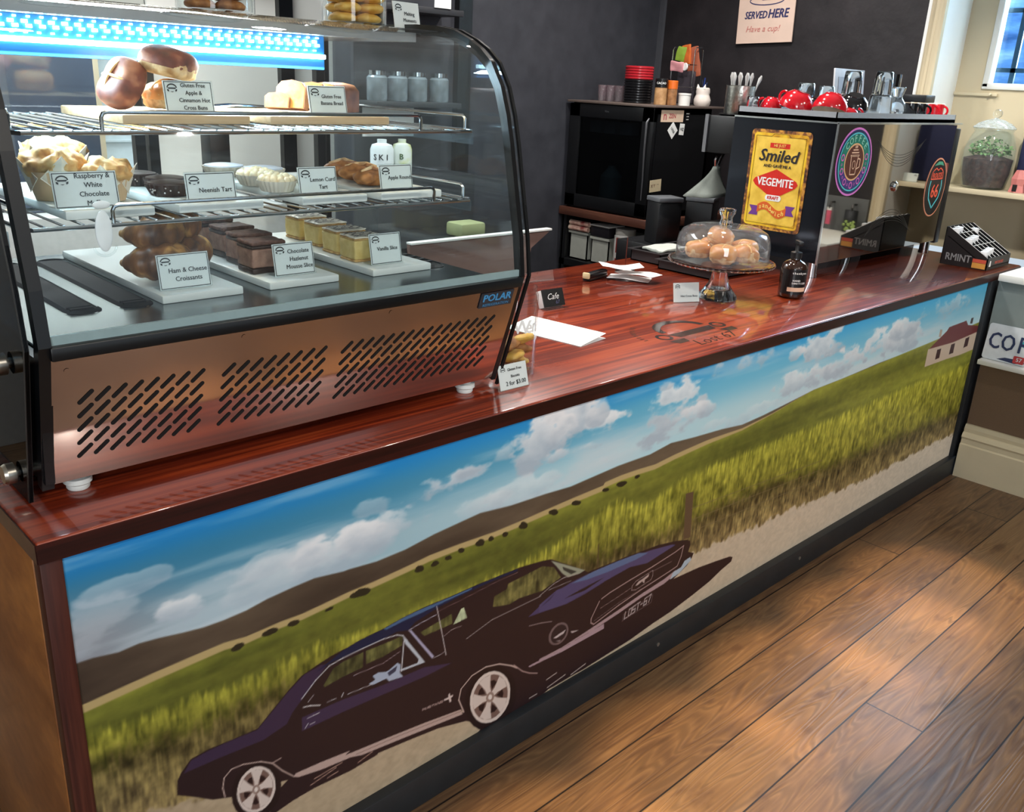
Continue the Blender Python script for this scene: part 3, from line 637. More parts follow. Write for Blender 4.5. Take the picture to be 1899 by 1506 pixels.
struct('wall_window', B().box(GX, 0.0, 0.86, GX+0.06, 0.60, 1.625).box(GX, 0.475, 1.625, GX+0.06, 0.60, 2.6).box(GX, 0.0, 1.625, GX+0.06, 0.06, 2.6).box(GX, 0.06, 2.5, GX+0.06, 0.475, 2.6), M_CREAM, 'cream timber panelling under and around the side window', smooth=False)
wn = B()
for y0, y1, z0, z1 in ((0.45, 0.478, 1.62, 2.5), (0.06, 0.088, 1.62, 2.5), (0.06, 0.478, 1.612, 1.64)):
    wn.box(GX-0.012, y0, z0, GX+0.05, y1, z1, 0.004)
win = struct('window_1', wn, M_WHITEP, 'small side window with iron bars and a blue view', 'window')
bars = B()
for y in (0.385, 0.2):
    bars.box(GX+0.075, y-0.011, 1.64, GX+0.09, y+0.011, 2.5)
for z in (1.69, 1.95, 2.25):
    bars.box(GX+0.075, 0.06, z, GX+0.088, 0.47, z+0.02)
bars.build('window_bars', pm('dark_teal_iron', (50, 66, 74), 0.4), win, smooth=False)
B().box(GX+0.045, 0.07, 1.62, GX+0.051, 0.478, 2.5).build('window_pane', glass('window_glass', (225, 240, 250)), win, smooth=False)
# what stands outside the window: a blue tiled facade across the lane
ob = B().box(6.4, -1.8, 1.0, 6.5, 2.2, 4.5)
o = ob.build('outside_facade', ramp2('blue_tile_facade', [(0.3, (52, 84, 130)), (0.5, (96, 136, 186)), (0.75, (168, 196, 222))], scale=5, rough=0.3, aniso=(1, 0.6, 2.6)))
tag(o, 'blue tiled building facade seen through the side window', 'building')
lamp('lane_daylight', 'AREA', (5.6, 0.2, 3.9), (6.4, 0.2, 2.0), 260, (0.85, 0.94, 1.0), (1.5, 0.6))
# window seat: sill, grey apron, plate shelf, brown dado, tall skirting
SX = 3.70
struct('trim_6', B().box(SX-0.03, -2.6, 0.87, GX, -0.02, 0.90, 0.004), M_WHITEP, 'white window sill ledge beside the counter end', 'trim')
struct('wall_dado', B().box(SX, -2.6, 0.0, GX, -0.02, 0.87), pm('brown_hessian_panel', (112, 90, 70), 0.8, var=0.08, scale=220, bump=0.2), 'brown textured dado panel under the window ledge', smooth=False)
struct('trim_7', B().box(SX-0.008, -2.6, 0.60, SX+0.001, -0.02, 0.87), pm('grey_green_apron', (128, 138, 136), 0.5, var=0.05, scale=10), 'grey painted apron board above the number plate shelf', 'trim', smooth=False)
bbp = [(0, 0), (0.03, 0), (0.03, 0.15), (0.022, 0.157), (0.022, 0.175), (0.03, 0.185), (0.024, 0.2), (0.014, 0.207), (0.016, 0.222), (0.008, 0.238), (0, 0.24)]
struct('baseboard_right', B().prism(bbp, lambda a, z: (SX-a, -2.6, z), (0, 2.58, 0)), M_CREAM2, 'tall cream moulded skirting at the right', 'trim', ang=20)
# kitchen setting seen through the case
struct('trim_8', B().box(2.32, 3.26, 0, 2.40, 3.30, 3.0), M_BLACK, 'black vertical post on the white kitchen wall', 'trim', smooth=False)
struct('trim_9', B().box(2.62, BY-0.035, 0, 2.70, BY, 3.0), M_BLACK, 'black upright at the left end of the charcoal wall', 'trim', smooth=False)

# ------------------------------------------------------------------ counter
HT = 0.90
ct = thing('service_counter', 'long cafe counter with a printed country road scene on its front', 'counter', (0, 0, 0))
B().box(0.0, 0.035, 0.0, 0.012, 0.98, 0.865, 0.003).build('end_panel', M_ENDP, ct, 'orange brown veneered end panel')
B().box(0.002, 0.006, 0.0, 0.034, 0.035, 0.865, 0.002).build('corner_stile', M_STILE, ct, 'dark red brown upright')
B().box(0.034, 0.02, 0.02, 3.665, 0.05, 0.865).box(3.6, 0.05, 0.02, 3.66, 0.98, 0.865).build('carcass', M_SATIN, ct, smooth=False)
B().box(3.664, -0.004, 0.03, 3.79, 0.06, 0.865, 0.002).build('end_post', M_PLINTH, ct, 'black end post')
pl = B().box(0.036, -0.014, 0.0, 3.69, 0.02, 0.085, 0.003).build('plinth', M_PLINTH, ct, 'scuffed black plinth')
for x in (1.56, 2.35): B().cyl((x, -0.0145, 0.05), (x, -0.0165, 0.05), 0.006, seg=12).build('screw', pm('screw_steel', (190, 190, 185), 0.3, 0.9), pl)
wt = thing('worktop', 'glossy red brown timber worktop on the counter', 'worktop', (0, 0, 0))
B().box(0.0, 0.0, 0.8655, 3.98, 1.0, 0.90, 0.004).build('slab', M_TOP, wt, ang=50)
B().box(-0.001, -0.0022, 0.866, 3.981, -0.0002, 0.897).box(-0.0022, 0, 0.866, -0.0002, 1.0, 0.897).build('edge_band', M_EDGE, wt, 'darker polished edge', smooth=False)
# burnt-in emblem: front of a car with two round lamps and script under it
BURN = pm('burnt_wood', (30, 14, 10), 0.35, coat=1.0)
em = B()
def flat(pts, z=0.9004): em.poly([(x, y, z) for x, y in pts])
EX, EY = 1.81, 0.165
def loc(a, b): return (EX + a, EY + b)
arc = [loc(0.10*math.cos(t), 0.03+0.085*math.sin(t)) for t in [PI*i/16 for i in range(17)]]
arc2 = [loc(0.078*math.cos(t), 0.03+0.058*math.sin(t)) for t in [PI*i/16 for i in range(17)]]
for i in range(16): flat([arc[i], arc[i+1], arc2[i+1], arc2[i]])
flat([loc(-0.10, 0.012), loc(0.10, 0.012), loc(0.085, -0.022), loc(-0.085, -0.022)])
for s in (-1, 1):
    n = 18
    o_ = [loc(s*0.128 + 0.026*math.cos(2*PI*i/n), 0.002+0.026*math.sin(2*PI*i/n)) for i in range(n)]
    i_ = [loc(s*0.128 + 0.016*math.cos(2*PI*i/n), 0.002+0.016*math.sin(2*PI*i/n)) for i in range(n)]
    for i in range(n): flat([o_[i], o_[(i+1) % n], i_[(i+1) % n], i_[i]])
    flat([loc(s*0.15, -0.034), loc(s*0.085, -0.034), loc(s*0.095, -0.062), loc(s*0.14, -0.062)])
def stroke(b, pts, w, f):
    for (x0, y0), (x1, y1) in zip(pts, pts[1:]):
        d = Vector((x1-x0, y1-y0)); n = Vector((-d.y, d.x)).normalized()*w/2
        b.poly([f(x0+n.x, y0+n.y), f(x0-n.x, y0-n.y), f(x1-n.x, y1-n.y), f(x1+n.x, y1+n.y)])
em.text('Lost 67', 0.062, plane_M((EX-0.01, EY-0.085, 0.9004), (1, 0, 0), (0, 1, 0)), shear=0.35)
for k in range(9):
    t = PI*(0.72 + 0.035*k)
    stroke(em, [loc(0.19*math.cos(t), 0.01+0.13*math.sin(t)), loc(0.205*math.cos(t), 0.01+0.145*math.sin(t))], 0.005, lambda x, y: (x, y, 0.9004))
em.build('burnt_emblem', BURN, wt, 'burnt black car emblem with script', smooth=False)

# ------------------------------------------------------------------ printed front: painted cell by cell on a fine grid
def paint_mural():
    X0, X1, Z0, Z1, st = 34.0, 3664.0, 84.0, 865.5, 2.1
    nx, nz = int((X1-X0)/st)+1, int((Z1-Z0)/st)+1
    xs, zs = np.linspace(X0, X1, nx), np.linspace(Z0, Z1, nz)
    XX, ZZ = np.meshgrid(xs, zs)
    rng = np.random.default_rng(3)
    def vnoise(fx, fz, seed, o=4):
        """layered value noise, fx and fz in cells per metre"""
        tot, amp, nrm = np.zeros_like(XX), 1.0, 0.0
        r = np.random.default_rng(seed)
        for k in range(o):
            u, v = XX/1000*fx*2**k, ZZ/1000*fz*2**k
            g = r.random((int(v.max())+3, int(u.max())+3))
            iu, iv = u.astype(int), v.astype(int)
            a, b = u-iu, v-iv
            a, b = a*a*(3-2*a), b*b*(3-2*b)
            tot += amp*(g[iv, iu]*(1-a)*(1-b)+g[iv, iu+1]*a*(1-b)+g[iv+1, iu]*(1-a)*b+g[iv+1, iu+1]*a*b)
            nrm += amp
            amp *= 0.5
        return tot/nrm
    def curve(k):
        a = np.array(MURAL[k], float).reshape(-1, 2)
        a = a[np.argsort(a[:, 0])]
        return np.interp(xs, a[:, 0], a[:, 1])[None, :]
    def mixc(img, c, m):
        img += (np.asarray(c, float)-img)*m[..., None]
    def ss(a, b, x):
        t = np.clip((x-a)/(b-a), 0.0, 1.0)
        return t*t*(3-2*t)
    sky, hill, tall, dry, road = (curve(k) for k in ('sky', 'hill', 'tall', 'dry', 'road'))
    U = (XX-X0)/(X1-X0)
    img = np.zeros(XX.shape+(3,))
    # sky: deep blue at the top, pale towards the hills, greyer at the left
    t = ss(640, 865, ZZ)
    lo = np.array([140, 172, 188.])*(1-ss(0, .35, U))[..., None]*1.0 + np.array([186, 220, 230.])*ss(0, .35, U)[..., None]
    hi = np.array([22, 128, 206.])*(1-U)[..., None] + np.array([84, 190, 236.])*U[..., None]
    md_ = np.array([56, 128, 164.])*(1-ss(0, .5, U))[..., None] + np.array([112, 190, 222.])*ss(0, .5, U)[..., None]
    t2 = ss(690, 800, ZZ)[..., None]
    t3 = ss(790, 866, ZZ)[..., None]
    img[:] = lo*(1-t2) + md_*t2
    img[:] = img*(1-t3) + hi*t3
    mixc(img, (150, 146, 152), 0.75*(1-ss(0.0, .07, U))*(1-ss(700, 830, ZZ)))
    n1, n2 = vnoise(7, 16, 5, 5), vnoise(22, 40, 6, 4)
    n3 = vnoise(3.2, 22, 21, 5)
    mixc(img, (206, 218, 226), ss(.50, .72, n3)*0.55*(1-ss(720, 800, ZZ)))
    mixc(img, (216, 226, 232), ss(.56, .78, vnoise(2.2, 26, 23, 5))*0.35)
    for cx, cz, rx, rz, s in MURAL['clouds']:
        d = ((XX-cx)/(rx*1.25))**2 + ((ZZ-cz)/(rz*1.3))**2
        k = np.clip(1.15-d-(n1-.5)*3.6-(n2-.5)*2.6, 0, 1)*ss(2.3, 1.1, d)
        k = ss(0.0, 0.9, k)*s/100*0.95
        sh = np.clip((ZZ-cz)/rz*0.5+0.5+(n2-.5)*.8, 0, 1)
        cc = np.stack([176+70*sh, 190+56*sh, 204+44*sh], -1)
        img += (cc-img)*k[..., None]
    # hills
    nh = vnoise(4, 16, 8, 6)
    mh = ss(-2, 2, sky-ZZ)
    hc = np.stack([80+34*U+70*(nh-.5), 66+32*U+64*(nh-.5), 54+24*U+50*(nh-.5)], -1)
    img += (hc-img)*mh[..., None]
    # pale stubble line above the paddock
    band = 8+10*vnoise(2, 2, 4, 2)
    wid = band*(1-ss(1500, 2200, XX))+1
    mixc(img, (196, 172, 118), ss(-1.5, 1.5, hill+wid-ZZ)*0.9*(ss(2500, 2200, XX) if 0 else (1-ss(2150, 2400, XX))))
    # paddock
    gs, gf = vnoise(3, 30, 11, 4), vnoise(40, 60, 12, 3)
    mg = ss(-2, 2, hill-ZZ)
    gd = 26*ss(0, 60, hill-ZZ)*(1-ss(60, 150, hill-ZZ))
    gc = np.stack([116-gd+34*U+70*(gs-.5)+26*(gf-.5), 118-gd+34*U+66*(gs-.5)+28*(gf-.5), 46-.4*gd+14*U+26*(gs-.5)+10*(gf-.5)], -1)
    img += (gc-img)*mg[..., None]
    # taller crop: blade streaks
    bl, bl2 = vnoise(170, 34, 13, 2), vnoise(46, 40, 14, 4)
    mt = ss(-14, 14, tall+26*(bl-.5)-ZZ)
    dp = np.clip((tall-ZZ)/(tall-dry+1), 0, 1)
    br = 12+34*U
    tc = np.stack([132+br-40*dp+84*(bl-.5)+96*(bl2-.5), 130+br-42*dp+78*(bl-.5)+90*(bl2-.5), 48+br*.3-12*dp+34*(bl-.5)+40*(bl2-.5)], -1)
    img += (tc-img)*mt[..., None]
    # dark stems, then dry straw at the verge
    md = ss(-26, 26, dry+60*(bl-.5)-ZZ)
    dd = np.clip((dry-ZZ)/(dry-road+1), 0, 1)
    dc = np.stack([84+66*dd+110*(bl2-.5)+84*(bl-.5), 74+56*dd+100*(bl2-.5)+76*(bl-.5), 40+46*dd+64*(bl2-.5)+44*(bl-.5)], -1)
    img += (dc-img)*md[..., None]
    # road
    rn = vnoise(60, 90, 17, 4)
    mr = ss(-7, 7, road+34*(bl2-.5)-ZZ)
    rc = np.stack([172+50*U+26*(rn-.5), 152+58*U+24*(rn-.5), 124+68*U+22*(rn-.5)], -1)
    img += (rc-img)*mr[..., None]
    def fill(pts, c, m0=1.0, tex=False):
        a = np.array(pts, float).reshape(-1, 2)
        x0, x1, z0, z1 = a[:, 0].min()-3, a[:, 0].max()+3, a[:, 1].min()-3, a[:, 1].max()+3
        i0, i1 = np.searchsorted(xs, [x0, x1]); j0, j1 = np.searchsorted(zs, [z0, z1])
        if i1 <= i0 or j1 <= j0: return
        acc = np.zeros((j1-j0, i1-i0))
        for ox in (-.33, 0, .33):
            for oz in (-.33, 0, .33):
                px, pz = xs[None, i0:i1]+ox*st, zs[j0:j1, None]+oz*st
                ins = np.zeros(acc.shape, bool)
                for q in range(len(a)):
                    xa, za = a[q-1]; xb, zb = a[q]
                    if za == zb: continue
                    ins ^= ((za > pz) != (zb > pz)) & (px < (xb-xa)*(pz-za)/(zb-za)+xa)
                acc += ins
        if tex: c = np.asarray(c, float)*(0.62+1.1*(bl2[j0:j1, i0:i1, None]-.5)+.35+.5*(bl[j0:j1, i0:i1, None]-.5))
        mixc(img[j0:j1, i0:i1], c, acc/9*m0)
    for tr in MURAL['trees']:
        a = np.array(tr, float).reshape(-1, 2)
        c0 = a.mean(0)
        for q in range(5):
            s_ = rng.uniform(.4, .8)
            fill(((a-c0)*s_+c0+(a.max(0)-a.min(0))*rng.uniform(-.22, .22, 2)*(1, .8)).ravel(), (46, 40, 26), 0.95)
    for c, wd, pts in MURAL['shapes']:
        if wd == 0:
            fill(pts, c, tex=(c[1] >= c[0]-8 and c[2] < c[1]-20))
        else:
            a = np.array(pts, float).reshape(-1, 2)
            for (xa, za), (xb, zb) in zip(a, a[1:]):
                i0, i1 = np.searchsorted(xs, [min(xa, xb)-wd-3, max(xa, xb)+wd+3]); j0, j1 = np.searchsorted(zs, [min(za, zb)-wd-3, max(za, zb)+wd+3])
                if i1 <= i0 or j1 <= j0: continue
                px, pz = xs[None, i0:i1], zs[j0:j1, None]
                dx, dz = xb-xa, zb-za
                tt = np.clip(((px-xa)*dx+(pz-za)*dz)/(dx*dx+dz*dz+1e-9), 0, 1)
                d = np.hypot(px-xa-tt*dx, pz-za-tt*dz)
                mixc(img[j0:j1, i0:i1], c, np.clip((wd/2+st*.5-d)/st, 0, 1))
    img = np.clip(img, 0, 255)/255
    img = np.where(img <= 0.04045, img/12.92, ((img+0.055)/1.055)**2.4)
    me = bpy.data.meshes.new('printed_panel')
    nv = nx*nz
    co = np.stack([XX/1000, np.full_like(XX, 0.012), ZZ/1000], -1).reshape(-1, 3)
    idx = np.arange(nv).reshape(nz, nx)
    q = np.stack([idx[:-1, :-1], idx[:-1, 1:], idx[1:, 1:], idx[1:, :-1]], -1).reshape(-1, 4)
    me.vertices.add(nv)
    me.vertices.foreach_set('co', co.astype(np.float32).ravel())
    me.loops.add(q.size)
    me.loops.foreach_set('vertex_index', q.astype(np.int32).ravel())
    me.polygons.add(len(q))
    me.polygons.foreach_set('loop_start', np.arange(0, q.size, 4, dtype=np.int32))
    me.polygons.foreach_set('loop_total', np.full(len(q), 4, dtype=np.int32))
    me.update(calc_edges=True)
    ca = me.color_attributes.new('print', 'FLOAT_COLOR', 'POINT')
    ca.data.foreach_set('color', np.concatenate([img.reshape(-1, 3), np.ones((nv, 1))], 1).astype(np.float32).ravel())
    m, nt, p = nodes('printed_vinyl')
    at = nt.nodes.new('ShaderNodeAttribute')
    at.attribute_name = 'print'
    nt.links.new(at.outputs['Color'], p.inputs['Base Color'])
    p.inputs['Roughness'].default_value = 0.42
    p.inputs['Specular IOR Level'].default_value = 0.35
    me.materials.append(m)
    o = bpy.data.objects.new('printed_panel', me)
    COL.objects.link(o)
    o.parent = ct
    o['label'] = 'printed picture of a dark coupe on a country road'
    return o
paint_mural()

# ------------------------------------------------------------------ shared finishes
M_STEEL = pm('brushed_steel', (190, 194, 196), 0.22, 1.0, var=0.04, scale=60, aniso=(1, 12, 12))
M_MIRROR = pm('polished_steel', (205, 206, 206), 0.045, 1.0, var=0.02, scale=20)
M_PANEL = pm('polished_front_steel', (224, 204, 196), 0.10, 1.0, var=0.03, scale=8)
M_CHROME = pm('chrome_wire', (215, 220, 224), 0.12, 1.0, var=0.02)
M_GLASS = glass('case_glass', (246, 252, 253), 1.0, 0.02)
M_CLEAR = glass('clear_glass', (250, 253, 253), 1.2)
M_ACRYL = glass('acrylic', (250, 252, 252), 0.7)
M_SLOT = pm('dark_opening', (8, 8, 9), 0.8, var=0.0)
M_CARD = pm('white_card', (238, 240, 238), 0.5, var=0.01)
M_INK = pm('black_ink', (26, 26, 30), 0.6, var=0.02)
M_BOARDW = pm('white_serving_board', (226, 230, 226), 0.35, var=0.02, scale=12)
M_BOARDT = wood('pale_timber_board', [(0.15, (176, 140, 100)), (0.5, (204, 172, 132)), (0.85, (222, 196, 160))], grain=(2.0, 40.0, 40.0), rings=3.0, rough=0.5)

# ------------------------------------------------------------------ refrigerated display case
CX0, CX1 = 0.055, 0.997
PROF = [(0.115, 0.925), (0.04, 1.17), (0.05, 1.25), (0.064, 1.313), (0.09, 1.433), (0.104, 1.485), (0.125, 1.54), (0.156, 1.585), (0.19, 1.61), (0.225, 1.627), (0.277, 1.645), (0.33, 1.652), (0.40, 1.655)]
def offs(pr, d):
    """the same profile moved inwards by d"""
    o = []
    for i, q in enumerate(pr):
        a, b = Vector(pr[max(i-1, 0)]), Vector(pr[min(i+1, len(pr)-1)])
        t = (b-a).normalized()
        n = Vector((t.y, -t.x))
        o.append((q[0]+n.x*d, q[1]+n.y*d))
    return o
dc = thing('display_case', 'black curved-glass refrigerated cake display case on the worktop', 'display case', (0.52, 0.14, 0.90))
def W(b, name, m, label=None, par=dc, **k):
    o = b.build(name, m, None, label, **k)
    o.data.transform(Matrix.Translation(-dc.location))
    o.parent = par
    return o
b = B()
b.prism([(0.128, 0.945), (0.075, 1.145), (0.78, 1.145), (0.78, 0.925)], lambda y, z: (CX0+0.012, y, z), (CX1-CX0-0.024, 0, 0))
W(b, 'body', M_SATIN, 'black lower body', smooth=False)
# polished front with three groups of slanted slots
sl = Vector((0, 0.115-0.045, 0.932-1.150))
pn = Vector((0, sl.z, -sl.y)).normalized()
if pn.y > 0: pn = -pn
def onp(x, z, lift=0.0):
    y = 0.115 + (0.045-0.115)*(z-0.932)/(1.150-0.932)
    return Vector((x, y-0.012, z)) + pn*lift + Vector((0, 0.012, 0))
b = B()
b.prism([(CX0+0.01, 0.932), (CX1-0.012, 0.932), (CX1-0.012, 1.150), (CX0+0.01, 1.150)], lambda x, z: onp(x, z), (0, 0.012, 0))
b.mat(0)
for x0, x1, n in ((0.113, 0.289, 8), (0.343, 0.52, 8), (0.575, 0.928, 16)):
    for r_ in range(5):
        for k in range(n):
            x = x0+(x1-x0)*k/(n-1)
            z = 1.080-0.0242*r_
            pts = []
            for sgn in (1, -1):
                for i in range(7):
                    a = R(43) + (0 if sgn > 0 else PI) - PI/2 + PI*i/6
                    pts.append((x + sgn*0.0085 + 0.0035*math.cos(a), z + sgn*0.0082 + 0.0035*math.sin(a)))
            b.poly([onp(u, v, 0.0006) for u, v in pts])
b.mat(1)
for x, z in ((0.086, 1.13), (0.363, 1.138), (0.66, 1.138)):
    b.poly([onp(x+0.004*math.cos(t), z+0.004*math.sin(t), 0.0007) for t in [2*PI*i/12 for i in range(12)]])
b.mat(0)
W(b, 'front_panel', [M_PANEL, M_SLOT], 'polished front panel with three groups of slanted slots', ang=20)
W(B().box(CX0+0.008, 0.034, 1.150, CX1-0.01, 0.06, 1.171, 0.003), 'front_rail', M_BLACK, 'black rail under the glass')
lg = W(B().prism([(0.882, 1.114), (0.972, 1.114), (0.972, 1.147), (0.882, 1.147)], lambda x, z: onp(x, z, 0.001), tuple(pn*0.0015)), 'maker_badge', pm('badge_grey', (64, 70, 80), 0.35, 0.4), 'blue lettering on a grey plate', smooth=False)
uz = (onp(0, 1.15)-onp(0, 0.932)).normalized()
b = B()
b.text('POLAR', 0.0225, plane_M(onp(0.927, 1.1345, 0.0032), (1, 0, 0), uz), bold=0.0009, sx=1.12)
b.text('REFRIGERATION', 0.0085, plane_M(onp(0.927, 1.1195, 0.0032), (1, 0, 0), uz), sx=1.15)
b.build('badge_lettering', pm('badge_blue', (70, 150, 205), 0.4), smooth=False)
o = bpy.data.objects['badge_lettering']
o.data.transform(Matrix.Translation(-dc.location)); o.parent = lg
# black end frames following the curve, clear outer side sheets with black edges and steel stand-offs
for x0, w_ in ((CX0-0.006, 0.018), (CX1-0.012, 0.011)):
    inn = offs(PROF, 0.02)
    b = B()
    ring = PROF + [(0.78, 1.655), (0.78, 1.635)] + inn[::-1]
    for i in range(len(PROF)-1):
        b.prism([PROF[i], PROF[i+1], inn[i+1], inn[i]], lambda y, z: (x0, y, z), (w_, 0, 0))
    b.prism([(0.40, 1.655), (0.78, 1.655), (0.78, 1.63), (0.40, 1.63)], lambda y, z: (x0, y, z), (w_, 0, 0))
    b.prism([(0.76, 0.93), (0.78, 0.93), (0.78, 1.65), (0.76, 1.65)], lambda y, z: (x0, y, z), (w_, 0, 0))
    bmesh.ops.remove_doubles(b.bm, verts=b.bm.verts, dist=0.0002)
    W(b, 'end_frame', M_BLACK, ang=40)
for x0, lab in ((CX0-0.024, 'left'), (CX1+0.010, 'right')):
    out = [(0.122, 0.908)] + [(y-0.002, z) for y, z in PROF[1:]]
    b = B().prism(out + [(0.78, 1.655), (0.78, 0.908)], lambda y, z: (x0, y, z), (0.005, 0, 0))
    sheet = W(b, 'side_glass', M_GLASS if lab == 'right' else glass('smoked_glass', (70, 84, 96), 0.5), smooth=False)
    b = B()
    inn = offs(out, 0.006)
    for i in range(len(out)-1):
        b.prism([out[i], out[i+1], inn[i+1], inn[i]], lambda y, z: (x0-0.0008, y, z), (0.0066, 0, 0))
    W(b, 'edge_strip', M_SATIN, par=sheet)
    for (y, z) in ((0.127, 1.132), (0.166, 0.945)):
        sx = -1 if lab == 'left' else 1
        W(B().cyl((x0+sx*0.004, y, z), (x0+sx*0.016, y, z), 0.0165, seg=28).cyl((x0+sx*0.016, y, z), (x0+sx*0.021, y, z), 0.0165, 0.014, seg=28).cyl((x0-sx*0.02, y, z), (x0+sx*0.004, y, z), 0.008), 'standoff_knob', pm('knob_steel', (196, 190, 178), 0.28, 1.0), 'round steel stand-off knob', par=sheet)
W(B().prism([(0.10, 0.94), (0.06, 1.15), (0.78, 1.15), (0.78, 0.94)], lambda y, z: (CX0-0.004, y, z), (0.014, 0, 0)), 'side_cheek', M_SATIN, smooth=False)
W(B().prism([(0.128, 0.94), (0.085, 1.15), (0.78, 1.15), (0.78, 0.94)], lambda y, z: (CX1-0.022, y, z), (0.01, 0, 0)), 'side_cheek', M_SATIN, smooth=False)
# feet
for x, y in ((0.113, 0.152), (0.932, 0.145), (0.113, 0.70), (0.932, 0.70)):
    b = B().lathe([(0, 0), (0.016, 0), (0.018, 0.003), (0.018, 0.009), (0.022, 0.012), (0.022, 0.02), (0.014, 0.022), (0.011, 0.05), (0, 0.05)], (x, y, 0.9005), 24)
    W(b, 'foot', pm('white_nylon', (222, 226, 222), 0.5), 'white adjustable foot')
# curved front glass
b = B()
gp = [(y, min(z, 1.6405)) for y, z in offs(PROF[1:], 0.006)]
for i in range(len(gp)-1):
    b.poly([(CX0+0.012, *gp[i]), (CX1-0.012, *gp[i]), (CX1-0.012, *gp[i+1]), (CX0+0.012, *gp[i+1])])
bmesh.ops.remove_doubles(b.bm, verts=b.bm.verts, dist=0.0002)
W(b, 'front_glass', M_GLASS, 'curved front glass', ang=60)
W(B().box(CX0+0.012, 0.046, 1.171, CX1-0.012, 0.052, 1.184), 'glass_seal', pm('pale_glass_seal', (142, 164, 166), 0.3), 'pale seal at the foot of the glass', smooth=False)
# deck, back posts, lid
W(B().box(CX0+0.012, 0.06, 1.146, CX1-0.012, 0.78, 1.1555), 'deck', pm('deck_steel', (112, 126, 130), 0.2, 1.0, var=0.05), 'steel floor of the case', smooth=False)
for x in (CX0+0.02, 0.50, 0.53, CX1-0.04):
    W(B().box(x, 0.755, 1.156, x+0.022, 0.775, 1.618), 'rear_door_post', M_BLACK, smooth=False)
W(B().box(CX0+0.02, 0.762, 1.156, CX1-0.02, 0.768, 1.618), 'rear_door', M_ACRYL, 'clear sliding rear doors', smooth=False)
W(B().box(CX0+0.012, 0.40, 1.619, CX1-0.012, 0.78, 1.6375), 'lid', pm('lid_grey', (176, 180, 182), 0.25, 0.4), 'pale flat top', smooth=False)
b = B()
for k in range(3):
    xk = 0.905+0.03*k
for ph in (0, PI):
    b.tube([(CX0+0.015 + (CX1-CX0-0.03-0.05)*i/420, 0.396+0.0022*math.cos(i*1.1+ph), 1.6402+0.0022*math.sin(i*1.1+ph)) for i in range(421)], 0.0026, 5)
W(b, 'rope_trim', pm('twine', (140, 126, 108), 0.8, var=0.1, scale=200), 'twisted twine along the front edge of the top')
# lamps, plus the strip's imitated reflections
LED = (0.30, 0.72, 1.0)
m, nt, p = nodes('led_glow'); p.inputs['Emission Color'].default_value = (0.55, 0.9, 1.0, 1); p.inputs['Emission Strength'].default_value = 14
p.inputs['Base Color'].default_value = (0.8, 0.9, 1, 1)
M_LED = m
m, nt, p = nodes('led_tray_lit_blue'); p.inputs['Emission Color'].default_value = (0.0, 0.25, 0.72, 1); p.inputs['Emission Strength'].default_value = 0.42  # blue light on the white housing put into its colour and glow
p.inputs['Base Color'].default_value = (0.01, 0.09, 0.26, 1)
M_TRAY = m
LX0, LX1 = CX0+0.02, 0.775
LX1 = 0.797
strip = W(B().box(LX0, 0.468, 1.553, LX1, 0.484, 1.6185, 0.002), 'light_strip', M_TRAY, 'blue lit light strip under the top')
b = B().box(LX0+0.002, 0.459, 1.574, LX1-0.002, 0.468, 1.583, 0.002)
W(b, 'tube', M_LED, par=strip)
for r_, (z, sz) in enumerate(((1.590, 0.0015), (1.6000, 0.0026), (1.607, 0.0026), (1.6145, 0.0014))):  # glowing dots imitate the strip's reflections in the glass and lid
    b = B()
    n = 33
    for k in range(n):
        x = LX0+0.008+(LX1-LX0-0.016)*(k+(0.5 if r_ % 2 else 0.2))/n
        b.box(x-sz*1.7, 0.4635, z-sz, x+sz*1.7, 0.468, z+sz)
    o = W(b, 'strip_reflection_row', M_LED, par=strip, smooth=False)
    tag(o, None, kind='stuff')
for lx in (0.25, 0.6):
    lo = lamp('case_light', 'AREA', (lx, 0.445, 1.566), (lx, 0.34, 1.2), 4.4, (0.66, 0.88, 1.0), (0.42, 0.03))
# wire shelves
def wire_shelf(z, rx0, rx1, depth):
    sx0, sx1, y0, y1 = 0.088, 0.962, 0.17, 0.17+depth
    b = B().tube([(sx0, y0+0.012, z), (sx0+0.012, y0, z), (sx1-0.012, y0, z), (sx1, y0+0.012, z), (sx1, y1, z), (sx0, y1, z)], 0.0036, 8, closed=True)
    n = 31
    for k in range(1, n):
        x = sx0+(sx1-sx0)*k/n
        b.tube([(x, y0, z+0.003), (x, y1, z+0.003)], 0.0021, 6)
    for y in (y0+depth*0.45, y1-0.02):
        b.tube([(sx0, y, z-0.003), (sx1, y, z-0.003)], 0.003, 6)
    sh = W(b, 'wire_shelf', M_CHROME, 'chrome wire shelf')
    def rail(pts):
        W(B().tube(pts, 0.0032, 8), 'guard_rail', M_CHROME, par=sh)
    h = 0.03
    rail([(rx0, y0, z), (rx0, y0, z+h-0.008), (rx0+0.003, y0, z+h-0.002), (rx0+0.01, y0, z+h), (rx1-0.01, y0, z+h), (rx1-0.003, y0, z+h-0.002), (rx1, y0, z+h-0.008), (rx1, y0, z)])
    for x in (sx0+0.004, sx1-0.012):
        rail([(x, y0+0.02, z), (x, y0+0.02, z+h-0.006), (x, y0+0.028, z+h), (x, y1-0.01, z+h), (x, y1, z+h-0.006), (x, y1, z)])
    return sh
SH1, SH2 = 1.450, 1.3125
wire_shelf(SH1, 0.215, 0.82, 0.46)
wire_shelf(SH2, 0.218, 0.856, 0.50)
for z in (SH1, SH2):
    for x in (CX0+0.014, CX1-0.02):
        W(B().box(x, 0.20, z-0.028, x+0.006, 0.76, z-0.005), 'shelf_bracket', glass('bracket_plastic', (214, 226, 232), .25, .12), 'clear shelf bracket', smooth=False)
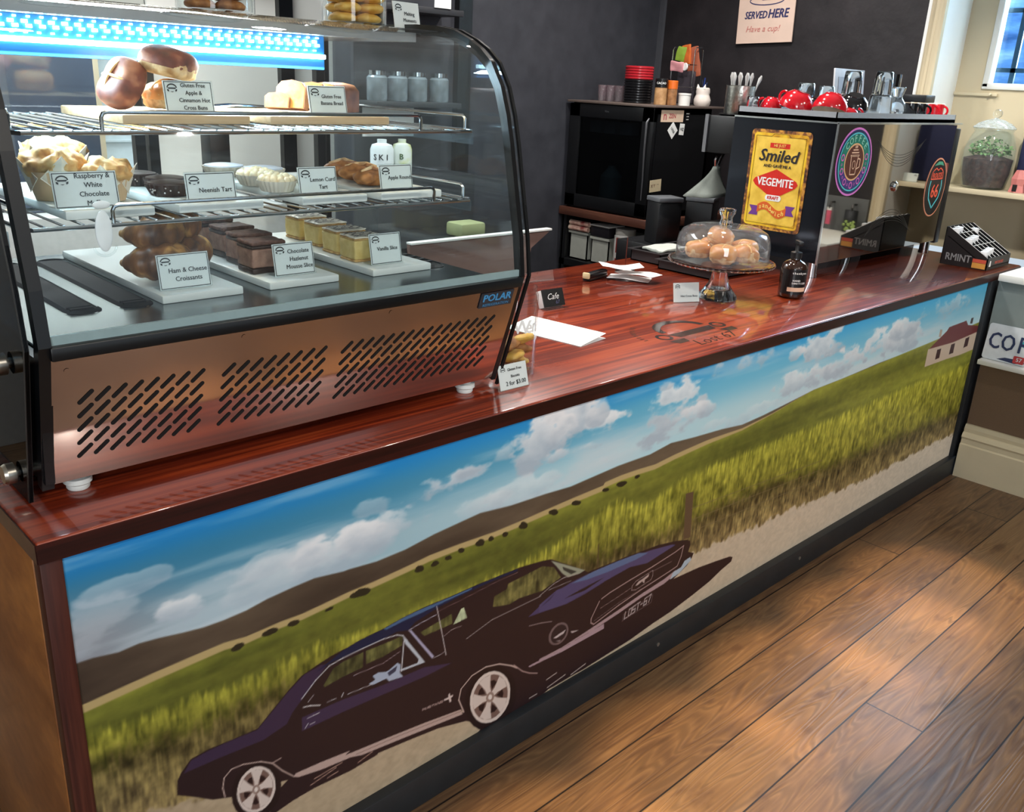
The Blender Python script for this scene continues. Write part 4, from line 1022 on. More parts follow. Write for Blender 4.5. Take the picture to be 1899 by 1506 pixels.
# black air vents in the deck
for x in (0.162, 0.250, 0.915):
    b = B()
    wv = 0.062 if x < .5 else 0.055
    o_ = rrect(x, 0.255, x+wv, 0.72, 0.026)
    i_ = rrect(x+0.006, 0.262, x+wv-0.006, 0.713, 0.021)
    for i in range(len(o_)):
        j = (i+1) % len(o_)
        b.poly([(*o_[i], 1.1565), (*o_[j], 1.1565), (*i_[j], 1.161), (*i_[i], 1.161)])
    b.poly([(*q, 1.158) for q in i_])
    for k in range(14 if x > .5 else 2):
        y = (0.30 if x > .5 else .268)+0.03*k*(1 if x > .5 else .45)
        b.box(x+0.008, y, 1.158, x+0.047, y+0.008, 1.163, 0.002)
    W(b, 'air_vent', M_SATIN if x > .5 else pm('matte_black_trough', (10, 11, 13), .75, spec=.2), 'black ribbed air vent', ang=25)

# ------------------------------------------------------------------ signs
def badge(b, x, y, s, M):
    """little car emblem: arch, lamp pair, bumper line"""
    n = 10
    f = lambda u, v: M @ Vector((x+u*s, y+v*s, 0.0006))
    for i in range(n):
        a0, a1 = PI*i/n, PI*(i+1)/n
        b.poly([f(math.cos(a0), .15+.75*math.sin(a0)), f(math.cos(a1), .15+.75*math.sin(a1)), f(.8*math.cos(a1), .15+.52*math.sin(a1)), f(.8*math.cos(a0), .15+.52*math.sin(a0))])
    b.poly([f(-.8, .2), f(.8, .2), f(.7, -.05), f(-.7, -.05)])
    for q in (-1, 1):
        b.poly([f(q*.98, -.05), f(q*.6, -.2), f(q*.62, -.55), f(q*.95, -.4)])
    b.poly([f(-.35, -.5), f(.35, -.5), f(.1, -.62), f(-.1, -.62)])
def sign(label, lines, w_, h, loc, rz=0.0, tilt=10, size=0.0105, tx=0.62, group='name cards of the cakes', logo=0.0095, plain=False, ty=0.0, gap=1.28):
    t = thing('name_card', label, 'sign', loc, rz, group)
    rot = Matrix.Rotation(R(-tilt), 4, 'X')
    b = B().box(-w_/2, 0.0, 0, w_/2, 0.0012, h, M=rot)
    b.mat(0)
    M = rot @ plane_M((0, -0.0004, 0), (1, 0, 0), (0, 0, 1))
    if not plain:
        for q in ((-w_/2+.0015, .0015, w_/2-.0015, .0027), (-w_/2+.0015, h-.0027, w_/2-.0015, h-.0015), (-w_/2+.0015, .0015, -w_/2+.0027, h-.0015), (w_/2-.0027, .0015, w_/2-.0015, h-.0015)):
            b.poly([M @ Vector((q[i], q[j], 0.0004)) for i, j in ((0, 1), (2, 1), (2, 3), (0, 3))])
    if logo: badge(b, -w_/2+0.006+logo, h-0.005-logo*0.9, logo, M)
    n = len(lines)
    for i, ln_ in enumerate(lines):
        sz = size
        if isinstance(ln_, tuple): ln_, sz = ln_
        b.text(ln_, sz, M @ Matrix.Translation((-w_/2+w_*tx, h/2+ty+((n-1)/2-i)*size*gap, 0.0006)), bold=0.00016)
    b.mat(1)
    b.build('card', [M_CARD, M_INK], t, smooth=False)
    B().box(-w_/2-.001, -0.0026, -0.0005, w_/2+.001, -0.0013, h+.0015, M=rot).box(-w_/2-.001, 0.0014, -0.0005, w_/2+.001, 0.0026, h+.0015, M=rot).box(-w_/2-.001, -0.0026, 0, w_/2+.001, 0.03, 0.0015).build('clear_stand', M_ACRYL, t, smooth=False)
    return t
S2, S1, DK = SH2+0.0055, SH1+0.0055, 1.1555
BT = 0.0155                     # board thickness
sign('card reading Gluten Free Apple & Cinnamon Hot Cross Buns', ['Gluten Free', 'Apple &', 'Cinnamon Hot', 'Cross Buns'], 0.092, 0.053, (0.432, 0.33, S1+BT+.001), 0.06, size=0.0098, tx=0.60)
sign('card reading Gluten Free Banana Bread', ['Gluten Free', 'Banana Bread'], 0.089, 0.053, (0.717, 0.33, S1+BT+.001), 0.06, size=0.0098, tx=0.60)
sign('card reading Raspberry & White Chocolate Muffin', ['Raspberry &', 'White', 'Chocolate', 'Muffin'], 0.098, 0.055, (0.198, 0.212, S2+BT+.001), 0.0, size=0.0108)
sign('card reading Neenish Tart', ['Neenish Tart'], 0.090, 0.047, (0.405, 0.214, S2+BT+.001), 0.0, size=0.0112, tx=0.58, ty=-0.006)
sign('card reading Lemon Curd Tart', ['Lemon Curd', 'Tart'], 0.082, 0.050, (0.618, 0.216, S2+BT+.001), 0.0, size=0.0105, ty=-0.005)
sign('card reading Apple Rounds', ['Apple Rounds'], 0.080, 0.049, (0.803, 0.222, S2+BT+.001), 0.0, size=0.0105, ty=-0.001)
sign('glossy card reading Ham & Cheese Croissants', ['Ham & Cheese', 'Croissants'], 0.096, 0.062, (0.378, 0.283, DK+BT+.001), 0.0, size=0.0118, tx=0.57, ty=-0.006)
sign('card reading Chocolate Hazlenut Mousse Slice', ['Chocolate', 'Hazlenut', 'Mousse Slice'], 0.089, 0.062, (0.602, 0.283, DK+BT+.001), 0.0, size=0.0115, tx=0.62)
sign('card reading Vanilla Slice', ['Vanilla Slice'], 0.080, 0.064, (0.823, 0.283, DK+BT+.001), 0.0, size=0.0112, tx=0.55)

# ------------------------------------------------------------------ serving boards
def board(label, x0, x1, y0, y1, z, m, grp):
    t = B().box(-(x1-x0)/2, 0, 0, (x1-x0)/2, y1-y0, BT-.0005, 0.003).build('serving_board', m)
    t.location = ((x0+x1)/2, y0, z)
    return tag(t, label, 'board', grp)
g1, g2, g3 = 'timber boards on the top shelf', 'white boards on the middle shelf', 'white boards on the case floor'
board('timber board under the gluten free hot cross buns', 0.288, 0.516, 0.275, 0.56, S1, M_BOARDT, g1)
board('timber board under the banana bread', 0.556, 0.823, 0.275, 0.56, S1, M_BOARDT, g1)
board('white board under the muffins', 0.158, 0.298, 0.20, 0.58, S2, M_BOARDW, g2)
board('white board under the dark round tarts', 0.338, 0.494, 0.20, 0.62, S2, M_BOARDW, g2)
board('white board under the pale lemon tarts', 0.572, 0.716, 0.20, 0.62, S2, M_BOARDW, g2)
board('white board under the apple rounds', 0.748, 0.901, 0.20, 0.58, S2, M_BOARDW, g2)
board('white board under the croissants', 0.318, 0.472, 0.25, 0.74, DK, M_BOARDW, g3)
board('white board under the chocolate slices', 0.526, 0.681, 0.25, 0.74, DK, M_BOARDW, g3)
board('white board under the vanilla slices', 0.763, 0.917, 0.25, 0.74, DK, M_BOARDW, g3)

# ------------------------------------------------------------------ food
F_BUN = ramp2('bun_crust', [(0.3, (176, 108, 50)), (0.5, (216, 152, 84)), (0.7, (236, 190, 126))], 14, 0.4, 0.3)
F_CRUMB = ramp2('bread_crumb', [(0.3, (170, 122, 72)), (0.5, (226, 190, 140)), (0.7, (244, 222, 182))], 40, 0.8, 0.8)
F_CROSS = pm('flour_cross', (228, 186, 122), 0.6)
F_DARKBUN = ramp2('dark_bun_crust', [(0.3, (62, 32, 28)), (0.5, (124, 66, 50)), (0.7, (196, 134, 100))], 22, 0.6, 0.8)
F_MUFF = ramp2('muffin_top', [(0.3, (150, 98, 54)), (0.48, (206, 156, 92)), (0.62, (224, 188, 130)), (0.72, (150, 60, 66))], 38, 0.7, 1.0)
F_PAPER = pm('muffin_paper', (214, 180, 142), 0.7, var=0.06, scale=30)
F_PAPER2 = pm('muffin_paper_flap', (226, 214, 196), 0.7, var=0.03)
F_CHOC = ramp2('dark_chocolate', [(0.3, (34, 20, 18)), (0.7, (62, 40, 34))], 40, 0.4, 0.4)
F_MOUSSE = ramp2('mousse', [(0.3, (128, 92, 78)), (0.7, (170, 132, 112))], 60, 0.7, 0.5)
F_CHTOP = ramp2('chocolate_curl_top', [(0.3, (70, 44, 38)), (0.6, (112, 78, 66)), (0.8, (150, 116, 98))], 90, 0.7, 1.0)
F_CUST = ramp2('custard', [(0.3, (212, 180, 100)), (0.7, (238, 214, 142))], 40, 0.5, 0.3)
F_PASTRY = ramp2('flaky_pastry', [(0.3, (176, 130, 74)), (0.7, (222, 184, 120))], 70, 0.7, 0.8)
F_ICING = pm('white_icing', (240, 232, 214), 0.35, var=0.02)
F_CROI = ramp2('croissant_crust', [(0.32, (84, 52, 30)), (0.5, (140, 92, 50)), (0.66, (222, 168, 94))], 16, 0.4, 0.4, aniso=(1, 3, 1))
F_TART = pm('tart_case', (214, 206, 190), 0.6, var=0.05, scale=50)
F_LEMON = ramp2('piped_cream', [(0.3, (228, 206, 160)), (0.7, (246, 234, 206))], 50, 0.6, 0.6)
F_PALEB = pm('pale_blue_icing', (206, 214, 226), 0.4, var=0.02)
F_APPLE = ramp2('sugared_pastry', [(0.3, (128, 78, 40)), (0.6, (186, 126, 72)), (0.8, (222, 176, 120))], 46, 0.6, 0.7)
F_BAN = ramp2('banana_bread', [(0.35, (176, 112, 44)), (0.65, (206, 148, 70))], 60, 0.8, 0.6)
F_BANC = ramp2('banana_bread_crust', [(0.3, (104, 56, 34)), (0.7, (150, 92, 54))], 30, 0.6, 0.5)
def nocat(t): return t
# hot cross buns of the top shelf
def bun(name, label, loc, r, rot, crust, seed, grp, cross=True, crumb=True, cat='bun'):
    t = thing(name, label, cat, loc, 0, grp)
    t.rotation_euler = rot
    B().blob((0, 0, 0), r, r[0]*0.10, 26, seed, 4, sq=2.7, flat=0.15 if crumb else 0.72).build('crust', crust, t, ang=80)
    if crumb:
        bb = B().blob((0, 0, -r[2]*.06), (r[0]*.97, r[1]*.97, r[2]*.8), r[0]*.09, 55, seed+3, 4, sq=3.0, flat=.82, octs=3)
        bb.build('torn_side', F_CRUMB, t, ang=180)
    if cross:
        cb = B()
        for ax in (0, 1):
            pts = []
            for i in range(11):
                a = -1.15+2.3*i/10
                u, v = math.sin(a), math.cos(a)
                pts.append((u*r[0]*1.02 if ax == 0 else 0, u*r[1]*1.02 if ax == 1 else 0, v*r[2]*1.03))
            cb.tube(pts, r[0]*0.06, 6)
        cb.build('cross', F_CROSS, t)
    return t
gb = 'gluten free hot cross buns on the top shelf'
bun('hot_cross_bun', 'dark glazed bun leaning on its edge left of the other two', (0.343, 0.402, S1+BT+0.044), (0.044, 0.042, 0.028), (0.2, R(-58), 0), F_DARKBUN, 2, gb, crumb=False)
bun('hot_cross_bun', 'crumbly brown bun lying lowest behind the Apple & Cinnamon card', (0.424, 0.398, S1+BT+0.024), (0.044, 0.042, 0.028), (0, 0, 0.3), F_BUN, 5, gb)
bun('hot_cross_bun', 'reddish bun with crumbs balanced on top of the two others', (0.421, 0.385, S1+BT+0.079), (0.048, 0.045, 0.029), (R(10), R(6), 0.6), F_DARKBUN, 8, gb, cross=False)
# banana bread
def slab(label, loc, w_, d, h, rot, grp='slices of banana bread', name='banana_bread_slice'):
    t = thing(name, label, 'cake', loc, 0, grp)
    t.rotation_euler = rot
    pf = [(-w_/2, 0), (w_/2, 0), (w_/2*1.02, h*.72), (w_/2*.7, h*.93), (0, h), (-w_/2*.7, h*.93), (-w_/2*1.02, h*.72)]
    B().prism([(x*.93, z*.96+h*.015) for x, z in pf], lambda x, z: (x, -d/2-0.0006, z), (0, d+0.0012, 0)).build('crumb', F_BAN, t, smooth=False)
    B().prism(pf, lambda x, z: (x, -d/2, z), (0, d, 0)).build('crust', F_BANC, t, ang=50)
    return t
zz = S1+BT+0.001
slab('small end slice of banana bread lying lowest at the left', (0.662, 0.43, zz+.004), 0.05, 0.022, 0.03, (R(-14), 0, R(-50)))
slab('first tall slice of banana bread leaning behind the small end piece', (0.683, 0.415, zz+.004), 0.062, 0.02, 0.056, (R(-16), 0, R(-55)))
slab('second tall slice of banana bread half behind the Banana Bread card', (0.722, 0.400, zz+.004), 0.062, 0.02, 0.054, (R(-14), 0, R(-52)))
slab('thick uncut block of banana bread right of the Banana Bread card', (0.792, 0.43, zz), 0.075, 0.085, 0.058, (0, 0, R(-62)), name='banana_bread_loaf')
# tongs on the top shelf
t = thing('serving_tongs', 'steel tongs lying behind the banana bread board', 'tongs', (0.66, 0.585, S1+0.012))
for s in (-1, 1):
    B().tube([(-0.07, 0.012*s, 0), (-0.02, 0.016*s, 0.006), (0.05, 0.008*s, 0.004), (0.075, 0, 0.002)], [0.006, 0.004, 0.004, 0.005], 8).build('arm', M_CHROME, t)
# muffins
def muffin(label, loc, k, rz):
    t = thing('muffin', label, 'muffin', loc, rz, 'muffins on the middle shelf')
    B().lathe([(0, 0), (0.030*k, 0), (0.043*k, 0.045*k), (0.041*k, 0.045*k), (0.028*k, 0.004), (0, 0.004)], seg=28, fl=lambda a, r, z: 1+0.02*math.sin(a*14)*(z > .02)).build('paper_cup', F_PAPER, t)
    f = B()
    for q in range(4):
        a = PI/2*q + 0.4
        ca, sa = math.cos(a), math.sin(a)
        def pt(u, r, z): return (r*math.cos(a+u), r*math.sin(a+u), z)
        f.prism([(0, 0), (1, 0), (2, 0), (3, 0)], lambda i, _: [pt(-.75, .042*k, .036*k), pt(-.02, .0365*k, .012*k), pt(.75, .042*k, .036*k), pt(0, .056*k, .072*k)][int(i)], (ca*.0012, sa*.0012, 0))
    f.build('paper_flap', F_PAPER2, t, smooth=False)
    B().blob((0, 0, 0.055*k), (0.047*k, 0.047*k, 0.026*k), 0.011*k, 60, rz*9+1, 4, octs=2).build('crumble_top', F_MUFF, t, ang=180)
    return t
zm = S2+BT+0.0005
muffin('muffin in a pale paper furthest back behind the other two', (0.230, 0.445, zm), 1.1, 0.3)
muffin('big muffin at the left end with pointed paper flaps', (0.190, 0.330, zm), 1.02, 1.1)
muffin('muffin with red berry pieces right behind the Raspberry card', (0.258, 0.285, zm+0.001), 0.84, 2.2)
# tarts
def tart(label, loc, r, fill, grp, piped=False, frill=26, h=0.02, case=None, dots=False, rz=0.0):
    t = thing('tart', label, 'tart', loc, rz, grp)
    B().lathe([(0, 0), (r*.78, 0), (r*.98, h*.8), (r, h), (r*.95, h), (r*.8, h*.5), (0, h*.5)], seg=104, fl=lambda a, q, z: 1+0.025*math.sin(a*frill)*(q > r*.7)).build('tart_case', case or F_TART, t)
    b = B()
    if piped:
        for rr, n, zz_ in ((r*.78, 14, h*1.05), (r*.46, 9, h*1.25), (0.0, 1, h*1.4)):
            for k in range(n):
                a = 2*PI*k/n
                b.blob((rr*math.cos(a), rr*math.sin(a), zz_), (r*.2, r*.2, h*.42), r*.04, 60, k, 2)
    else:
        b.lathe([(r*.93, h*.8), (r*.9, h*1.1), (r*.6, h*1.22), (0, h*1.25)], seg=48)
    b.build('filling', fill, t)
    if dots:
        d = B()
        for k in range(30):
            a, q = random.random()*6.28, r*(.9+.09*random.random())
            d.blob((q*math.cos(a), q*math.sin(a), h*(.3+.6*random.random())), (.0016, .0016, .0016), sub=1)
        tag(d.build('sprinkles', pm('nut_crumbs', (206, 200, 196), .6), t), None, kind='stuff')
    return t
gt = 'dark chocolate topped tarts'
tart('dark tart standing alone at the back left of its board', (0.383, 0.47, zm), 0.036, F_CHOC, gt, case=F_CHOC, dots=True)
tart('dark tart directly behind the front dark tart', (0.400, 0.385, zm), 0.039, F_CHOC, gt, case=F_CHOC, dots=True)
tart('dark speckled tart at the front, left of the Neenish Tart card', (0.374, 0.315, zm), 0.040, F_CHOC, gt, case=F_CHOC, dots=True)
gt = 'pale tarts in foil cases'
tart('pale blue iced tart furthest back above the Neenish card', (0.603, 0.56, zm), 0.044, F_PALEB, gt, frill=20)
tart('pale blue iced tart behind the cream topped one', (0.656, 0.49, zm), 0.044, F_PALEB, gt, frill=20)
tart('cream topped tart in the middle beside the Neenish card', (0.587, 0.395, zm), 0.039, F_LEMON, gt, True)
tart('cream piped tart at the front left of the Lemon Curd card', (0.575, 0.295, zm), 0.037, F_LEMON, gt, True, rz=.4)
tart('cream piped tart mostly hidden behind the Lemon Curd card', (0.652, 0.285, zm), 0.036, F_LEMON, gt, True, rz=.8)
# apple rounds
def round_(label, loc, rz, k=1.0):
    t = thing('apple_round', label, 'pastry', loc, rz, 'apple rounds on the middle shelf')
    B().blob((0, 0, 0.017*k), (0.048*k, 0.034*k, 0.018*k), 0.006, 50, rz*5, 4, octs=2, flat=.8).build('pastry', F_APPLE, t, ang=180)
    B().tube([(-0.034*k, 0.004, 0.031*k), (-.01, -.004, 0.0365*k), (0.012, 0.004, 0.0365*k), (0.034*k, -.003, 0.031*k)], [.002, .004, .004, .002], 6).build('split', F_CRUMB, t)
round_('apple round at the back, lighter and flatter', (0.83, 0.46, zm), 0.2)
round_('apple round in the middle of the three', (0.822, 0.375, zm), -0.3)
round_('apple round at the front touching the Apple Rounds card', (0.795, 0.302, zm), 0.5)
# croissants: crescents with rolled ridges, stacked
def croissant(label, loc, rot, k=1.0):
    t = thing('croissant', label, 'croissant', loc, 0, 'croissants in a pile')
    t.rotation_euler = rot
    pts, rr = [], []
    for i in range(41):
        u = i/40
        a = PI*(0.02+0.96*u)
        pts.append((0.062*k*math.cos(a), -0.05*k*math.sin(a)+0.02, 0.004*math.sin(PI*u)))
        env = max(0.12, math.sin(PI*min(max(u, .03), .97)))**0.75
        rr.append(k*0.036*env*(1+0.16*abs(math.sin(PI*u*7))))
    B().tube(pts, rr, 16).build('crust', F_CROI, t, ang=80)
    fb = B()
    fb.tube([(0.042*k*math.cos(a), -0.066*k*math.sin(a)+0.02, -0.012) for a in [PI*(.2+.6*i/12) for i in range(13)]], [0.008]*13, 8)
    fb.build('melted_cheese', pm('toasted_cheese', (196, 132, 60), .5, var=.1), t)
    return t
zc = DK+BT
croissant('croissant lying at the bottom left of the pile', (0.368, 0.385, zc+.034), (0, 0, 0.15), .90)
croissant('croissant lying at the bottom right of the pile', (0.440, 0.425, zc+.034), (0, 0, 0.75), .82)
croissant('paler croissant on top at the left of the pile', (0.370, 0.40, zc+.088), (R(8), R(-4), 0.35), .86)
croissant('darker croissant on top at the right of the pile', (0.436, 0.44, zc+.086), (R(4), R(6), 1.1), .74)
# slices
def slice_(name, label, loc, layers, grp, w_=0.075, d=0.062, top=None, drizzle=False, rz=0.0):
    t = thing(name, label, 'cake', loc, rz, grp)
    z = 0.0
    for i, (nm, m, h) in enumerate(layers):
        b = B().box(-w_/2, 0, z, w_/2, d, z+h, 0.003)
        bmesh.ops.subdivide_edges(b.bm, edges=[e for e in b.bm.edges if e.calc_length() > .02], cuts=6, use_grid_fill=True)
        for v in b.bm.verts:
            v.co += noise.noise_vector(v.co*70+Vector((loc[0]*50, loc[1]*50, i)))*0.0016
        b.build(nm, m, t, ang=50)
        z += h
    if drizzle:
        b = B()
        f = lambda x, y: (x, y, z+0.0016)
        for k in range(5):
            x0 = -w_/2+w_*(k+.2)/5
            stroke(b, [(x0+.012*math.sin(i*1.2+k), d*i/8) for i in range(9)], .0022, f)
            stroke(b, [(-w_/2+w_*i/8, d*(k+.3)/5+.007*math.sin(i*1.5+k*2)) for i in range(9)], .002, f)
        b.build('chocolate_drizzle', F_CHOC, t, smooth=False)
    return t
cl = [('base', F_CHOC, .012), ('mousse', F_MOUSSE, .036), ('ganache', F_CHOC, .007), ('chocolate_curls', F_CHTOP, .008)]
gc = 'chocolate hazelnut slices on the case floor'
for k, (lab, y, x) in enumerate((('front chocolate slice beside its name card', .325, .570), ('second chocolate slice from the front', .410, .590), ('third chocolate slice, behind the second', .505, .602), ('chocolate slice at the very back of its board', .615, .612))):
    slice_('chocolate_slice', lab, (x, y, zc), cl, gc, rz=0.03*k)
vl = [('pastry_base', F_PASTRY, .006), ('custard', F_CUST, .040), ('pastry_top', F_PASTRY, .004), ('icing', F_ICING, .004)]
gv = 'vanilla slices on the case floor'
for k, (lab, y, x) in enumerate((('front vanilla slice beside its name card', .325, .810), ('second vanilla slice from the front', .415, .824), ('third vanilla slice, behind the second', .515, .840), ('vanilla slice at the very back of its board', .615, .850))):
    slice_('vanilla_slice', lab, (x, y, zc), vl, gv, w_=.078, drizzle=True, rz=-.04+.02*k)
# clear suction hook with white tag on the inside of the glass
t = thing('suction_hook', 'clear suction hook with a white oval tag on the case glass', 'hook', (0.172, 0.088, 1.318))
B().blob((0, 0, 0), (0.0125, 0.003, 0.030), sub=3).build('white_tag', pm('hook_white', (244, 246, 244), .4), t)
B().blob((0, 0.0, 0.038), (0.013, 0.003, 0.006), sub=3).build('top_tag', pm('hook_white', (244, 246, 244), .4), t)
B().tube([(0.016*math.cos(a), 0, -0.022+0.014*math.sin(a)) for a in [PI+PI*i/12 for i in range(13)]], .0018, 8).build('clear_hook', M_ACRYL, t)

# ------------------------------------------------------------------ on top of the display case
TOPZ = 1.6385
M_COOKIE = ramp2('brown_cookie', [(0.3, (120, 70, 34)), (0.6, (176, 116, 62)), (0.8, (206, 152, 92))], 50, 0.7, 0.6)
M_YELLOW = ramp2('yellow_biscuit', [(0.3, (214, 158, 62)), (0.7, (240, 196, 104))], 40, 0.6, 0.4)
M_WHITEPL = pm('white_plastic', (228, 228, 224), 0.4, var=0.02)
def cookie_jar(label, x, y, r, h, m, grp, n, stack, cr, ck):
    t = thing('cookie_jar', label, 'jar', (x, y, TOPZ), 0, grp)
    B().lathe([(0, 0), (r*.92, 0), (r, .012), (r, h), (r-.004, h), (r-.004, .014), (0, .008)], seg=40).build('glass_jar', M_CLEAR, t)
    B().lathe([(0, h+.001), (r+.004, h+.001), (r+.004, h+.02), (r*.6, h+.035), (0, h+.037)], seg=32).build('lid', M_STEEL, t)
    for k in range(n):
        a = 2*PI*k/n+.3
        for j in range(stack):
            free(B().blob((r*.52*math.cos(a+j*.3), r*.52*math.sin(a+j*.3), .022+j*cr*.72), (cr, cr, cr*.38), cr*.09, 70, k+j*3, 3).build('cookie', m, t), *ck)
    return t
gj = 'cookie jars on top of the display case'
cookie_jar('jar of brown cookies at the far left on top of the case', 0.285, 0.50, 0.040, 0.17, M_COOKIE, gj, 3, 6, .018, ('small brown cookie in the leftmost narrow jar on the case', 'biscuit', 'cookies in the leftmost jar'))
cookie_jar('jar of dark brown cookies in the middle of the case top', 0.580, 0.51, 0.074, 0.17, M_COOKIE, gj, 4, 4, .029, ('dark brown cookie in the middle jar on the case', 'biscuit', 'cookies in the middle jar'))
cookie_jar('jar of yellow sandwich biscuits at the right of the case top', 0.898, 0.505, 0.070, 0.17, M_YELLOW, gj, 4, 6, .029, ('yellow biscuit in the right hand jar on the case', 'biscuit', 'yellow biscuits in the right jar'))
sign('card reading Melting Moments beside the yellow biscuit jar', ['Melting', 'Moments'], 0.078, 0.062, (1.0-.005, 0.44, TOPZ+.001), 0.12, size=0.0105, plain=True, tx=.6, group='name cards on the case top')
sign('blank backed white card left of the dark cookie jar', [], 0.095, 0.07, (0.372, 0.455, TOPZ+.001), 0.0, plain=False, logo=0, group='name cards on the case top')

# ------------------------------------------------------------------ worktop, near the case
# biscuit jar with lettering
t = thing('biscuit_jar', 'tall glass biscuit jar with white lettering beside the display case', 'jar', (1.128, 0.196, HT+.0005), R(12))
jr = 0.052
B().lathe([(0, 0), (jr*.94, 0), (jr, .008), (jr, .185), (jr*.93, .196), (jr*.93, .205), (jr*.9, .205), (jr*.9, .194), (jr-.003, .183), (jr-.003, .012), (0, .008)], seg=48).build('glass_jar', M_CLEAR, t)
tb = B()
for i, ch in enumerate('Wen'):
    a = R(-128+20*i)
    tb.text(ch, .045, plane_M((jr*1.012*math.cos(a), jr*1.012*math.sin(a), .118), (-math.sin(a), math.cos(a), 0), (0, 0, 1)), bold=.001, sx=.9)
tb.build('lettering', pm('white_print', (240, 240, 238), .5), t, 'white lettering', smooth=False)
for k in range(7):
    a = 1.9*k
    free(B().blob((.021*math.cos(a), .021*math.sin(a), .024+.0095*k), (.026, .026, .011), .004, 70, k, 3, M=Euler((.4*math.sin(a), .4*math.cos(a), 0)).to_matrix().to_4x4()).build('biscuit', M_COOKIE if k % 2 else M_YELLOW, t), *(('brown biscuit in the tall lettered biscuit jar', 'biscuit', 'brown biscuits in the lettered jar') if k % 2 else ('yellow biscuit in the tall lettered biscuit jar', 'biscuit', 'yellow biscuits in the lettered jar')))
sign('card reading Gluten Free Biscuits 2 for $3.00', ['Gluten Free', 'Biscuits', ('2 for $3.00', .0135)], 0.085, 0.056, (1.038, 0.094, HT+.0015), -.02, tilt=16, size=0.0088, tx=.56, plain=True, gap=1.75, logo=.007, group='name cards on the worktop')
# folded paper menus
t = thing('menu_sheets', 'white folded paper menus lying on the worktop', 'paper', (1.455, 0.37, HT+.0005), R(8.5))
B().box(-.062, -.126, 0, .062, .126, .0008).build('lower_sheet', pm('white_paper_sheet', (240, 240, 238), .6, var=.01), t, smooth=False)
b = B().box(-.062, -.126, .0012, .062, .126, .002)
for v in b.bm.verts: v.co.z += (v.co.x+.062)*.10
for k in range(12):
    y = .1-.017*k
    b.mat(0)
    b.poly([(q, y+e, .0024+(q+.062)*.10) for q, e in ((-.05, 0), (.045-.02*(k % 3), 0), (.045-.02*(k % 3), .0016), (-.05, .0016))])
    b.mat(1)
b.build('upper_sheet', [pm('white_paper_sheet', (240, 240, 238)), pm('pale_print', (196, 198, 204), .6)], t, smooth=False)
# card holder
t = thing('card_holder', 'small stack of black business cards in a clear stand', 'card holder', (1.662, 0.565, HT+.0008), R(-4))
tl = Matrix.Rotation(R(-22), 4, 'X')
M = tl @ plane_M((0, -.0005, 0), (1, 0, 0), (0, 0, 1))
b = B().box(-.043, 0, .008, .043, .003, .062, .0008, M=tl)
b.mat(0)
b.text('Cafe', .026, M @ Matrix.Translation((-.004, .038, .0006)), shear=.4)
b.mat(1)
b.text('67', .016, M @ Matrix.Translation((.012, .020, .0006)), shear=.2)
b.mat(2)
b.build('front_card', [M_BLACK, M_CARD, pm('dim_print', (96, 100, 140), .5)], t, smooth=False)
B().box(-.043, .0035, .008, .043, .026, .061, .0008, M=tl).build('card_stack', M_CARD, t, 'white edges of the cards behind')
b = B().box(-.046, -.012, 0, .046, .05, .003).box(-.046, .027, .003, .046, .029, .05, M=tl)
for x in (-.024, .024):
    b.tube([(x-.012, -.010, .003), (x-.011, -.009, .018), (x, -.006, .026), (x+.011, -.009, .018), (x+.012, -.010, .003)], .0014, 6)
b.build('clear_stand', M_ACRYL, t)
# bill spike with receipts, and the small black box with the pale end
t = thing('bill_spike', 'thin upright metal bill spike on a black foot', 'bill spike', (2.31, 0.83, HT+.0005))
B().lathe([(0, 0), (.036, 0), (.036, .008), (.03, .012), (0, .013)], seg=28).build('foot', M_BLACK, t)
B().cyl((0, 0, .012), (0, 0, .115), .0016, seg=8).cyl((0, 0, .115), (0, 0, .13), .0016, .0003, seg=8).build('needle', pm('rusty_wire', (110, 52, 40), .4, .6), t)
gp_ = 'white receipts pierced by the bill spike'
for k, (dx, dy, rz, lab) in enumerate(((-.02, -.03, .5, 'lowest white receipt under the others'), (.0, -.055, .1, 'middle white receipt hanging toward the front'), (-.035, .0, .9, 'top white receipt with a curled edge'))):
    b = B().box(-.04, -.085, 0, .04, .065, .0007)
    bmesh.ops.subdivide_edges(b.bm, edges=b.bm.edges[:], cuts=5, use_grid_fill=True)
    for v in b.bm.verts: v.co.z += .012*math.sin((v.co.y+.08)*18+k)**2*(.4+.3*k)
    o = b.build('receipt', pm('white_paper_sheet', (240, 240, 238)))
    o.location = (2.225+dx, .765+dy, HT+.004+.017*k); o.rotation_euler = (0, 0, rz)
    tag(o, lab, 'receipt', gp_)
t = thing('stapler', 'slim black stapler with a pale cream end beside the receipts', 'stapler', (2.095, .80, HT+.0005), R(12))
B().box(-.045, -.014, 0, .085, .014, .007, .002).build('base', M_BLACK, t)
B().box(-.045, -.0135, .0095, .085, .0135, .026, .004).build('arm', M_BLACK, t)
B().box(-.05, -.0145, .008, -.042, .0145, .03, .005).build('end_cap', pm('cream_plastic', (222, 204, 158), .4), t, 'pale cream end')
B().box(-.04, -.0142, .0072, .085, .0142, .0094).build('rail', M_STEEL, t, smooth=False)
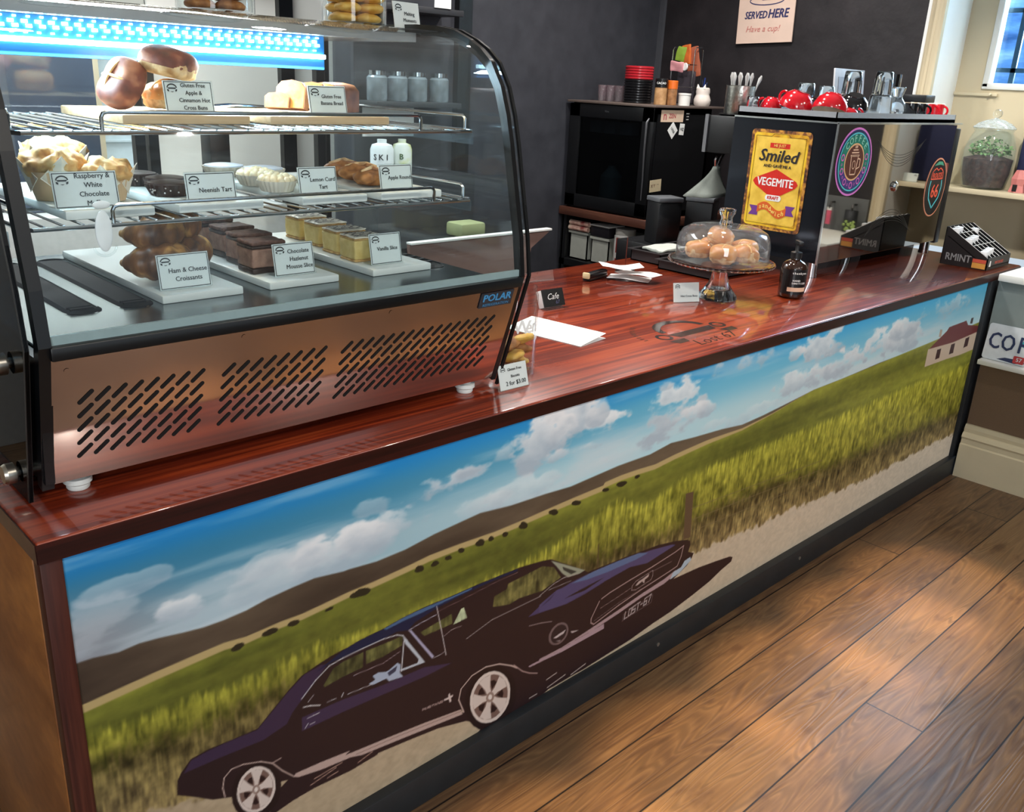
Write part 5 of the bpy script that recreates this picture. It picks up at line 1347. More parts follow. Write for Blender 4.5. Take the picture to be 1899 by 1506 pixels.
# black trays at the rear edge
def tray(label, x0, y0, x1, y1, z, h, rz=0):
    b = B()
    wl = .004
    b.box(x0, y0, z, x1, y1, z+wl)
    for a in ((x0, y0, x0+wl, y1), (x1-wl, y0, x1, y1), (x0, y0, x1, y0+wl), (x0, y1-wl, x1, y1)): b.box(a[0], a[1], z, a[2], a[3], z+h)
    for a in ((x0-.012, y0-.012, x0, y1+.012), (x1, y0-.012, x1+.012, y1+.012), (x0, y0-.012, x1, y0), (x0, y1, x1, y1+.012)): b.box(a[0], a[1], z+h-.003, a[2], a[3], z+h)
    o = b.build('baking_tray', pm('dark_tray_metal', (44, 42, 44), .42, .3, var=.1), smooth=False)
    return tag(o, label, 'tray', 'black trays behind the cake stand')
tray('empty black metal tray on the worktop behind the cake stand', 2.47, .55, 2.82, .80, HT+.0008, .036)
tray('second black tray at the rear worktop edge with a folded cloth', 2.52, .83, 2.86, .975, HT+.0008, .045)
b = B().box(2.56, .85, HT+.006, 2.72, .955, HT+.018, .004)
bmesh.ops.subdivide_edges(b.bm, edges=[e for e in b.bm.edges if e.calc_length() > .03], cuts=5, use_grid_fill=True)
for v in b.bm.verts: v.co.z += .008*noise.noise(v.co*30)+.034
tag(b.build('folded_cloth', pm('grey_white_cloth', (176, 180, 172), .9, bump=.1, scale=120)), 'folded pale cloth on the rear black tray', 'cloth')

# ------------------------------------------------------------------ cake stand, dome, buns
M_PRESSED = real_glass('pressed_glass')
CSX, CSY = 2.232, 0.37
t = thing('cake_stand', 'footed pressed glass cake stand with a scalloped plate', 'cake stand', (CSX, CSY, HT+.0006))
B().lathe([(0, .004), (.058, 0), (.063, .004), (.062, .012), (.05, .026), (.034, .05), (.026, .075), (.025, .098), (.034, .110), (.034, .114), (.02, .1), (.018, .07), (.03, .03), (0, .02)], seg=64, fl=lambda a, r, z: 1+.03*abs(math.sin(a*12))).build('foot', M_PRESSED, t)
B().lathe([(0, .112), (.10, .113), (.16, .117), (.171, .124), (.172, .129), (.168, .129), (.158, .122), (.10, .1185), (0, .118)], seg=96, fl=lambda a, r, z: 1+(.008*math.sin(a*40) if r > .155 else 0)).build('plate', M_PRESSED, t)
b = B()
for k in range(56):
    a = 2*PI*k/56
    b.blob((.170*math.cos(a), .170*math.sin(a), .124), (.0052, .0052, .0045), sub=1)
tag(b.build('beaded_rim', M_PRESSED, t), None, kind='stuff')
PZ = HT+.0006+.1285
t = thing('cake_dome', 'clear dome with a fluted knob covering the buns', 'cake dome', (CSX, CSY, PZ+.0012))
B().lathe([(.151, 0), (.1505, .05), (.147, .072), (.136, .092), (.112, .106), (.07, .112), (0, .1135), (0, .111), (.07, .1095), (.111, .1035), (.134, .09), (.1445, .071), (.148, .05), (.1485, 0)], seg=64).build('dome', glass('dome_plastic', (250, 251, 253), 1.3, .07), t)
B().lathe([(0, .1136), (.021, .114), (.019, .124), (.017, .135), (.024, .150), (.026, .158), (.022, .165), (0, .166)], seg=48, fl=lambda a, r, z: 1+.05*math.sin(a*10)).build('knob', M_PRESSED, t)
gbn = 'hot cross buns under the dome'
for k, (lab, dx, dy, dz, rot, k_) in enumerate((
        ('bun at the front left under the dome', -.062, -.045, .030, (.05, -.1, .3), 1.0),
        ('bun at the front middle under the dome with a split crust', .002, -.082, .030, (.1, 0, 1.0), 1.0),
        ('bun at the right under the dome behind light streaks', .078, -.030, .031, (-.1, .1, .1), 1.02),
        ('bun at the back left under the dome', -.062, .052, .030, (0, 0, .8), .95),
        ('bun at the back right under the dome', .045, .068, .030, (0, .1, .2), .95),
        ('topmost bun resting on the others under the dome', -.004, .010, .074, (.28, -.12, .5), .98))):
    bun('hot_cross_bun', lab, (CSX+dx, CSY+dy, PZ+dz), (.046*k_, .043*k_, .031*k_), rot, F_BUN, 20+k, gbn)
sign('card reading Hot Cross Buns in front of the cake stand', [('Hot Cross Buns', .0095)], 0.094, 0.062, (2.094, 0.392, HT+.0015), R(-24), tilt=14, tx=.6, ty=-.012, plain=True, logo=.009, group='name cards on the worktop')

# ------------------------------------------------------------------ sanitiser bottle
t = thing('pump_bottle', 'dark brown hand sanitiser pump bottle with black label', 'bottle', (2.482, 0.243, HT+.0006), R(-42))
B().lathe([(0, 0), (.036, 0), (.043, .006), (.044, .012), (.044, .098), (.040, .112), (.028, .122), (.016, .128), (.015, .134), (0, .134)], seg=40).build('bottle', pm('amber_bottle', (44, 24, 14), .08, coat=1.0), t)
def wrap(b, r, a0, a1, z0, z1, n=14):
    for i in range(n):
        u, v = R(a0+(a1-a0)*i/n), R(a0+(a1-a0)*(i+1)/n)
        b.poly([(r*math.cos(u), r*math.sin(u), z0), (r*math.cos(v), r*math.sin(v), z0), (r*math.cos(v), r*math.sin(v), z1), (r*math.cos(u), r*math.sin(u), z1)])
b = B(); wrap(b, .0444, -160, -20, .016, .100); b.mat(0)
wrap(b, .0447, -128, -40, .026, .040); b.mat(1)
def arc_text(b, txt, size, r, a_mid, z, step, bold=0.0, sx=1.0):
    for i, ch in enumerate(txt):
        a = R(a_mid+(i-(len(txt)-1)/2)*step)
        b.text(ch, size, plane_M((r*math.cos(a), r*math.sin(a), z), (-math.sin(a), math.cos(a), 0), (0, 0, 1)), bold=bold, sx=sx)
arc_text(b, 'thankyou', .0105, .0448, -80, .088, 8.5, .0004)
arc_text(b, 'HAND', .0085, .0448, -92, .063, 8.5, .0003)
arc_text(b, 'SANITISER', .0085, .0448, -80, .054, 7.2, .0003)
b.mat(2)
b.build('label', [M_BLACK, pm('peach_band', (226, 188, 160), .5), M_CARD], t, 'black label with white lettering and a peach band', smooth=False)
B().lathe([(.0155, .132), (.0185, .133), (.0185, .152), (.008, .155), (.006, .158), (.006, .178), (0, .178)], seg=28).box(-.008, -.034, .178, .008, .012, .192, .003).build('pump', M_SATIN, t)

# ------------------------------------------------------------------ espresso machine
MX0, MX1, MY0, MY1, MZ0, MZ1 = 2.851, 3.945, .36, .79, .955, 1.461
t = thing('espresso_machine', 'big espresso machine with a mirror-polished back facing the customers', 'coffee machine', (3.4, .57, HT))
em_root = t
def E(b, name, m, label=None, par=None, **k):
    o = b.build(name, m, None, label, **k)
    o.data.transform(Matrix.Translation(-em_root.location))
    o.parent = par or em_root
    return o
M_DARKMIR = pm('dark_polished_side', (58, 62, 70), .09, .85, var=.02)
M_BACKMIR = pm('mirror_back_panel', (176, 170, 160), .035, 1.0, var=.01)
E(B().box(MX0+.006, MY0+.01, MZ0, MX1-.006, MY1, MZ1-.002), 'body', M_SATIN, 'black body', smooth=False)
back = E(B().box(MX0+.004, MY0, MZ0, MX1-.03, MY0+.008, MZ1-.004, .001), 'back_panel', M_BACKMIR, 'mirror-polished back panel', smooth=False)
E(B().box(MX0, MY0, MZ0, MX0+.006, MY1, MZ1, .001), 'side_panel', M_DARKMIR, 'dark polished end panel', smooth=False)
E(B().box(MX1-.03, MY0-.004, MZ0-.01, MX1+.012, MY1, MZ1-.02, .004), 'side_panel', M_SATIN, 'black end cheek')
E(B().box(MX0-.002, MY0-.004, MZ0-.004, MX0+.004, MY0+.002, MZ1).box(MX0-.002, MY0-.006, MZ1-.004, MX1+.01, MY0+.004, MZ1+.003).box(MX0-.003, MY0, MZ1-.004, MX0+.002, MY1, MZ1+.002), 'edge_trim', pm('bright_edge', (226, 236, 238), .18, .9), 'bright metal edge', smooth=False)
tr = B()
tx0, tx1, ty0, ty1, tz0, tz1 = 2.868, 3.925, .378, .79, 1.463, 1.4965
tr.box(tx0, ty0, tz0, tx1, ty1, 1.477)
for a in ((tx0, ty0, tx1, ty0+.004), (tx0, ty1-.004, tx1, ty1), (tx0, ty0, tx0+.004, ty1), (tx1-.004, ty0, tx1, ty1)): tr.box(a[0], a[1], tz0, a[2], a[3], tz1)
E(tr, 'cup_tray', pm('tray_steel', (176, 182, 188), .38, .55, var=.03), 'steel cup tray', smooth=False)
E(B().box(2.965, MY1, 1.305, 3.92, 1.0, 1.452, .004), 'group_housing', M_SATIN, 'black barista side housing')
E(B().box(2.958, .985, 1.305, 2.966, 1.001, 1.455), 'housing_edge', pm('grey_edge', (128, 130, 134), .4, .6), smooth=False)
E(B().box(MX0+.02, MY1, MZ0, MX1-.02, .93, 1.03, .004), 'drip_tray', M_SATIN)
for x in (2.872, 3.885):
    for y in (.385, .74):
        E(B().cyl((x, y, HT+.012), (x, y, MZ0+.005), .021, seg=28).cyl((x, y, HT+.0005), (x, y, HT+.012), .023, seg=28), 'foot', M_STEEL, 'steel cylinder foot')
for cx, cz, s in ((3.40, 1.375, 1), (3.41, 1.045, -1)):
    b = B()
    for k in range(5):
        pts = [(cx+.22*u, cz-s*(.035+.011*k)+s*(.06+.012*k)*(u*u)) for u in [i/12-1+.05*k for i in range(25-k)]]
        stroke(b, pts, .0016, lambda x, z: (x, MY0-.0004, z))
    E(b, 'engraved_waves', pm('engraving', (92, 90, 86), .4, .8), par=back, smooth=False)
E(B().lathe([(0, 0), (.02, 0), (.02, .006), (.014, .012), (0, .013)], seg=28, M=plane_M((3.399, MY0, 1.218), (1, 0, 0), (0, 0, 1))), 'badge_screw', M_CHROME, par=back)
def ellp(b, cx, cz, rx, rz, y, n=56, r_in=None):
    o_ = [(cx+rx*math.cos(2*PI*i/n), y, cz+rz*math.sin(2*PI*i/n)) for i in range(n)]
    if r_in is None: b.poly(o_)
    else:
        i_ = [(cx+rx*r_in*math.cos(2*PI*i/n), y, cz+rz*r_in*math.sin(2*PI*i/n)) for i in range(n)]
        for i in range(n): b.poly([o_[i], o_[(i+1) % n], i_[(i+1) % n], i_[i]])
c3 = lambda r, g, b_: pm('sticker_%d_%d_%d' % (r, g, b_), (r, g, b_), .4, var=.01)
# round coffee sticker
sm = [c3(224, 130, 214), c3(34, 46, 92), c3(86, 206, 214), c3(30, 128, 108), c3(236, 186, 134), c3(96, 52, 36), c3(240, 200, 170), c3(150, 214, 190), c3(70, 60, 130), c3(214, 110, 190)]
b = B()
cx, cz, rx, rz, y = 3.016, 1.322, .137, .124, MY0-.0008
ellp(b, cx, cz, rx, rz, y); b.mat(0)
ellp(b, cx, cz, rx*.94, rz*.94, y-.0003); b.mat(1)
ellp(b, cx, cz, rx*.86, rz*.86, y-.0006, r_in=.95); b.mat(2)
b.poly([(cx+rx*.80*math.cos(a), y-.0006, cz+rz*.80*math.sin(a)) for a in [R(200-220*i/30) for i in range(31)]]); b.mat(3)
b.poly([(cx+rx*.80*math.cos(a), y-.0007, cz+rz*.80*math.sin(a)) for a in [R(200+140*i/30) for i in range(31)]]); b.mat(8)
ellp(b, cx, cz, rx*.55, rz*.55, y-.0009); b.mat(4)
ellp(b, cx, cz, rx*.50, rz*.50, y-.0012); b.mat(5)
f = lambda u, v: (cx+u, y-.0016, cz+v)
for pts in ([(-.03, .022), (-.022, -.045), (.018, -.045), (.026, .022), (-.03, .022)], [(-.036, .024), (.032, .024)], [(-.03, .034), (.026, .034)], [(-.022, .044), (.018, .044)], [(.026, .012), (.044, .010), (.046, -.018), (.022, -.026)], [(-.008, .050), (-.006, .060)], [(-.001, .050), (.001, .060)], [(.006, .050), (.008, .060)]):
    stroke(b, pts, .0045, f)
for i in range(12): stroke(b, [(.011*math.cos(2*PI*i/12)-.002, .015*math.sin(2*PI*i/12)-.01), (.011*math.cos(2*PI*(i+1)/12)-.002, .015*math.sin(2*PI*(i+1)/12)-.01)], .003, f)
b.mat(6)
for i, ch in enumerate('COFFEE'):
    a = R(138-96*i/5)
    p_ = Vector((cx+rx*.685*math.cos(a), y-.0014, cz+rz*.685*math.sin(a)))
    tx_ = Vector((rx*math.sin(a), 0, -rz*math.cos(a)))
    b.text(ch, .036, plane_M(p_, tx_, Vector((math.cos(a), 0, math.sin(a)))), bold=.0008)
b.mat(7)
for k in range(13):
    a = R(168+204*k/12)
    ellp(b, cx+rx*.685*math.cos(a), cz+rz*.685*math.sin(a), .013 if k % 2 == 0 else .005, .013 if k % 2 == 0 else .005, y-.0012, 18, .62)
b.mat(9)
o = E(b, 'coffee_sticker', sm, 'round neon style coffee sticker reading COFFEE', par=back, smooth=False)
# route sign sticker
sm = [c3(196, 128, 108), c3(28, 26, 26), c3(86, 190, 196), c3(226, 92, 66), c3(230, 160, 120), c3(70, 150, 120)]
b = B()
cx, cz, rx, rz = 3.806, 1.196, .105, .125
ellp(b, cx, cz, rx, rz, y); b.mat(0)
ellp(b, cx, cz, rx*.93, rz*.95, y-.0003); b.mat(1)
f = lambda u, v: (cx+u*1.0, y-.0008, cz+v)
shl = [(-.055, .03), (-.062, .0), (-.05, -.045), (0, -.088), (.05, -.045), (.062, 0), (.055, .03)]
stroke(b, shl, .008, f); b.mat(2)
crown = [(-.06, .036), (-.055, .062), (-.045, .072), (-.02, .082), (0, .072), (.02, .082), (.045, .072), (.055, .062), (.06, .036), (-.06, .036)]
stroke(b, crown, .005, f)
b.text('ROUTE', .030, plane_M((cx, y-.0012, cz+.05), (1, 0, 0), (0, 0, 1)), bold=.001, sx=.98)
b.text('66', .080, plane_M((cx, y-.0012, cz-.018), (1, 0, 0), (0, 0, 1)), bold=.002, sx=.95)
b.mat(3)
ellp(b, cx, cz, rx*.97, rz*.98, y-.001, r_in=.97); b.mat(4)
b.poly([f(u, v) for u, v in ((-.05, .092), (-.01, .110), (.03, .108), (.05, .09), (.01, .096))]); b.mat(5)
o = E(b, 'route_sticker', sm, 'oval sticker reading ROUTE 66', par=back, smooth=False)

# tin sign on the end panel: text runs from far to near (-y), so u = -y
t = thing('tin_sign', 'yellow rust-edged tin sign with a red diamond on the machine end', 'sign', (MX0-.0008, .575, 1.235))
ts = [ramp2('rusty_yellow_enamel', [(0.3, (104, 62, 26)), (0.40, (214, 160, 40)), (0.52, (238, 198, 52))], 16, .35, 0, detail=9), ramp2('rust_edge', [(0.36, (52, 28, 18)), (0.5, (132, 80, 36)), (0.62, (206, 150, 56))], 46, .6, .2, detail=9),
      ramp2('speckled_enamel_yellow', [(0.28, (120, 78, 34)), (0.33, (216, 176, 60)), (0.6, (240, 204, 84))], 22, .38, detail=10), pm('enamel_red', (206, 44, 34), .35), M_INK, M_CARD, pm('banner_orange', (214, 98, 40), .4), pm('banner_purple', (110, 60, 140), .4), pm('banner_text', (240, 206, 110), .4)]
b = B()
hw, hh = .127, .185
b.prism(rrect(-hw, -hh, hw, hh, .016), lambda u, v: (0, -u, v), (-.002, 0, 0)); b.mat(1)
f = lambda u, v, l=.0024: (-l, -u, v)
b.poly([f(u, v) for u, v in rrect(-hw+.012, -hh+.012, hw-.012, hh-.012, .014)]); b.mat(0)
b.poly([f(u, v, .0027) for u, v in rrect(-hw+.026, -hh+.026, hw-.026, hh-.026, .01)]); b.mat(2)
ol = [(-hw+.022, -hh+.022), (-hw+.022, hh-.024), (-.04, hh-.024), (-.03, hh-.014), (.03, hh-.014), (.04, hh-.024), (hw-.022, hh-.024), (hw-.022, -hh+.022), (-hw+.022, -hh+.022)]
stroke(b, ol, .0014, lambda u, v: f(u, v, .003)); b.mat(4)
b.poly([f(u, v, .003) for u, v in ((-.042, .138), (.042, .138), (.042, .120), (-.042, .120))])
b.poly([f(u, v, .0036) for u, v in ((0, .044), (.088, .006), (.096, -.006), (.085, -.02), (.02, -.056), (-.02, -.056), (-.085, -.02), (-.096, -.006), (-.088, .006))]); b.mat(3)
M = lambda u, v, l=.0042: plane_M((-l, -u, v), (0, -1, 0), (0, 0, 1))
b.text('HE JUST', .0145, M(0, .129), bold=.0004); b.mat(8)
b.text('Smiled', .062, M(-.002, .090), bold=.0016, shear=.22)
b.text('AND GAVE ME A', .0155, M(0, .054), bold=.0006); b.mat(4)
b.text('VEGEMITE', .042, M(0, -.006), bold=.0010, sx=.82)
b.poly([f(u, v, .0042) for u, v in rrect(-.034, -.074, .034, -.052, .0105)]); b.mat(5)
b.text('KRAFT', .017, M(0, -.063, .0048), bold=.0008, sx=.95); b.mat(3)
nb = 16
up_ = [(-.062+.124*i/nb, -.108-.014*math.sin(PI*2*(i/nb)-PI*1.0)*1.0) for i in range(nb+1)]
for i in range(nb):
    (a0, c0), (a1, c1) = up_[i], up_[i+1]
    b.poly([f(a0, c0+.015, .0042), f(a1, c1+.015, .0042), f(a1, c1-.015, .0042), f(a0, c0-.015, .0042)])
b.mat(6)
for s in (-1, 1):
    vv = -.116 if s < 0 else -.104
    b.poly([f(s*.058, vv+.018, .0038), f(s*.098, vv+.018, .0038), f(s*.085, vv, .0038), f(s*.098, vv-.018, .0038), f(s*.058, vv-.018, .0038)])
b.mat(7)
for i, ch in enumerate('sandwich'):
    u = -.049+.098*i/7
    k = (u+.062)/.124
    vv = -.108-.014*math.sin(2*PI*k-PI)
    b.text(ch, .025, plane_M((-.0048, -u, vv), (0, -1, .22*math.cos(2*PI*k)), (0, 0, 1)), bold=.0008)
b.mat(8)
b.build('tin_plate', ts, t, smooth=False)

# ------------------------------------------------------------------ cups and glasses on the tray
TZ = 1.4785
M_REDC = pm('red_glaze', (190, 20, 34), .12, coat=.8, var=.02)
M_BLKC = pm('black_glaze', (14, 14, 16), .1, coat=.8, var=.02)
M_RIM = pm('cream_inside', (228, 206, 178), .2)
def cup(label, mat_, x, y, r, h, rot, grp):
    lift = r*math.hypot(math.sin(rot[0]), math.sin(rot[1]))
    t = thing('coffee_cup', label, 'cup', (x, y, TZ+lift*.98), 0, grp)
    t.rotation_euler = rot
    pr = [(r*.98, 0), (r, .004), (r*.97, h*.35), (r*.80, h*.72), (r*.55, h*.93), (r*.48, h*.95), (r*.48, h), (0, h)]
    B().lathe(pr, seg=40).build('bowl', mat_, t)
    B().lathe([(r*.98, 0), (r*.94, .001), (r*.9, h*.3), (r*.7, h*.7), (0, h*.86)], seg=32).build('lining', M_RIM, t)
    hp = [(r*.9+.022*math.sin(a), 0, h*.42-.02*math.cos(a)) for a in [PI*i/10 for i in range(11)]]
    B().tube(hp, .005, 8).build('handle', mat_, t)
    return t
gr, gk = 'red cups upside down on the machine', 'black cups upside down on the machine'
cup('small red cup at the left end of the tray beside the spoons', M_REDC, 2.955, .705, .042, .052, (0, R(-6), 2.6), gr)
cup('large red cup tilted up second from the left', M_REDC, 2.945, .595, .064, .066, (R(4), R(-16), 1.6), gr)
cup('large red cup leaning to the right in the middle of the tray', M_REDC, 2.962, .462, .064, .062, (R(8), R(14), .6), gr)
cup('tiny red cup at the front edge before the black cup', M_REDC, 3.045, .42, .030, .026, (0, R(10), -.6), gr)
cup('black cup mostly hidden between the two large red cups', M_BLKC, 3.115, .61, .050, .056, (0, R(-10), 1.0), gk)
cup('black cup with pale rim tilted right of the leaning red cup', M_BLKC, 3.19, .49, .060, .062, (R(10), R(-18), .4), gk)
M_TUMB = real_glass('tumbler_glass')
def tumbler(label, x, y, r, h, z=0, grp='glasses on the machine', taper=.86, stem=False):
    t = B()
    if stem:
        pr = [(r*.95, 0), (r, h*.2), (r*.92, h*.45), (r*.55, h*.62), (r*.5, h*.7), (r*.72, h*.95), (r*.7, h), (0, h)]
    else:
        pr = [(r, 0), (r*(1+taper)/2, h*.5), (r*taper, h*.95), (r*taper*.9, h), (0, h)]
    t.lathe(pr + [(0, h*.93)] + [(max(q[0]-.003, .001), q[1]*.985) for q in pr[-2::-1]], seg=28, fl=lambda a, q, zz: 1+.018*math.sin(a*9))
    o = t.build('tumbler', M_TUMB)
    o.location = (x, y, TZ+z)
    return tag(o, label, 'glass', grp)
tumbler('small glass at the far left corner of the tray', 2.90, .750, .026, .055)
tumbler('second small glass at the left corner, behind the small red cup', 3.03, .757, .026, .052)
tumbler('straight tumbler upside down behind the large red cups', 3.18, .69, .038, .115)
tumbler('straight tumbler right of its twin, behind the black cup', 3.29, .66, .036, .108)
tumbler('lower glass of the left stacked pair', 3.30, .56, .040, .078, stem=False)
tumbler('upper glass of the left stacked pair, standing highest', 3.30, .56, .038, .088, .0795)
tumbler('lower bulbous glass of the right stacked pair', 3.40, .48, .050, .082)
tumbler('upper glass of the right stacked pair', 3.40, .48, .038, .088, .0835)
tumbler('bulbous glass just left of the row of mugs', 3.545, .48, .040, .118, stem=True)
o = B().lathe([(0, 0), (.040, 0), (.042, .01), (.042, .17), (.039, .17), (.039, .012), (0, .01)], seg=32).build('tall_glass', M_BLKC)
o.location = (3.72, .60, TZ); tag(o, 'tall black tumbler with a bright rim behind the glasses', 'glass')
def mug(label, m, x, grp):
    t = thing('espresso_mug', label, 'mug', (x, .446, TZ+.0008), R(-90), grp)
    B().lathe([(0, 0), (.032, 0), (.034, .004), (.034, .058), (.031, .058), (.031, .008), (0, .006)], seg=32).build('body', m, t)
    B().tube([(.033+.02*math.sin(a), 0, .03-.019*math.cos(a)) for a in [PI*i/12 for i in range(13)]], .0046, 8).build('handle', m, t)
    B().lathe([(.0342, .0575), (.0325, .0595), (.0308, .0575)], seg=32).build('rim', M_RIM, t)
mug('black espresso mug, leftmost in the row of four', M_BLKC, 3.605, 'small mugs in a row')
mug('black espresso mug, second in the row of four', M_BLKC, 3.690, 'small mugs in a row')
mug('red espresso mug, third in the row of four', M_REDC, 3.775, 'small mugs in a row')
mug('red espresso mug at the right end of the row', M_REDC, 3.862, 'small mugs in a row')
# spoon tin on its black dish
o = B().lathe([(0, 0), (.07, 0), (.078, .006), (.074, .008), (0, .005)], seg=40).build('saucer', M_BLACK)
o.location = (3.06, .915, 1.4525); tag(o, 'black dish under the steel spoon tin', 'dish')
t = thing('spoon_tin', 'perforated steel tin full of teaspoons', 'tin', (3.06, .915, 1.461))
B().lathe([(0, 0), (.056, 0), (.058, .003), (.058, .108), (.060, .110), (.056, .110), (.055, .006), (0, .004)], seg=48).build('tin', pm('hammered_steel', (200, 200, 192), .3, 1.0, var=.2, scale=90, bump=.4), t)
for k in range(9):
    a = 2*PI*k/9
    lean = .35 if k == 8 else .08
    d = Vector((math.cos(a)*lean, math.sin(a)*lean, 1)).normalized()
    p0 = Vector((.03*math.cos(a), .03*math.sin(a), .01))
    free(B().tube([p0, p0+d*.05, p0+d*.11, p0+d*.135, p0+d*.15], [.003, .003, .004, .008, .003], 8).build('teaspoon', pm('bright_spoon_steel', (228, 228, 226), .3, .6), t), *(('steel teaspoon leaning out over the right side of the tin', 'spoon', 'teaspoons in the steel tin') if k == 8 else ('steel teaspoon standing upright in the perforated tin', 'spoon', 'teaspoons in the steel tin')))
# picture frame standing at the back of the tray
t = thing('picture_frame', 'pale grey framed card standing behind the glasses', 'frame', (3.70, .765, TZ), 0)
tl = Matrix.Rotation(R(-6), 4, 'X')
B().box(-.135, -.002, 0, .135, .006, .185, .001, M=tl).build('card', pm('pale_grey_card', (196, 196, 200), .5), t)
B().box(-.105, -.004, .05, .105, -.0021, .150, M=tl).build('print', pm('grey_print', (150, 152, 160), .5), t, smooth=False)
# black lidded hopper past the right end of the machine
t = thing('hopper_lid', 'flat black lid of a clear bean hopper behind the mugs', 'lid', (4.06, .62, 1.30))
B().box(-.045, -.06, .24, .055, .06, .272, .004).build('lid', M_SATIN, t)
B().box(-.035, -.05, 0, .045, .05, .239, .003).build('clear_bin', M_ACRYL, t)
t = thing('bean_grinder', 'dark coffee grinder body under the clear hopper', 'grinder', (4.065, .62, HT+.0))
B().box(-.06, -.07, .0, .065, .07, .399, .006).build('body', M_SATIN, t)
t.location = (4.06, .62, HT+.0005)
bpy.data.objects.remove(t.children[0]); bpy.data.objects.remove(t)
tag(B().box(3.988, .53, .0, 4.13, .72, 1.299, .006).build('corner_stand', M_SATIN), 'dark stand filling the corner behind the machine', 'stand')

# ------------------------------------------------------------------ mint display box
t = thing('mint_box', 'black counter display box of mints with white dividers', 'box', (3.676, .035, HT+.0006), 0)
bx, by, bt = .252, .19, .178
hz = lambda y: .05+.105*min(1, y/bt)
b = B()
wl = .003
b.prism([(0, 0), (by, 0), (by, hz(by)), (bt, hz(bt)), (0, hz(0))], lambda y_, z: (0, y_, z), (wl, 0, 0))
b.prism([(0, 0), (by, 0), (by, hz(by)), (bt, hz(bt)), (0, hz(0))], lambda y_, z: (bx, y_, z), (wl, 0, 0))
b.box(0, 0, 0, bx, wl, hz(0)).box(0, by-wl, 0, bx, by, hz(by))
b.prism([(0, hz(0)-.035), (bt, hz(bt)-.035), (bt, hz(bt)-.038), (0, hz(0)-.038)], lambda y_, z: (0, y_, z), (bx, 0, 0))
b.build('box', pm('black_carton', (24, 24, 26), .45, var=.06), t, smooth=False)
d = B()
for k in range(1, 6):
    x = bx*k/6
    d.prism([(0.003, hz(0)-.034), (bt, hz(bt)-.034), (bt, hz(bt)), (0.003, hz(0))], lambda y_, z: (x, y_, z), (.0014, 0, 0))
for y_ in (.07, .14):
    d.box(.003, y_, hz(y_)-.034, bx, y_+.0014, hz(y_))
e = B()
for x in (-.0006, bx+.0004): e.tube([(x+.0015, 0, hz(0)), (x+.0015, bt, hz(bt))], .0016, 6)
d.build('dividers', M_SATIN, t, smooth=False)
e2 = B()
for k in range(0, 7): e2.tube([(bx*k/6+.001, 0.003, hz(0)+.0006), (bx*k/6+.001, bt, hz(bt)+.0006)], .0013, 5)
for y_ in (.07, .14): e2.tube([(0, y_, hz(y_)+.0006), (bx, y_, hz(y_)+.0006)], .0013, 5)
e2.build('divider_edges', pm('raw_card_edge', (206, 206, 204), .6), t, 'white card edges')
g = B()
LM = plane_M((-.0006, .120, .034), (0, -1, 0), (0, 0, 1))
g.text('RMINT', .042, LM, bold=.0008, sx=.84); g.mat(0)
g.poly([(-.0006, .06, .004), (-.0006, .006, .004), (-.0006, .006, .026), (-.0006, .06, .026)]); g.mat(2)
g.poly([(-.0007, .06, .027), (-.0007, .006, .027), (-.0007, .006, .042), (-.0007, .06, .042)]); g.mat(3)
g.text('MINT BOXED', .016, plane_M((.13, -.0006, .026), (1, 0, 0), (0, 0, 1)), bold=.0006); g.mat(3)
g.poly([(.02, -.0006, .014), (.04, -.0006, .014), (.036, -.0006, .038), (.024, -.0006, .038)]); g.mat(1)
bpy.data.meshes.remove(bpy.data.meshes.new('x'))
g.build('lettering', [pm('grey_print2', (136, 138, 140), .5), M_CARD, pm('gold_band', (206, 150, 70), .5), pm('red_band', (196, 84, 64), .5)], t, 'printed lettering and coloured bands', smooth=False)
for k, (i, y_) in enumerate(((0, .145), (1, .15), (0, .085), (1, .09), (2, .095), (0, .015), (1, .02), (2, .025), (4, .13))):
    x = bx*(i+.5)/6
    free(B().box(x-.013, y_, hz(y_)-.033, x+.013, y_+.026, hz(y_)+.016, .002, M=None).build('mint_sachet', pm('white_sachet', (226, 228, 232), .4), t), 'white mint sachet standing in the black divided box', 'sachet', 'white sachets in the mint box')

# ------------------------------------------------------------------ fridge corner
FX0, FX1, FY0, FY1, FZ0, FZ1 = 3.42, 3.90, 1.62, 2.19, .906, 1.452
tag(B().box(3.405, 1.58, .862, WX-.002, BY-.002, .905, .003).build('bench_board', M_BENCH), 'brown timber bench board under the black fridge', 'bench')
tag(B().box(3.43, 1.58, .58, WX-.002, BY-.002, .62, .003).box(3.43, 2.19, 0, WX-.01, 2.209, .86).box(3.43, 1.58, 0, 3.46, 1.61, .86).box(3.43, 2.17, 0, 3.46, 2.2, .86).build('lower_shelf', M_SATIN, smooth=False), 'black open shelf frame under the bench board', 'shelf')
t = thing('bar_fridge', 'black glass-door bar fridge with stickers on its side', 'fridge', (3.66, 1.9, FZ0))
def F_(b, name, m, label=None, par=None, **k):
    o = b.build(name, m, None, label, **k)
    o.data.transform(Matrix.Translation(-Vector((3.66, 1.9, FZ0))))
    o.parent = par or bpy.data.objects['bar_fridge']
    return o
b = B().box(FX0+.03, FY0, FZ0, FX1, FY0+.02, FZ1).box(FX0+.03, FY1-.02, FZ0, FX1, FY1, FZ1).box(FX0+.03, FY0, FZ0, FX1, FY1, FZ0+.03).box(FX0+.03, FY0, FZ1-.03, FX1, FY1, FZ1).box(FX1-.02, FY0, FZ0, FX1, FY1, FZ1)
F_(b, 'cabinet', pm('black_fridge_shell', (18, 19, 21), .3, var=.05), smooth=False)
F_(B().box(FX0-.012, FY0-.012, FZ1, FX1+.15, FY1+.01, FZ1+.011, .002), 'top_board', pm('brown_grey_top', (96, 84, 78), .5), 'brown grey top board')
b = B()
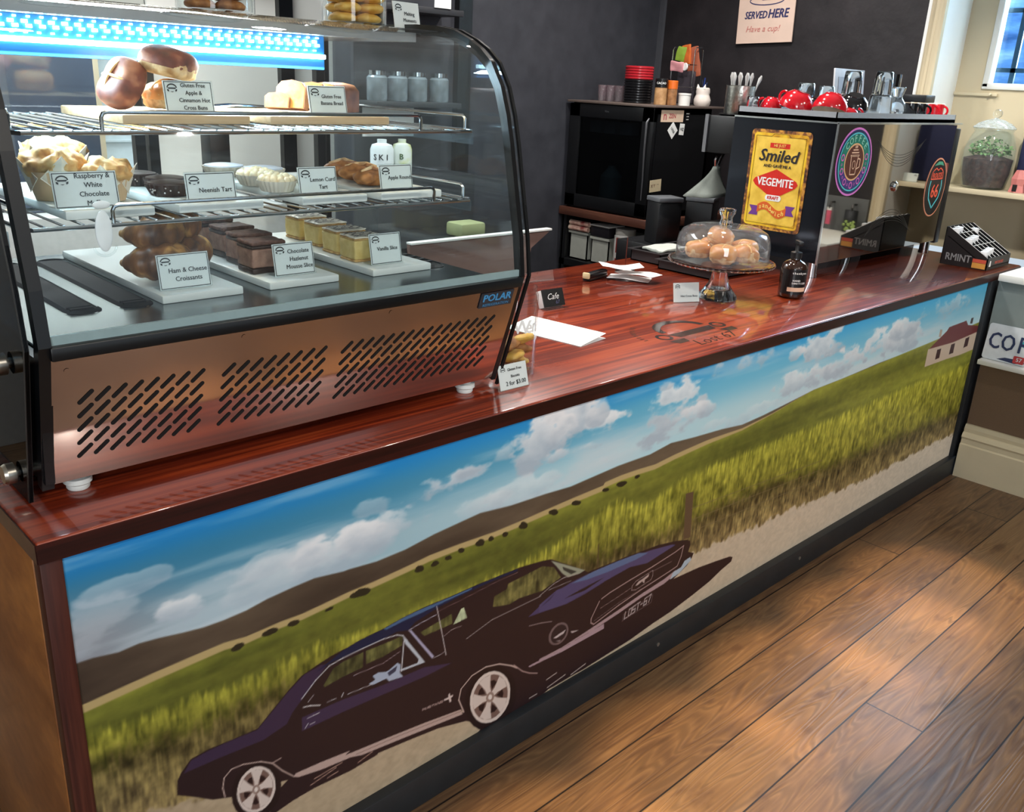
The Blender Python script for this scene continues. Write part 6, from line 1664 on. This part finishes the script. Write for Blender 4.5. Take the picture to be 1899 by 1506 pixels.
for a in ((FY0+.004, FZ0+.01, FY0+.075, FZ1-.004), (FY1-.075, FZ0+.01, FY1-.004, FZ1-.004), (FY0+.004, FZ0+.01, FY1-.004, FZ0+.075), (FY0+.004, FZ1-.07, FY1-.004, FZ1-.004)):
    b.box(FX0, a[0], a[1], FX0+.026, a[2], a[3], .002)
dr = F_(b, 'door', M_BLACK, 'black door frame')
F_(B().box(FX0+.010, FY0+.07, FZ0+.07, FX0+.014, FY1-.07, FZ1-.065), 'door_pane', glass('fridge_glass', (150, 160, 164), .8), par=dr, smooth=False)
F_(B().tube([(FX0-.003, FY0+.03, 1.40), (FX0-.016, FY0+.033, 1.38), (FX0-.012, FY0+.036, 1.25), (FX0-.003, FY0+.036, 1.1), (FX0-.003, FY0+.036, 1.0)], [.004, .006, .005, .004, .003], 8), 'door_handle', pm('grey_handle', (96, 98, 102), .3, .6), 'grey curved handle', par=dr)
F_(B().text('Viro', .016, plane_M((FX0-.0005, 1.93, FZ1-.035), (0, -1, 0), (0, 0, 1))), 'door_badge', pm('dim_silver', (110, 112, 116), .4, .5), par=dr, smooth=False)
for z in (1.14, 1.30):
    F_(B().box(FX0+(.04 if z > 1.2 else .2), FY0+.03, z, FX1-.03, FY1-.03, z+.004), 'shelf', M_ACRYL, smooth=False)
t = thing('milk_bottle', 'tall grey bottle standing inside the black fridge', 'bottle', (3.52, 1.95, FZ0+.031))
B().lathe([(0, 0), (.056, 0), (.06, .008), (.06, .085), (.058, .10)], seg=32).build('base', pm('bottle_grey', (120, 130, 134), .4), t)
t.children[0].data.transform(Matrix.Identity(4))
B().lathe([(.058, .0), (.058, .05), (.03, .085), (.02, .095), (.02, .105), (0, .105)], (0, 0, .0985), 32).build('shoulder', pm('bottle_grey', (120, 130, 134), .4), t)
gt_ = 'tubs on the upper fridge shelf'
for k, (y_, lab) in enumerate(((2.06, 'pale tub nearest the wall inside the fridge top'), (1.96, 'middle pink tub inside the fridge top'), (1.85, 'pink tub nearest the hinge inside the fridge top'))):
    o = B().box(-.035, -.038, 0, .035, .038, .062, .006).build('food_tub', pm('pale_tub', (180, 172, 176) if k == 0 else (176, 140, 140), .4))
    o.location = (3.52, y_, 1.3045); tag(o, lab, 'tub', gt_)
# papers stuck on the fridge side
def sticker(label, x0, z0, x1, z1, m, rot=0.0, txt=None, tm=None, sz=.02, grp='papers on the fridge side'):
    cx_, cz_ = (x0+x1)/2, (z0+z1)/2
    t = thing('paper_note', label, 'note', (cx_, FY0-.0008, cz_), 0, grp)
    b = B().box(-(x1-x0)/2, -.0006, -(z1-z0)/2, (x1-x0)/2, 0, (z1-z0)/2); b.mat(0)
    mm = [m]
    if txt:
        for i, (s_, u, v, z_) in enumerate(txt): b.text(s_, z_, plane_M((u, -.001, v), (1, 0, 0), (0, 0, 1)), bold=.0006)
        b.mat(1); mm.append(tm or M_INK)
    b.build('note', mm, t, smooth=False)
    t.rotation_euler = (0, rot, 0)
sticker('pink and yellow printed card at the top of the fridge side', 3.470, 1.385, 3.655, 1.442, pm('pink_yellow_card', (226, 200, 176), .5, var=.1, scale=9), txt=[('n', -.06, 0, .06), ('ZEN', .0, 0, .03)], tm=pm('red_print', (180, 70, 80), .5))
sticker('white diamond sticker under the printed card', 3.545, 1.315, 3.605, 1.375, M_CARD, R(45), txt=[('LISSE', 0, 0, .018)])
sticker('white square sticker right of the diamond', 3.632, 1.322, 3.672, 1.378, M_CARD, R(4), txt=[('HZ', 0, .0, .02)])
sticker('white dotted label top right on the fridge side', 3.668, 1.392, 3.712, 1.432, M_BLACK, 0, txt=[('** **', 0, .012, .012), ('* **', 0, -.002, .012), ('*****', 0, -.016, .010)], tm=M_CARD)
sticker('small cream note low on the fridge side', 3.432, 1.045, 3.525, 1.105, pm('cream_note', (222, 206, 170), .6), R(-3), txt=[('X Y', -.02, 0, .022), ('....', .02, .01, .018)], tm=pm('brown_print', (140, 100, 80), .5))
# things on the fridge
FT = FZ1+.0115
def stackrow(name, n, loc0, dz, maker, lab, cat, grp):
    for k in range(n):
        o = maker(k)
        o.location = (loc0[0], loc0[1], loc0[2]+dz*k)
        tag(o, lab, cat, grp)
lid_bm = lambda: B().lathe([(0, 0), (.070, 0), (.074, .003), (.074, .009), (.070, .0125), (.05, .0125), (0, .011)], seg=36)
l0 = lid_bm().build('cup_lid', pm('black_lid', (18, 18, 20), .25), None)
l0.location = (3.60, 1.885, FT); tag(l0, 'black plastic lid in the stack under the red lids', 'lid', 'stacked black lids on the fridge')
for k in range(1, 9):
    o = l0.copy(); COL.objects.link(o); o.location = (3.60, 1.885, FT+.0129*k)
l1 = lid_bm().build('cup_lid', pm('red_lid', (168, 34, 44), .25), None)
l1.location = (3.60, 1.885, FT+.0129*9); tag(l1, 'red plastic lid on top of the black lids', 'lid', 'stacked red lids on the fridge')
for k in range(1, 5):
    o = l1.copy(); COL.objects.link(o); o.location = (3.60, 1.885, FT+.0129*(9+k))
M_PINKG = glass('pinkish_plastic', (214, 190, 196), .9, .25)
for k, lab in enumerate(('clear plastic cup stack nearest the wall corner', 'clear plastic cup stack in the middle', 'clear plastic cup stack beside the black lids')):
    o = B().lathe([(0, 0), (.022, 0), (.026, .075), (.029, .08), (.026, .08), (.0205, .004), (0, .003)], seg=24).build('plastic_cup', M_PINKG)
    o.location = (3.60, 2.125-.058*k, FT+.0004); tag(o, lab, 'cup', 'clear plastic cups on the fridge')
def shaker(label, x, y_, r, h, body, cap, txt=None):
    t = thing('spice_shaker', label, 'shaker', (x, y_, FT+.0004), R(-45), 'spice shakers on the fridge')
    B().lathe([(0, 0), (r, 0), (r, h*.62), (r*.97, h*.66), (0, h*.66)], seg=28).build('jar', body, t)
    b = B().lathe([(0, h*.66), (r*1.03, h*.66), (r*1.03, h*.98), (r*.95, h), (0, h)], seg=28); b.mat(0)
    mm = [cap]
    if txt:
        arc_text(b, txt, .014, r*1.045, -100, h*.82, 18, .0004); b.mat(1); mm.append(M_CARD)
    b.build('cap', mm, t)
shaker('spice shaker with a black lettered cap', 3.575, 1.716, .031, .125, ramp2('spice_tan', [(.3, (150, 108, 66)), (.7, (196, 156, 110))], 30, .5), M_BLACK, 'CACAO')
shaker('spice shaker with an orange cap', 3.635, 1.692, .027, .118, ramp2('spice_brown', [(.3, (110, 72, 40)), (.7, (168, 120, 76))], 40, .5), pm('orange_cap', (214, 104, 30), .4))
o = B().lathe([(0, 0), (.029, 0), (.031, .05), (.033, .052), (.033, .06), (0, .061)], seg=28, fl=lambda a, r, z: 1+.006*math.sin(z*900)).build('white_tub', M_WHITEPL)
o.location = (3.692, 1.652, FT+.0004); tag(o, 'small white ribbed tub in front of the wire caddy', 'tub')
t = thing('wire_caddy', 'tall wire caddy holding napkin and sweet packets', 'caddy', (3.868, 1.792, FT+.0004))
b = B()
for y0 in (-.07, .07): b.tube([(-.03, y0, 0), (-.03, y0, .27), (-.02, y0, .285), (.03, y0, .285), (.04, y0, .27), (.04, y0, 0)], .003, 6)
for z in (.003, .09, .2): b.tube([(-.03, -.07, z), (-.03, .07, z), (.04, .07, z), (.04, -.07, z)], .002, 6, closed=True)
b.build('wire_frame', M_CHROME, t)
def packet(par, nm, m, x, y_, z, w_, h, rot, lab=None):
    b = B().box(-.006, -w_/2, 0, .006, w_/2, h, .003)
    bmesh.ops.subdivide_edges(b.bm, edges=[e for e in b.bm.edges if e.calc_length() > .03], cuts=4, use_grid_fill=True)
    for v in b.bm.verts: v.co += noise.noise_vector(v.co*40+Vector((x*9, y_*9, z)))*.004
    b.bm.transform(Matrix.Translation((x, y_, z)) @ Euler(rot).to_matrix().to_4x4())
    free(b.build(nm, m, par), lab + ' in the wire caddy on the fridge', 'packet', 'packets in the wire caddy')
packet(t, 'packet', pm('green_packet', (120, 150, 50), .4), -.01, .04, .215, .05, .075, (R(10), 0, .2), 'green packet')
packet(t, 'packet', pm('orange_packet', (196, 100, 44), .4), 0, .0, .20, .06, .10, (R(-6), 0, -.1), 'orange packet')
packet(t, 'packet', pm('pink_packet', (214, 150, 156), .4), -.034, .03, .165, .075, .05, (R(4), R(-12), .1), 'pink packet')
packet(t, 'packet', pm('copper_packet', (150, 82, 58), .4), .01, -.055, .14, .075, .15, (R(-14), 0, .1), 'copper brown packet')
packet(t, 'packet', pm('dark_packet', (60, 56, 62), .3), .0, -.01, .01, .11, .16, (0, 0, 0), 'dark plastic packet')
o = B().cyl((-.037, -.018, .19), (-.030, -.02, .19), .019, seg=24).build('white_lid_disc', M_CARD)
o.parent = t
t = thing('pen_holder', 'white cat-shaped pen holder with a blue pen', 'pen holder', (3.852, 1.655, FT+.0004))
b = B().lathe([(0, 0), (.036, 0), (.043, .012), (.044, .032), (.036, .052), (.034, .058), (.037, .07), (.034, .088), (.028, .092), (.026, .088), (.026, .07), (0, .066)], seg=36)
for s in (-1, 1):
    q = Vector((-.018, -s*.019, .086))
    b.cyl(q, q+Vector((0, -s*.004, .022)), .011, .001, seg=10)
b.build('cat_body', pm('white_ceramic', (226, 216, 208), .25), t)
for k, (c, lean) in enumerate((((30, 50, 110), .05), ((24, 26, 40), -.2), ((50, 60, 90), .28))):
    free(B().cyl((0, 0, .068), (0, -lean*.07, .14-.012*k), .0045, seg=10).build('pen', pm('pen_%d' % k, c, .35), t), ('blue pen upright in the cat pen holder', 'black pen leaning left in the cat pen holder', 'grey blue pen leaning right in the cat pen holder')[k], 'pen', 'pens in the cat pen holder')
# under the bench
gb_ = 'pale storage tubs under the bench'
for lab, y0, y1, z1 in (('pale grey tub in the corner under the wallpaper rolls', 2.03, 2.16, .775), ('pale grey tub right of the corner tub', 1.875, 2.0, .765)):
    b = B()
    for a in ((3.46, y0, 3.80, y0+.006), (3.46, y1-.006, 3.80, y1), (3.46, y0, 3.466, y1), (3.794, y0, 3.80, y1)): b.box(a[0], a[1], .6215, a[2], a[3], z1)
    b.box(3.46, y0, .6215, 3.80, y1, .628).box(3.45, y0-.006, z1-.012, 3.462, y1+.006, z1)
    tag(b.build('storage_tub', pm('pale_grey_plastic', (168, 172, 164), .5)), lab, 'tub', gb_)
M_ROLL = ramp2('floral_roll', [(.35, (226, 206, 186)), (.5, (214, 176, 160)), (.62, (150, 62, 62))], 14, .6)
for lab, z, y0 in (('upper floral paper roll lying on the tubs', .822, 2.155), ('lower floral paper roll lying on the tubs', .793, 2.16)):
    o = B().cyl((3.45, y0, 0), (3.45, y0-.14, -.0), .0135, seg=20).build('paper_roll', M_ROLL)
    o.location.z = z; tag(o, lab, 'roll', 'floral paper rolls under the bench')
t = thing('plastic_tub', 'black plastic tub with a clear lid under the bench board', 'tub', (3.50, 1.945, .7665))
B().box(-.045, -.065, 0, .08, .065, .055, .006).build('tub', pm('black_tub', (40, 38, 44), .3), t)
B().box(-.05, -.07, .0555, .085, .07, .064, .003).build('lid', M_WHITEPL, t)
t = thing('powder_canister', 'white canister with a red brown label under the bench', 'canister', (3.50, 1.80, .621), R(-45))
B().lathe([(0, 0), (.056, 0), (.058, .004), (.058, .17), (.052, .178), (0, .178)], seg=36).build('canister', M_WHITEPL, t)
B().lathe([(0, .1785), (.054, .1785), (.054, .206), (.05, .21), (0, .21)], seg=36).build('cap', pm('greyish_cap', (190, 188, 182), .4), t)
b = B(); wrap(b, .0584, -150, -30, .085, .165); b.mat(0); wrap(b, .0584, -150, -30, .035, .055); b.mat(0)
arc_text(b, 'Cadbury', .016, .0588, -90, .147, 12, .0004); b.mat(1)
b.build('label', [pm('red_brown_label', (132, 44, 36), .5), M_CARD], t, 'red brown label', smooth=False)
tag(B().box(3.47, 1.60, .6215, 3.62, 1.70, .74, .01).build('green_box', pm('green_box', (72, 104, 62), .5)), 'green box at the near end of the lower shelf', 'box')
# bench with white edge and diagonal cut, kitchen side
t = thing('side_bench', 'brown sided bench with a thin white top behind the case', 'bench', (2.2, 1.6, 0))
b = B().prism([(1.9, .0), (2.42, .0), (2.588, .839), (2.70, .905), (1.9, .911)], lambda x, z: (x-2.2, 0.0, z), (0, .018, 0))
b.build('cabinet', pm('pinkish_brown_front', (132, 104, 96), .5), t, smooth=False)
B().box(-.3, -.012, .9115, .505, .022, .920, .001).build('top', M_WHITEPL, t, 'thin white top', smooth=False)
B().box(-.6, .019, .0, .2, .40, .895, .003).build('carcass', M_SATIN, t)
tag(B().box(2.25, 1.69, .8955, 2.39, 1.80, .955, .012).build('sponge_block', pm('pale_green_block', (140, 146, 104), .8)), 'pale green block on the white topped bench', 'block')

# ------------------------------------------------------------------ black bins and cloth behind the trays
def bin_(label, x0, x1, y0, y1, z1, rz):
    t = thing('knock_box', label, 'bin', ((x0+x1)/2, (y0+y1)/2, HT+.0008), rz, 'black bins at the rear of the worktop')
    hx, hy = (x1-x0)/2, (y1-y0)/2
    B().box(-hx, -hy, 0, hx, hy, z1-HT-.02, .006).build('body', M_SATIN, t)
    B().box(-hx-.003, -hy-.003, z1-HT-.0195, hx+.003, hy+.003, z1-HT, .004).build('rim', pm('grey_bin_rim', (92, 96, 100), .35), t, 'grey rim')
bin_('left black bin with a grey edge behind the trays', 2.91, 3.03, 1.12, 1.22, 1.10, R(-20))
bin_('right black bin half hidden by the cake dome', 3.11, 3.26, 1.06, 1.18, 1.098, R(24))
tag(B().box(2.87, 1.02, .80, 3.38, 1.34, .8995, .004).build('rear_ledge', M_SATIN), 'dark ledge behind the worktop carrying the black bins', 'ledge')
for o in [q for q in COL.objects if q.name.startswith('knock_box')]: o.location.z = .9003
# draped cloth
b = B()
ch = [(2.955, 1.262, .0), (2.995, 1.254, .01)]
n = 18
top = Vector((3.00, .945, 1.25))
rows = []
for i in range(9):
    u = i/8
    row = []
    for k in range(n+1):
        a = R(150+190*k/n)
        rad = .014+.075*u**1.6*(1+.10*math.sin(k*.9)+.08*math.sin(k*.5+u*3))
        row.append(b.bm.verts.new((top.x+rad*math.cos(a)*1.5-.05*u, top.y+rad*math.sin(a)*.8, top.z-.115*u)))
    rows.append(row)
for r0, r1 in zip(rows, rows[1:]):
    for k in range(n): b.bm.faces.new((r0[k], r0[k+1], r1[k+1], r1[k]))
o = b.build('milk_cloth', pm('grey_green_cloth', (104, 110, 104), .9, bump=.1, scale=140))
so = o.modifiers.new('thick', 'SOLIDIFY'); so.thickness = .003
tag(o, 'grey cloth draped over the steam wand beside the machine', 'cloth')
t = thing('steam_wand', 'curved black handled steam wand under the cloth', 'steam wand', (3.02, .945, 1.125))
B().tube([(0.02, 0, .175), (0, 0, .15), (-.015, 0, .12), (-.018, 0, .06), (-.012, 0, .0)], .006, 8).build('pipe', M_CHROME, t)
B().tube([(-.028, 0, .165), (-.035, 0, .15), (-.033, 0, .125)], [.005, .007, .004], 8).build('lever', M_CHROME, t)

# ------------------------------------------------------------------ walls: poster, window ledge things, plates, hooks
t = thing('wall_poster', 'cream poster of a coffee cup reading SERVED HERE Have a cup!', 'poster', (WX-.012, 1.53, 2.03), 0)
t.rotation_euler = (R(-2.2), 0, 0)
b = B().box(-.003, -.165, -.24, .003, .165, .26); b.mat(0)
f = lambda u, v: (-.0036, -u, v)
M = lambda u, v: plane_M((-.0038, -u, v), (0, -1, 0), (0, 0, 1))
b.text('SERVED', .050, M(-.058, -.105), bold=.0016, shear=.2, sx=.78); b.text('HERE', .060, M(.072, -.102), bold=.002, shear=.2, sx=.84)
b.mat(1)
b.text('Have a cup!', .042, M(-.012, -.172), shear=.3, bold=.0004); b.mat(2)
sau = [(.10*math.cos(2*PI*i/30), -.035+.022*math.sin(2*PI*i/30)) for i in range(31)]
stroke(b, sau, .005, f)
cupo = [(-.06, .13), (-.055, .06), (-.04, .0), (-.028, -.032), (.03, -.032), (.042, .0), (.056, .06), (.06, .13)]
stroke(b, cupo, .005, f)
stroke(b, [(.056, .06), (.09, .05), (.095, .0), (.05, -.005)], .007, f)
b.poly([f(u, v) for u, v in ((.01, -.030), (.03, -.032), (.042, 0), (.056, .06), (.03, .02))]); b.mat(1)
b.build('poster', [pm('aged_cream_board', (218, 192, 176), .6, var=.04, scale=12), pm('navy_ink', (44, 46, 92), .6), pm('pink_ink', (196, 124, 116), .6)], t, smooth=False)
JS = 1.172
t = thing('window_shelf', 'cream timber shelf across the window recess', 'shelf', (4.31, .3, JS))
B().box(-.11, -.298, -.022, .108, .298, 0, .002).build('board', M_CREAM2, t)
# terrarium
M_TERR = glass('terrarium_glass', (250, 253, 253), .45, .06)
t = thing('terrarium', 'lidded glass jar terrarium with green plant on the window shelf', 'terrarium', (4.315, .345, JS+.0006))
B().lathe([(0, 0), (.082, 0), (.092, .006), (.108, .07), (.113, .13), (.110, .18), (.094, .23), (.082, .255), (.086, .264), (.082, .266), (.078, .256), (.090, .229), (.106, .18), (.109, .13), (.104, .07), (.088, .01), (0, .008)], seg=48).build('glass_jar', M_TERR, t)
B().lathe([(.088, .267), (.092, .273), (.07, .292), (.04, .306), (.012, .313), (0, .314)], seg=40).build('lid', glass('terrarium_lid', (236, 244, 246), .6, .5), t)
B().blob((0, 0, .334), (.021, .021, .020), sub=3).build('lid_knob', M_PRESSED, t)
B().lathe([(0, .009), (.086, .011), (.102, .07), (.107, .135), (.06, .148), (0, .150)], seg=40, fl=lambda a, r, z: 1-.02*abs(math.sin(a*7+z*60))).build('soil', ramp2('dark_potting_soil', [(.35, (34, 20, 18)), (.6, (66, 40, 34)), (.75, (92, 64, 52))], 70, .9, 1.0), t)
b = B()
for k in range(230):
    a, r = random.random()*6.28, .092*math.sqrt(random.random())
    z = .152+.095*random.random()*(1-r/.15)
    c = Vector((r*math.cos(a), r*math.sin(a), z))
    e = Euler((random.uniform(-.9, .9), random.uniform(-.9, .9), random.uniform(0, 6.28))).to_matrix()
    s = random.uniform(.007, .014)
    b.poly([c+e @ Vector(q)*s for q in ((0, -1, 0), (.55, -.2, .15), (.4, .5, .1), (0, 1, -.1), (-.4, .5, .1), (-.55, -.2, .15))])
for k in range(14):
    a = k*.9
    b.tube([(.02*math.cos(a), .02*math.sin(a), .145), (.05*math.cos(a), .05*math.sin(a), .2)], .0015, 5)
tag(b.build('foliage', ramp2('small_leaf_green', [(.3, (70, 108, 54)), (.6, (120, 160, 92)), (.8, (176, 204, 150))], 60, .45), t, smooth=False), 'small green leaves', kind='stuff')
t = thing('pink_ornament', 'pink ceramic ornament at the right end of the window shelf', 'ornament', (4.30, .185, JS+.0006))
b = B().lathe([(0, .1), (.02, .098), (.034, .06), (.03, .03), (.038, 0), (0, 0)], seg=6)
b.mat(0)
b.build('body', pm('pink_ceramic', (206, 128, 124), .35), t, smooth=False)
B().box(-.0365, -.006, .005, -.030, .012, .035).build('opening', M_SLOT, t, smooth=False)
t = thing('hook_rail', 'small cream rail with a peg on the window panelling', 'rail', (GX, .5, 1.588))
B().box(-.014, -.10, -.007, 0, .10, .007, .002).build('rail', M_CREAM2, t)
B().cyl((-.014, -.075, 0), (-.03, -.075, .004), .005, seg=10).build('peg', M_CREAM2, t)
t = thing('navy_cloth_bag', 'navy cloth bag hanging before the window panelling', 'bag', (4.34, .16, JS+.0006))
B().box(-.02, -.12, 0, .02, .09, .27, .015).build('bag', pm('navy_cloth', (24, 30, 66), .8, bump=.2, scale=50), t)
B().tube([(0, -.05, .27), (0, -.04, .36), (0, .02, .36), (0, .03, .27)], .005, 6).build('strap', pm('navy_cloth', (24, 30, 66)), t)
t.location = (4.36, .135, JS+.0006)
sign('white info card on the window shelf before the navy bag', [], .07, .04, (4.24, .06, JS+.001), R(-90), plain=True, logo=.006, group='cards on the window shelf')
# number plate on its shelf
t = thing('plate_shelf', 'white shelf under the ledge carrying the number plate', 'shelf', (SX-.03, -.3, .545))
B().box(-.045, -.3, -.02, .0255, .272, 0, .002).build('board', M_WHITEP, t)
t = thing('number_plate', 'worn white number plate reading COF leaning on the shelf', 'number plate', (SX-.034, -.176, .5465))
tl = Matrix.Rotation(R(8), 4, 'Y')
b = B().prism(rrect(-.15, 0, .15, .15, .012), lambda u, v: (0, -u, v), (.0015, 0, 0)); b.mat(0)
f = lambda u, v, l=.0006: (-l, -u, v)
b.poly([f(u, v) for u, v in ((-.02, .08), (.02, .146), (.148, .146), (.148, .08), (.06, .06))]); b.mat(1)
b.poly([f(u, v) for u, v in ((-.09, .008), (-.06, .02), (.0, .022), (.02, .012), (-.02, .003))]); b.mat(2)
for ch, u in (('C', -.115), ('O', -.062), ('F', -.008)):
    b.text(ch, .095, plane_M((-.0016, -u, .078), (0, -1, 0), (0, 0, 1)), bold=.0015, sx=.72)
b.mat(2)
b.poly([f(u, v, .0018) for u, v in rrect(-.028, .006, .014, .036, .004)]); b.mat(3)
b.text('57', .022, plane_M((-.0024, .006, .021), (0, -1, 0), (0, 0, 1)), bold=.0006); b.mat(0)
b.bm.transform(tl)
b.build('plate', [pm('worn_white_enamel', (206, 212, 216), .35, var=.08, scale=30), pm('teal_patch', (70, 160, 172), .4), pm('navy_stamp', (40, 52, 86), .4), pm('red_tab', (176, 56, 60), .4)], t, smooth=False)
# grey hook board on the customer side wall, seen in the machine's mirror back
t = thing('hook_board', 'grey board with black hooks on the black side wall', 'hook board', (WX, -.5, .98))
B().box(-.014, -.6, -.08, -.001, .42, .09, .002).build('board', pm('grey_board', (92, 96, 98), .6, var=.06, scale=20), t)
for y_ in (.24, .36): B().tube([(-.014, y_, .06), (-.05, y_, .06), (-.06, y_, .045), (-.055, y_, .03)], .005, 8).build('hook', M_BLACK, t)
t = thing('key_tag', 'pink and white key tag hanging from the hook board', 'key tag', (WX-.056, -.26, .93))
B().box(-.002, -.012, 0, .002, .012, .085, .001).build('tag', pm('pink_tag', (220, 90, 120), .5), t)
B().box(-.0022, -.012, .07, .0022, .012, .085).build('white_end', M_CARD, t, smooth=False)
t = thing('floral_tag', 'dark tag with green and yellow flowers on the hook board', 'key tag', (WX-.056, -.14, .905))
B().box(-.003, -.035, 0, .003, .035, .11, .002).build('tag', M_BLACK, t)
b = B()
for k in range(16): b.blob((-.005, -.03+.06*random.random(), .01+.05*random.random()), (.003, .008, .008), sub=1)
tag(b.build('flowers', pm('green_yellow_flowers', (150, 176, 96), .6, var=.2), t), None, kind='stuff')

# ------------------------------------------------------------------ kitchen things seen through and above the case
tag(B().box(2.07, BY-.16, 1.412, 2.54, BY-.001, 1.435, .002).build('jar_shelf', pm('dark_shelf', (40, 42, 46), .5)), 'dark wall shelf of jars left of the charcoal wall', 'shelf')
tag(B().box(2.07, BY-.16, 1.80, 2.54, BY-.001, 1.825, .002).build('jar_shelf', pm('dark_shelf', (40, 42, 46), .5)), 'upper dark wall shelf above the shelf of jars', 'shelf')
M_KJ = pm('filled_jar', (112, 122, 128), .15, var=.4, scale=22)
kj = [('glass jar at the left end of the dark wall shelf', 2.125), ('second glass jar on the dark wall shelf', 2.235), ('third glass jar on the dark wall shelf', 2.345), ('glass jar at the right end of the dark wall shelf', 2.47)]
for lab, x in kj:
    t = thing('storage_jar', lab, 'jar', (x, BY-.08, 1.4356), 0, 'storage jars on the dark shelf')
    B().lathe([(0, 0), (.042, 0), (.045, .01), (.045, .095), (.036, .105), (0, .105)], seg=24).build('jar', M_KJ, t)
    B().cyl((0, 0, .1055), (0, 0, .123), .038, seg=24).build('lid', M_STEEL, t)
tag(B().box(2.37, BY-.165, 1.826, 2.46, BY-.161, 1.92).build('pinned_note', M_CARD, smooth=False), 'white note pinned on the front of the upper dark shelf', 'note')
tag(B().box(2.10, BY-.006, 1.28, 2.385, BY-.001, 1.405).build('wall_paper', M_CARD, smooth=False), 'white paper stuck on the dark wall under the jar shelf', 'paper')
tag(B().box(2.05, BY-.19, 0, 2.61, BY-.002, 1.12, .003).build('kitchen_unit', pm('dark_unit', (36, 38, 42), .5)), 'dark kitchen unit below the shelf of jars', 'cabinet')
def kb(label, x, y_, r, h, m, txt=None, tm=None):
    t = thing('squeeze_bottle', label, 'bottle', (x, y_, 1.1206), R(-40), 'bottles on the dark kitchen unit')
    B().lathe([(0, 0), (r, 0), (r, h*.72), (r*.85, h*.85), (r*.4, h*.9), (r*.4, h), (0, h)], seg=28).build('bottle', m, t)
    if txt:
        b = B(); arc_text(b, txt, .034, r*1.02, -90, h*.52, 30, .001); b.build('lettering', tm, t, smooth=False)
kb('white bottle with three black letters seen through the case', 2.135, 2.11, .052, .155, pm('white_bottle', (214, 220, 222), .3), 'SKI', M_INK)
kb('white bottle with a yellow green band seen through the case', 2.245, 2.11, .045, .155, ramp2('white_yellow_bottle', [(.48, (214, 220, 214)), (.55, (190, 200, 70))], 4, .3), 'B', pm('green_print', (60, 90, 30), .5))
# kitchen run under the white wall
tag(B().box(-1.6, 2.7, 0, 2.0, 3.299, .93, .003).build('kitchen_bench', pm('pale_bench', (196, 200, 198), .4)), 'pale kitchen bench along the white wall', 'bench')
tag(B().box(.86, 2.85, .9305, 1.20, 3.2, 1.60, .006).build('bench_oven', pm('blue_grey_appliance', (70, 84, 104), .35, var=.12, scale=8)), 'blue grey appliance on the kitchen bench at far left', 'appliance')
tag(B().box(1.21, 3.22, .9305, 1.36, 3.29, 1.62, .003).build('cream_panel', M_CREAM), 'cream upright panel beside the blue grey appliance', 'panel')
b = B().box(1.37, 3.26, 1.0, 1.62, 3.299, 1.72)
for k in range(5): b.box(1.365, 3.25, 1.05+.13*k, 1.625, 3.262, 1.06+.13*k)
tag(b.build('louvre_panel', pm('pale_blue_louvre', (190, 206, 212), .4), smooth=False), 'pale blue louvred panel on the kitchen wall', 'panel')
tag(B().box(1.13, 2.71, .9305, 1.33, 2.84, 1.06, .02).build('green_tub', pm('dull_green_tub', (70, 110, 88), .5)), 'dull green tub on the kitchen bench', 'tub')
tag(B().box(1.36, 2.72, .9305, 1.62, 3.0, .99, .006).build('white_lidded_box', M_WHITEPL), 'white flat box right of the green tub', 'box')
tag(B().box(1.72, 2.9, .9305, 1.82, 3.0, 1.28, .004).build('tall_black_canister', M_SATIN), 'tall black canister on the kitchen bench', 'canister')
tag(B().box(1.45, 3.2, 2.02, 2.3, 3.298, 2.08).build('wall_rail', pm('grey_rail', (90, 98, 104), .4, .5), smooth=False), 'grey rail on the white kitchen wall', 'rail')
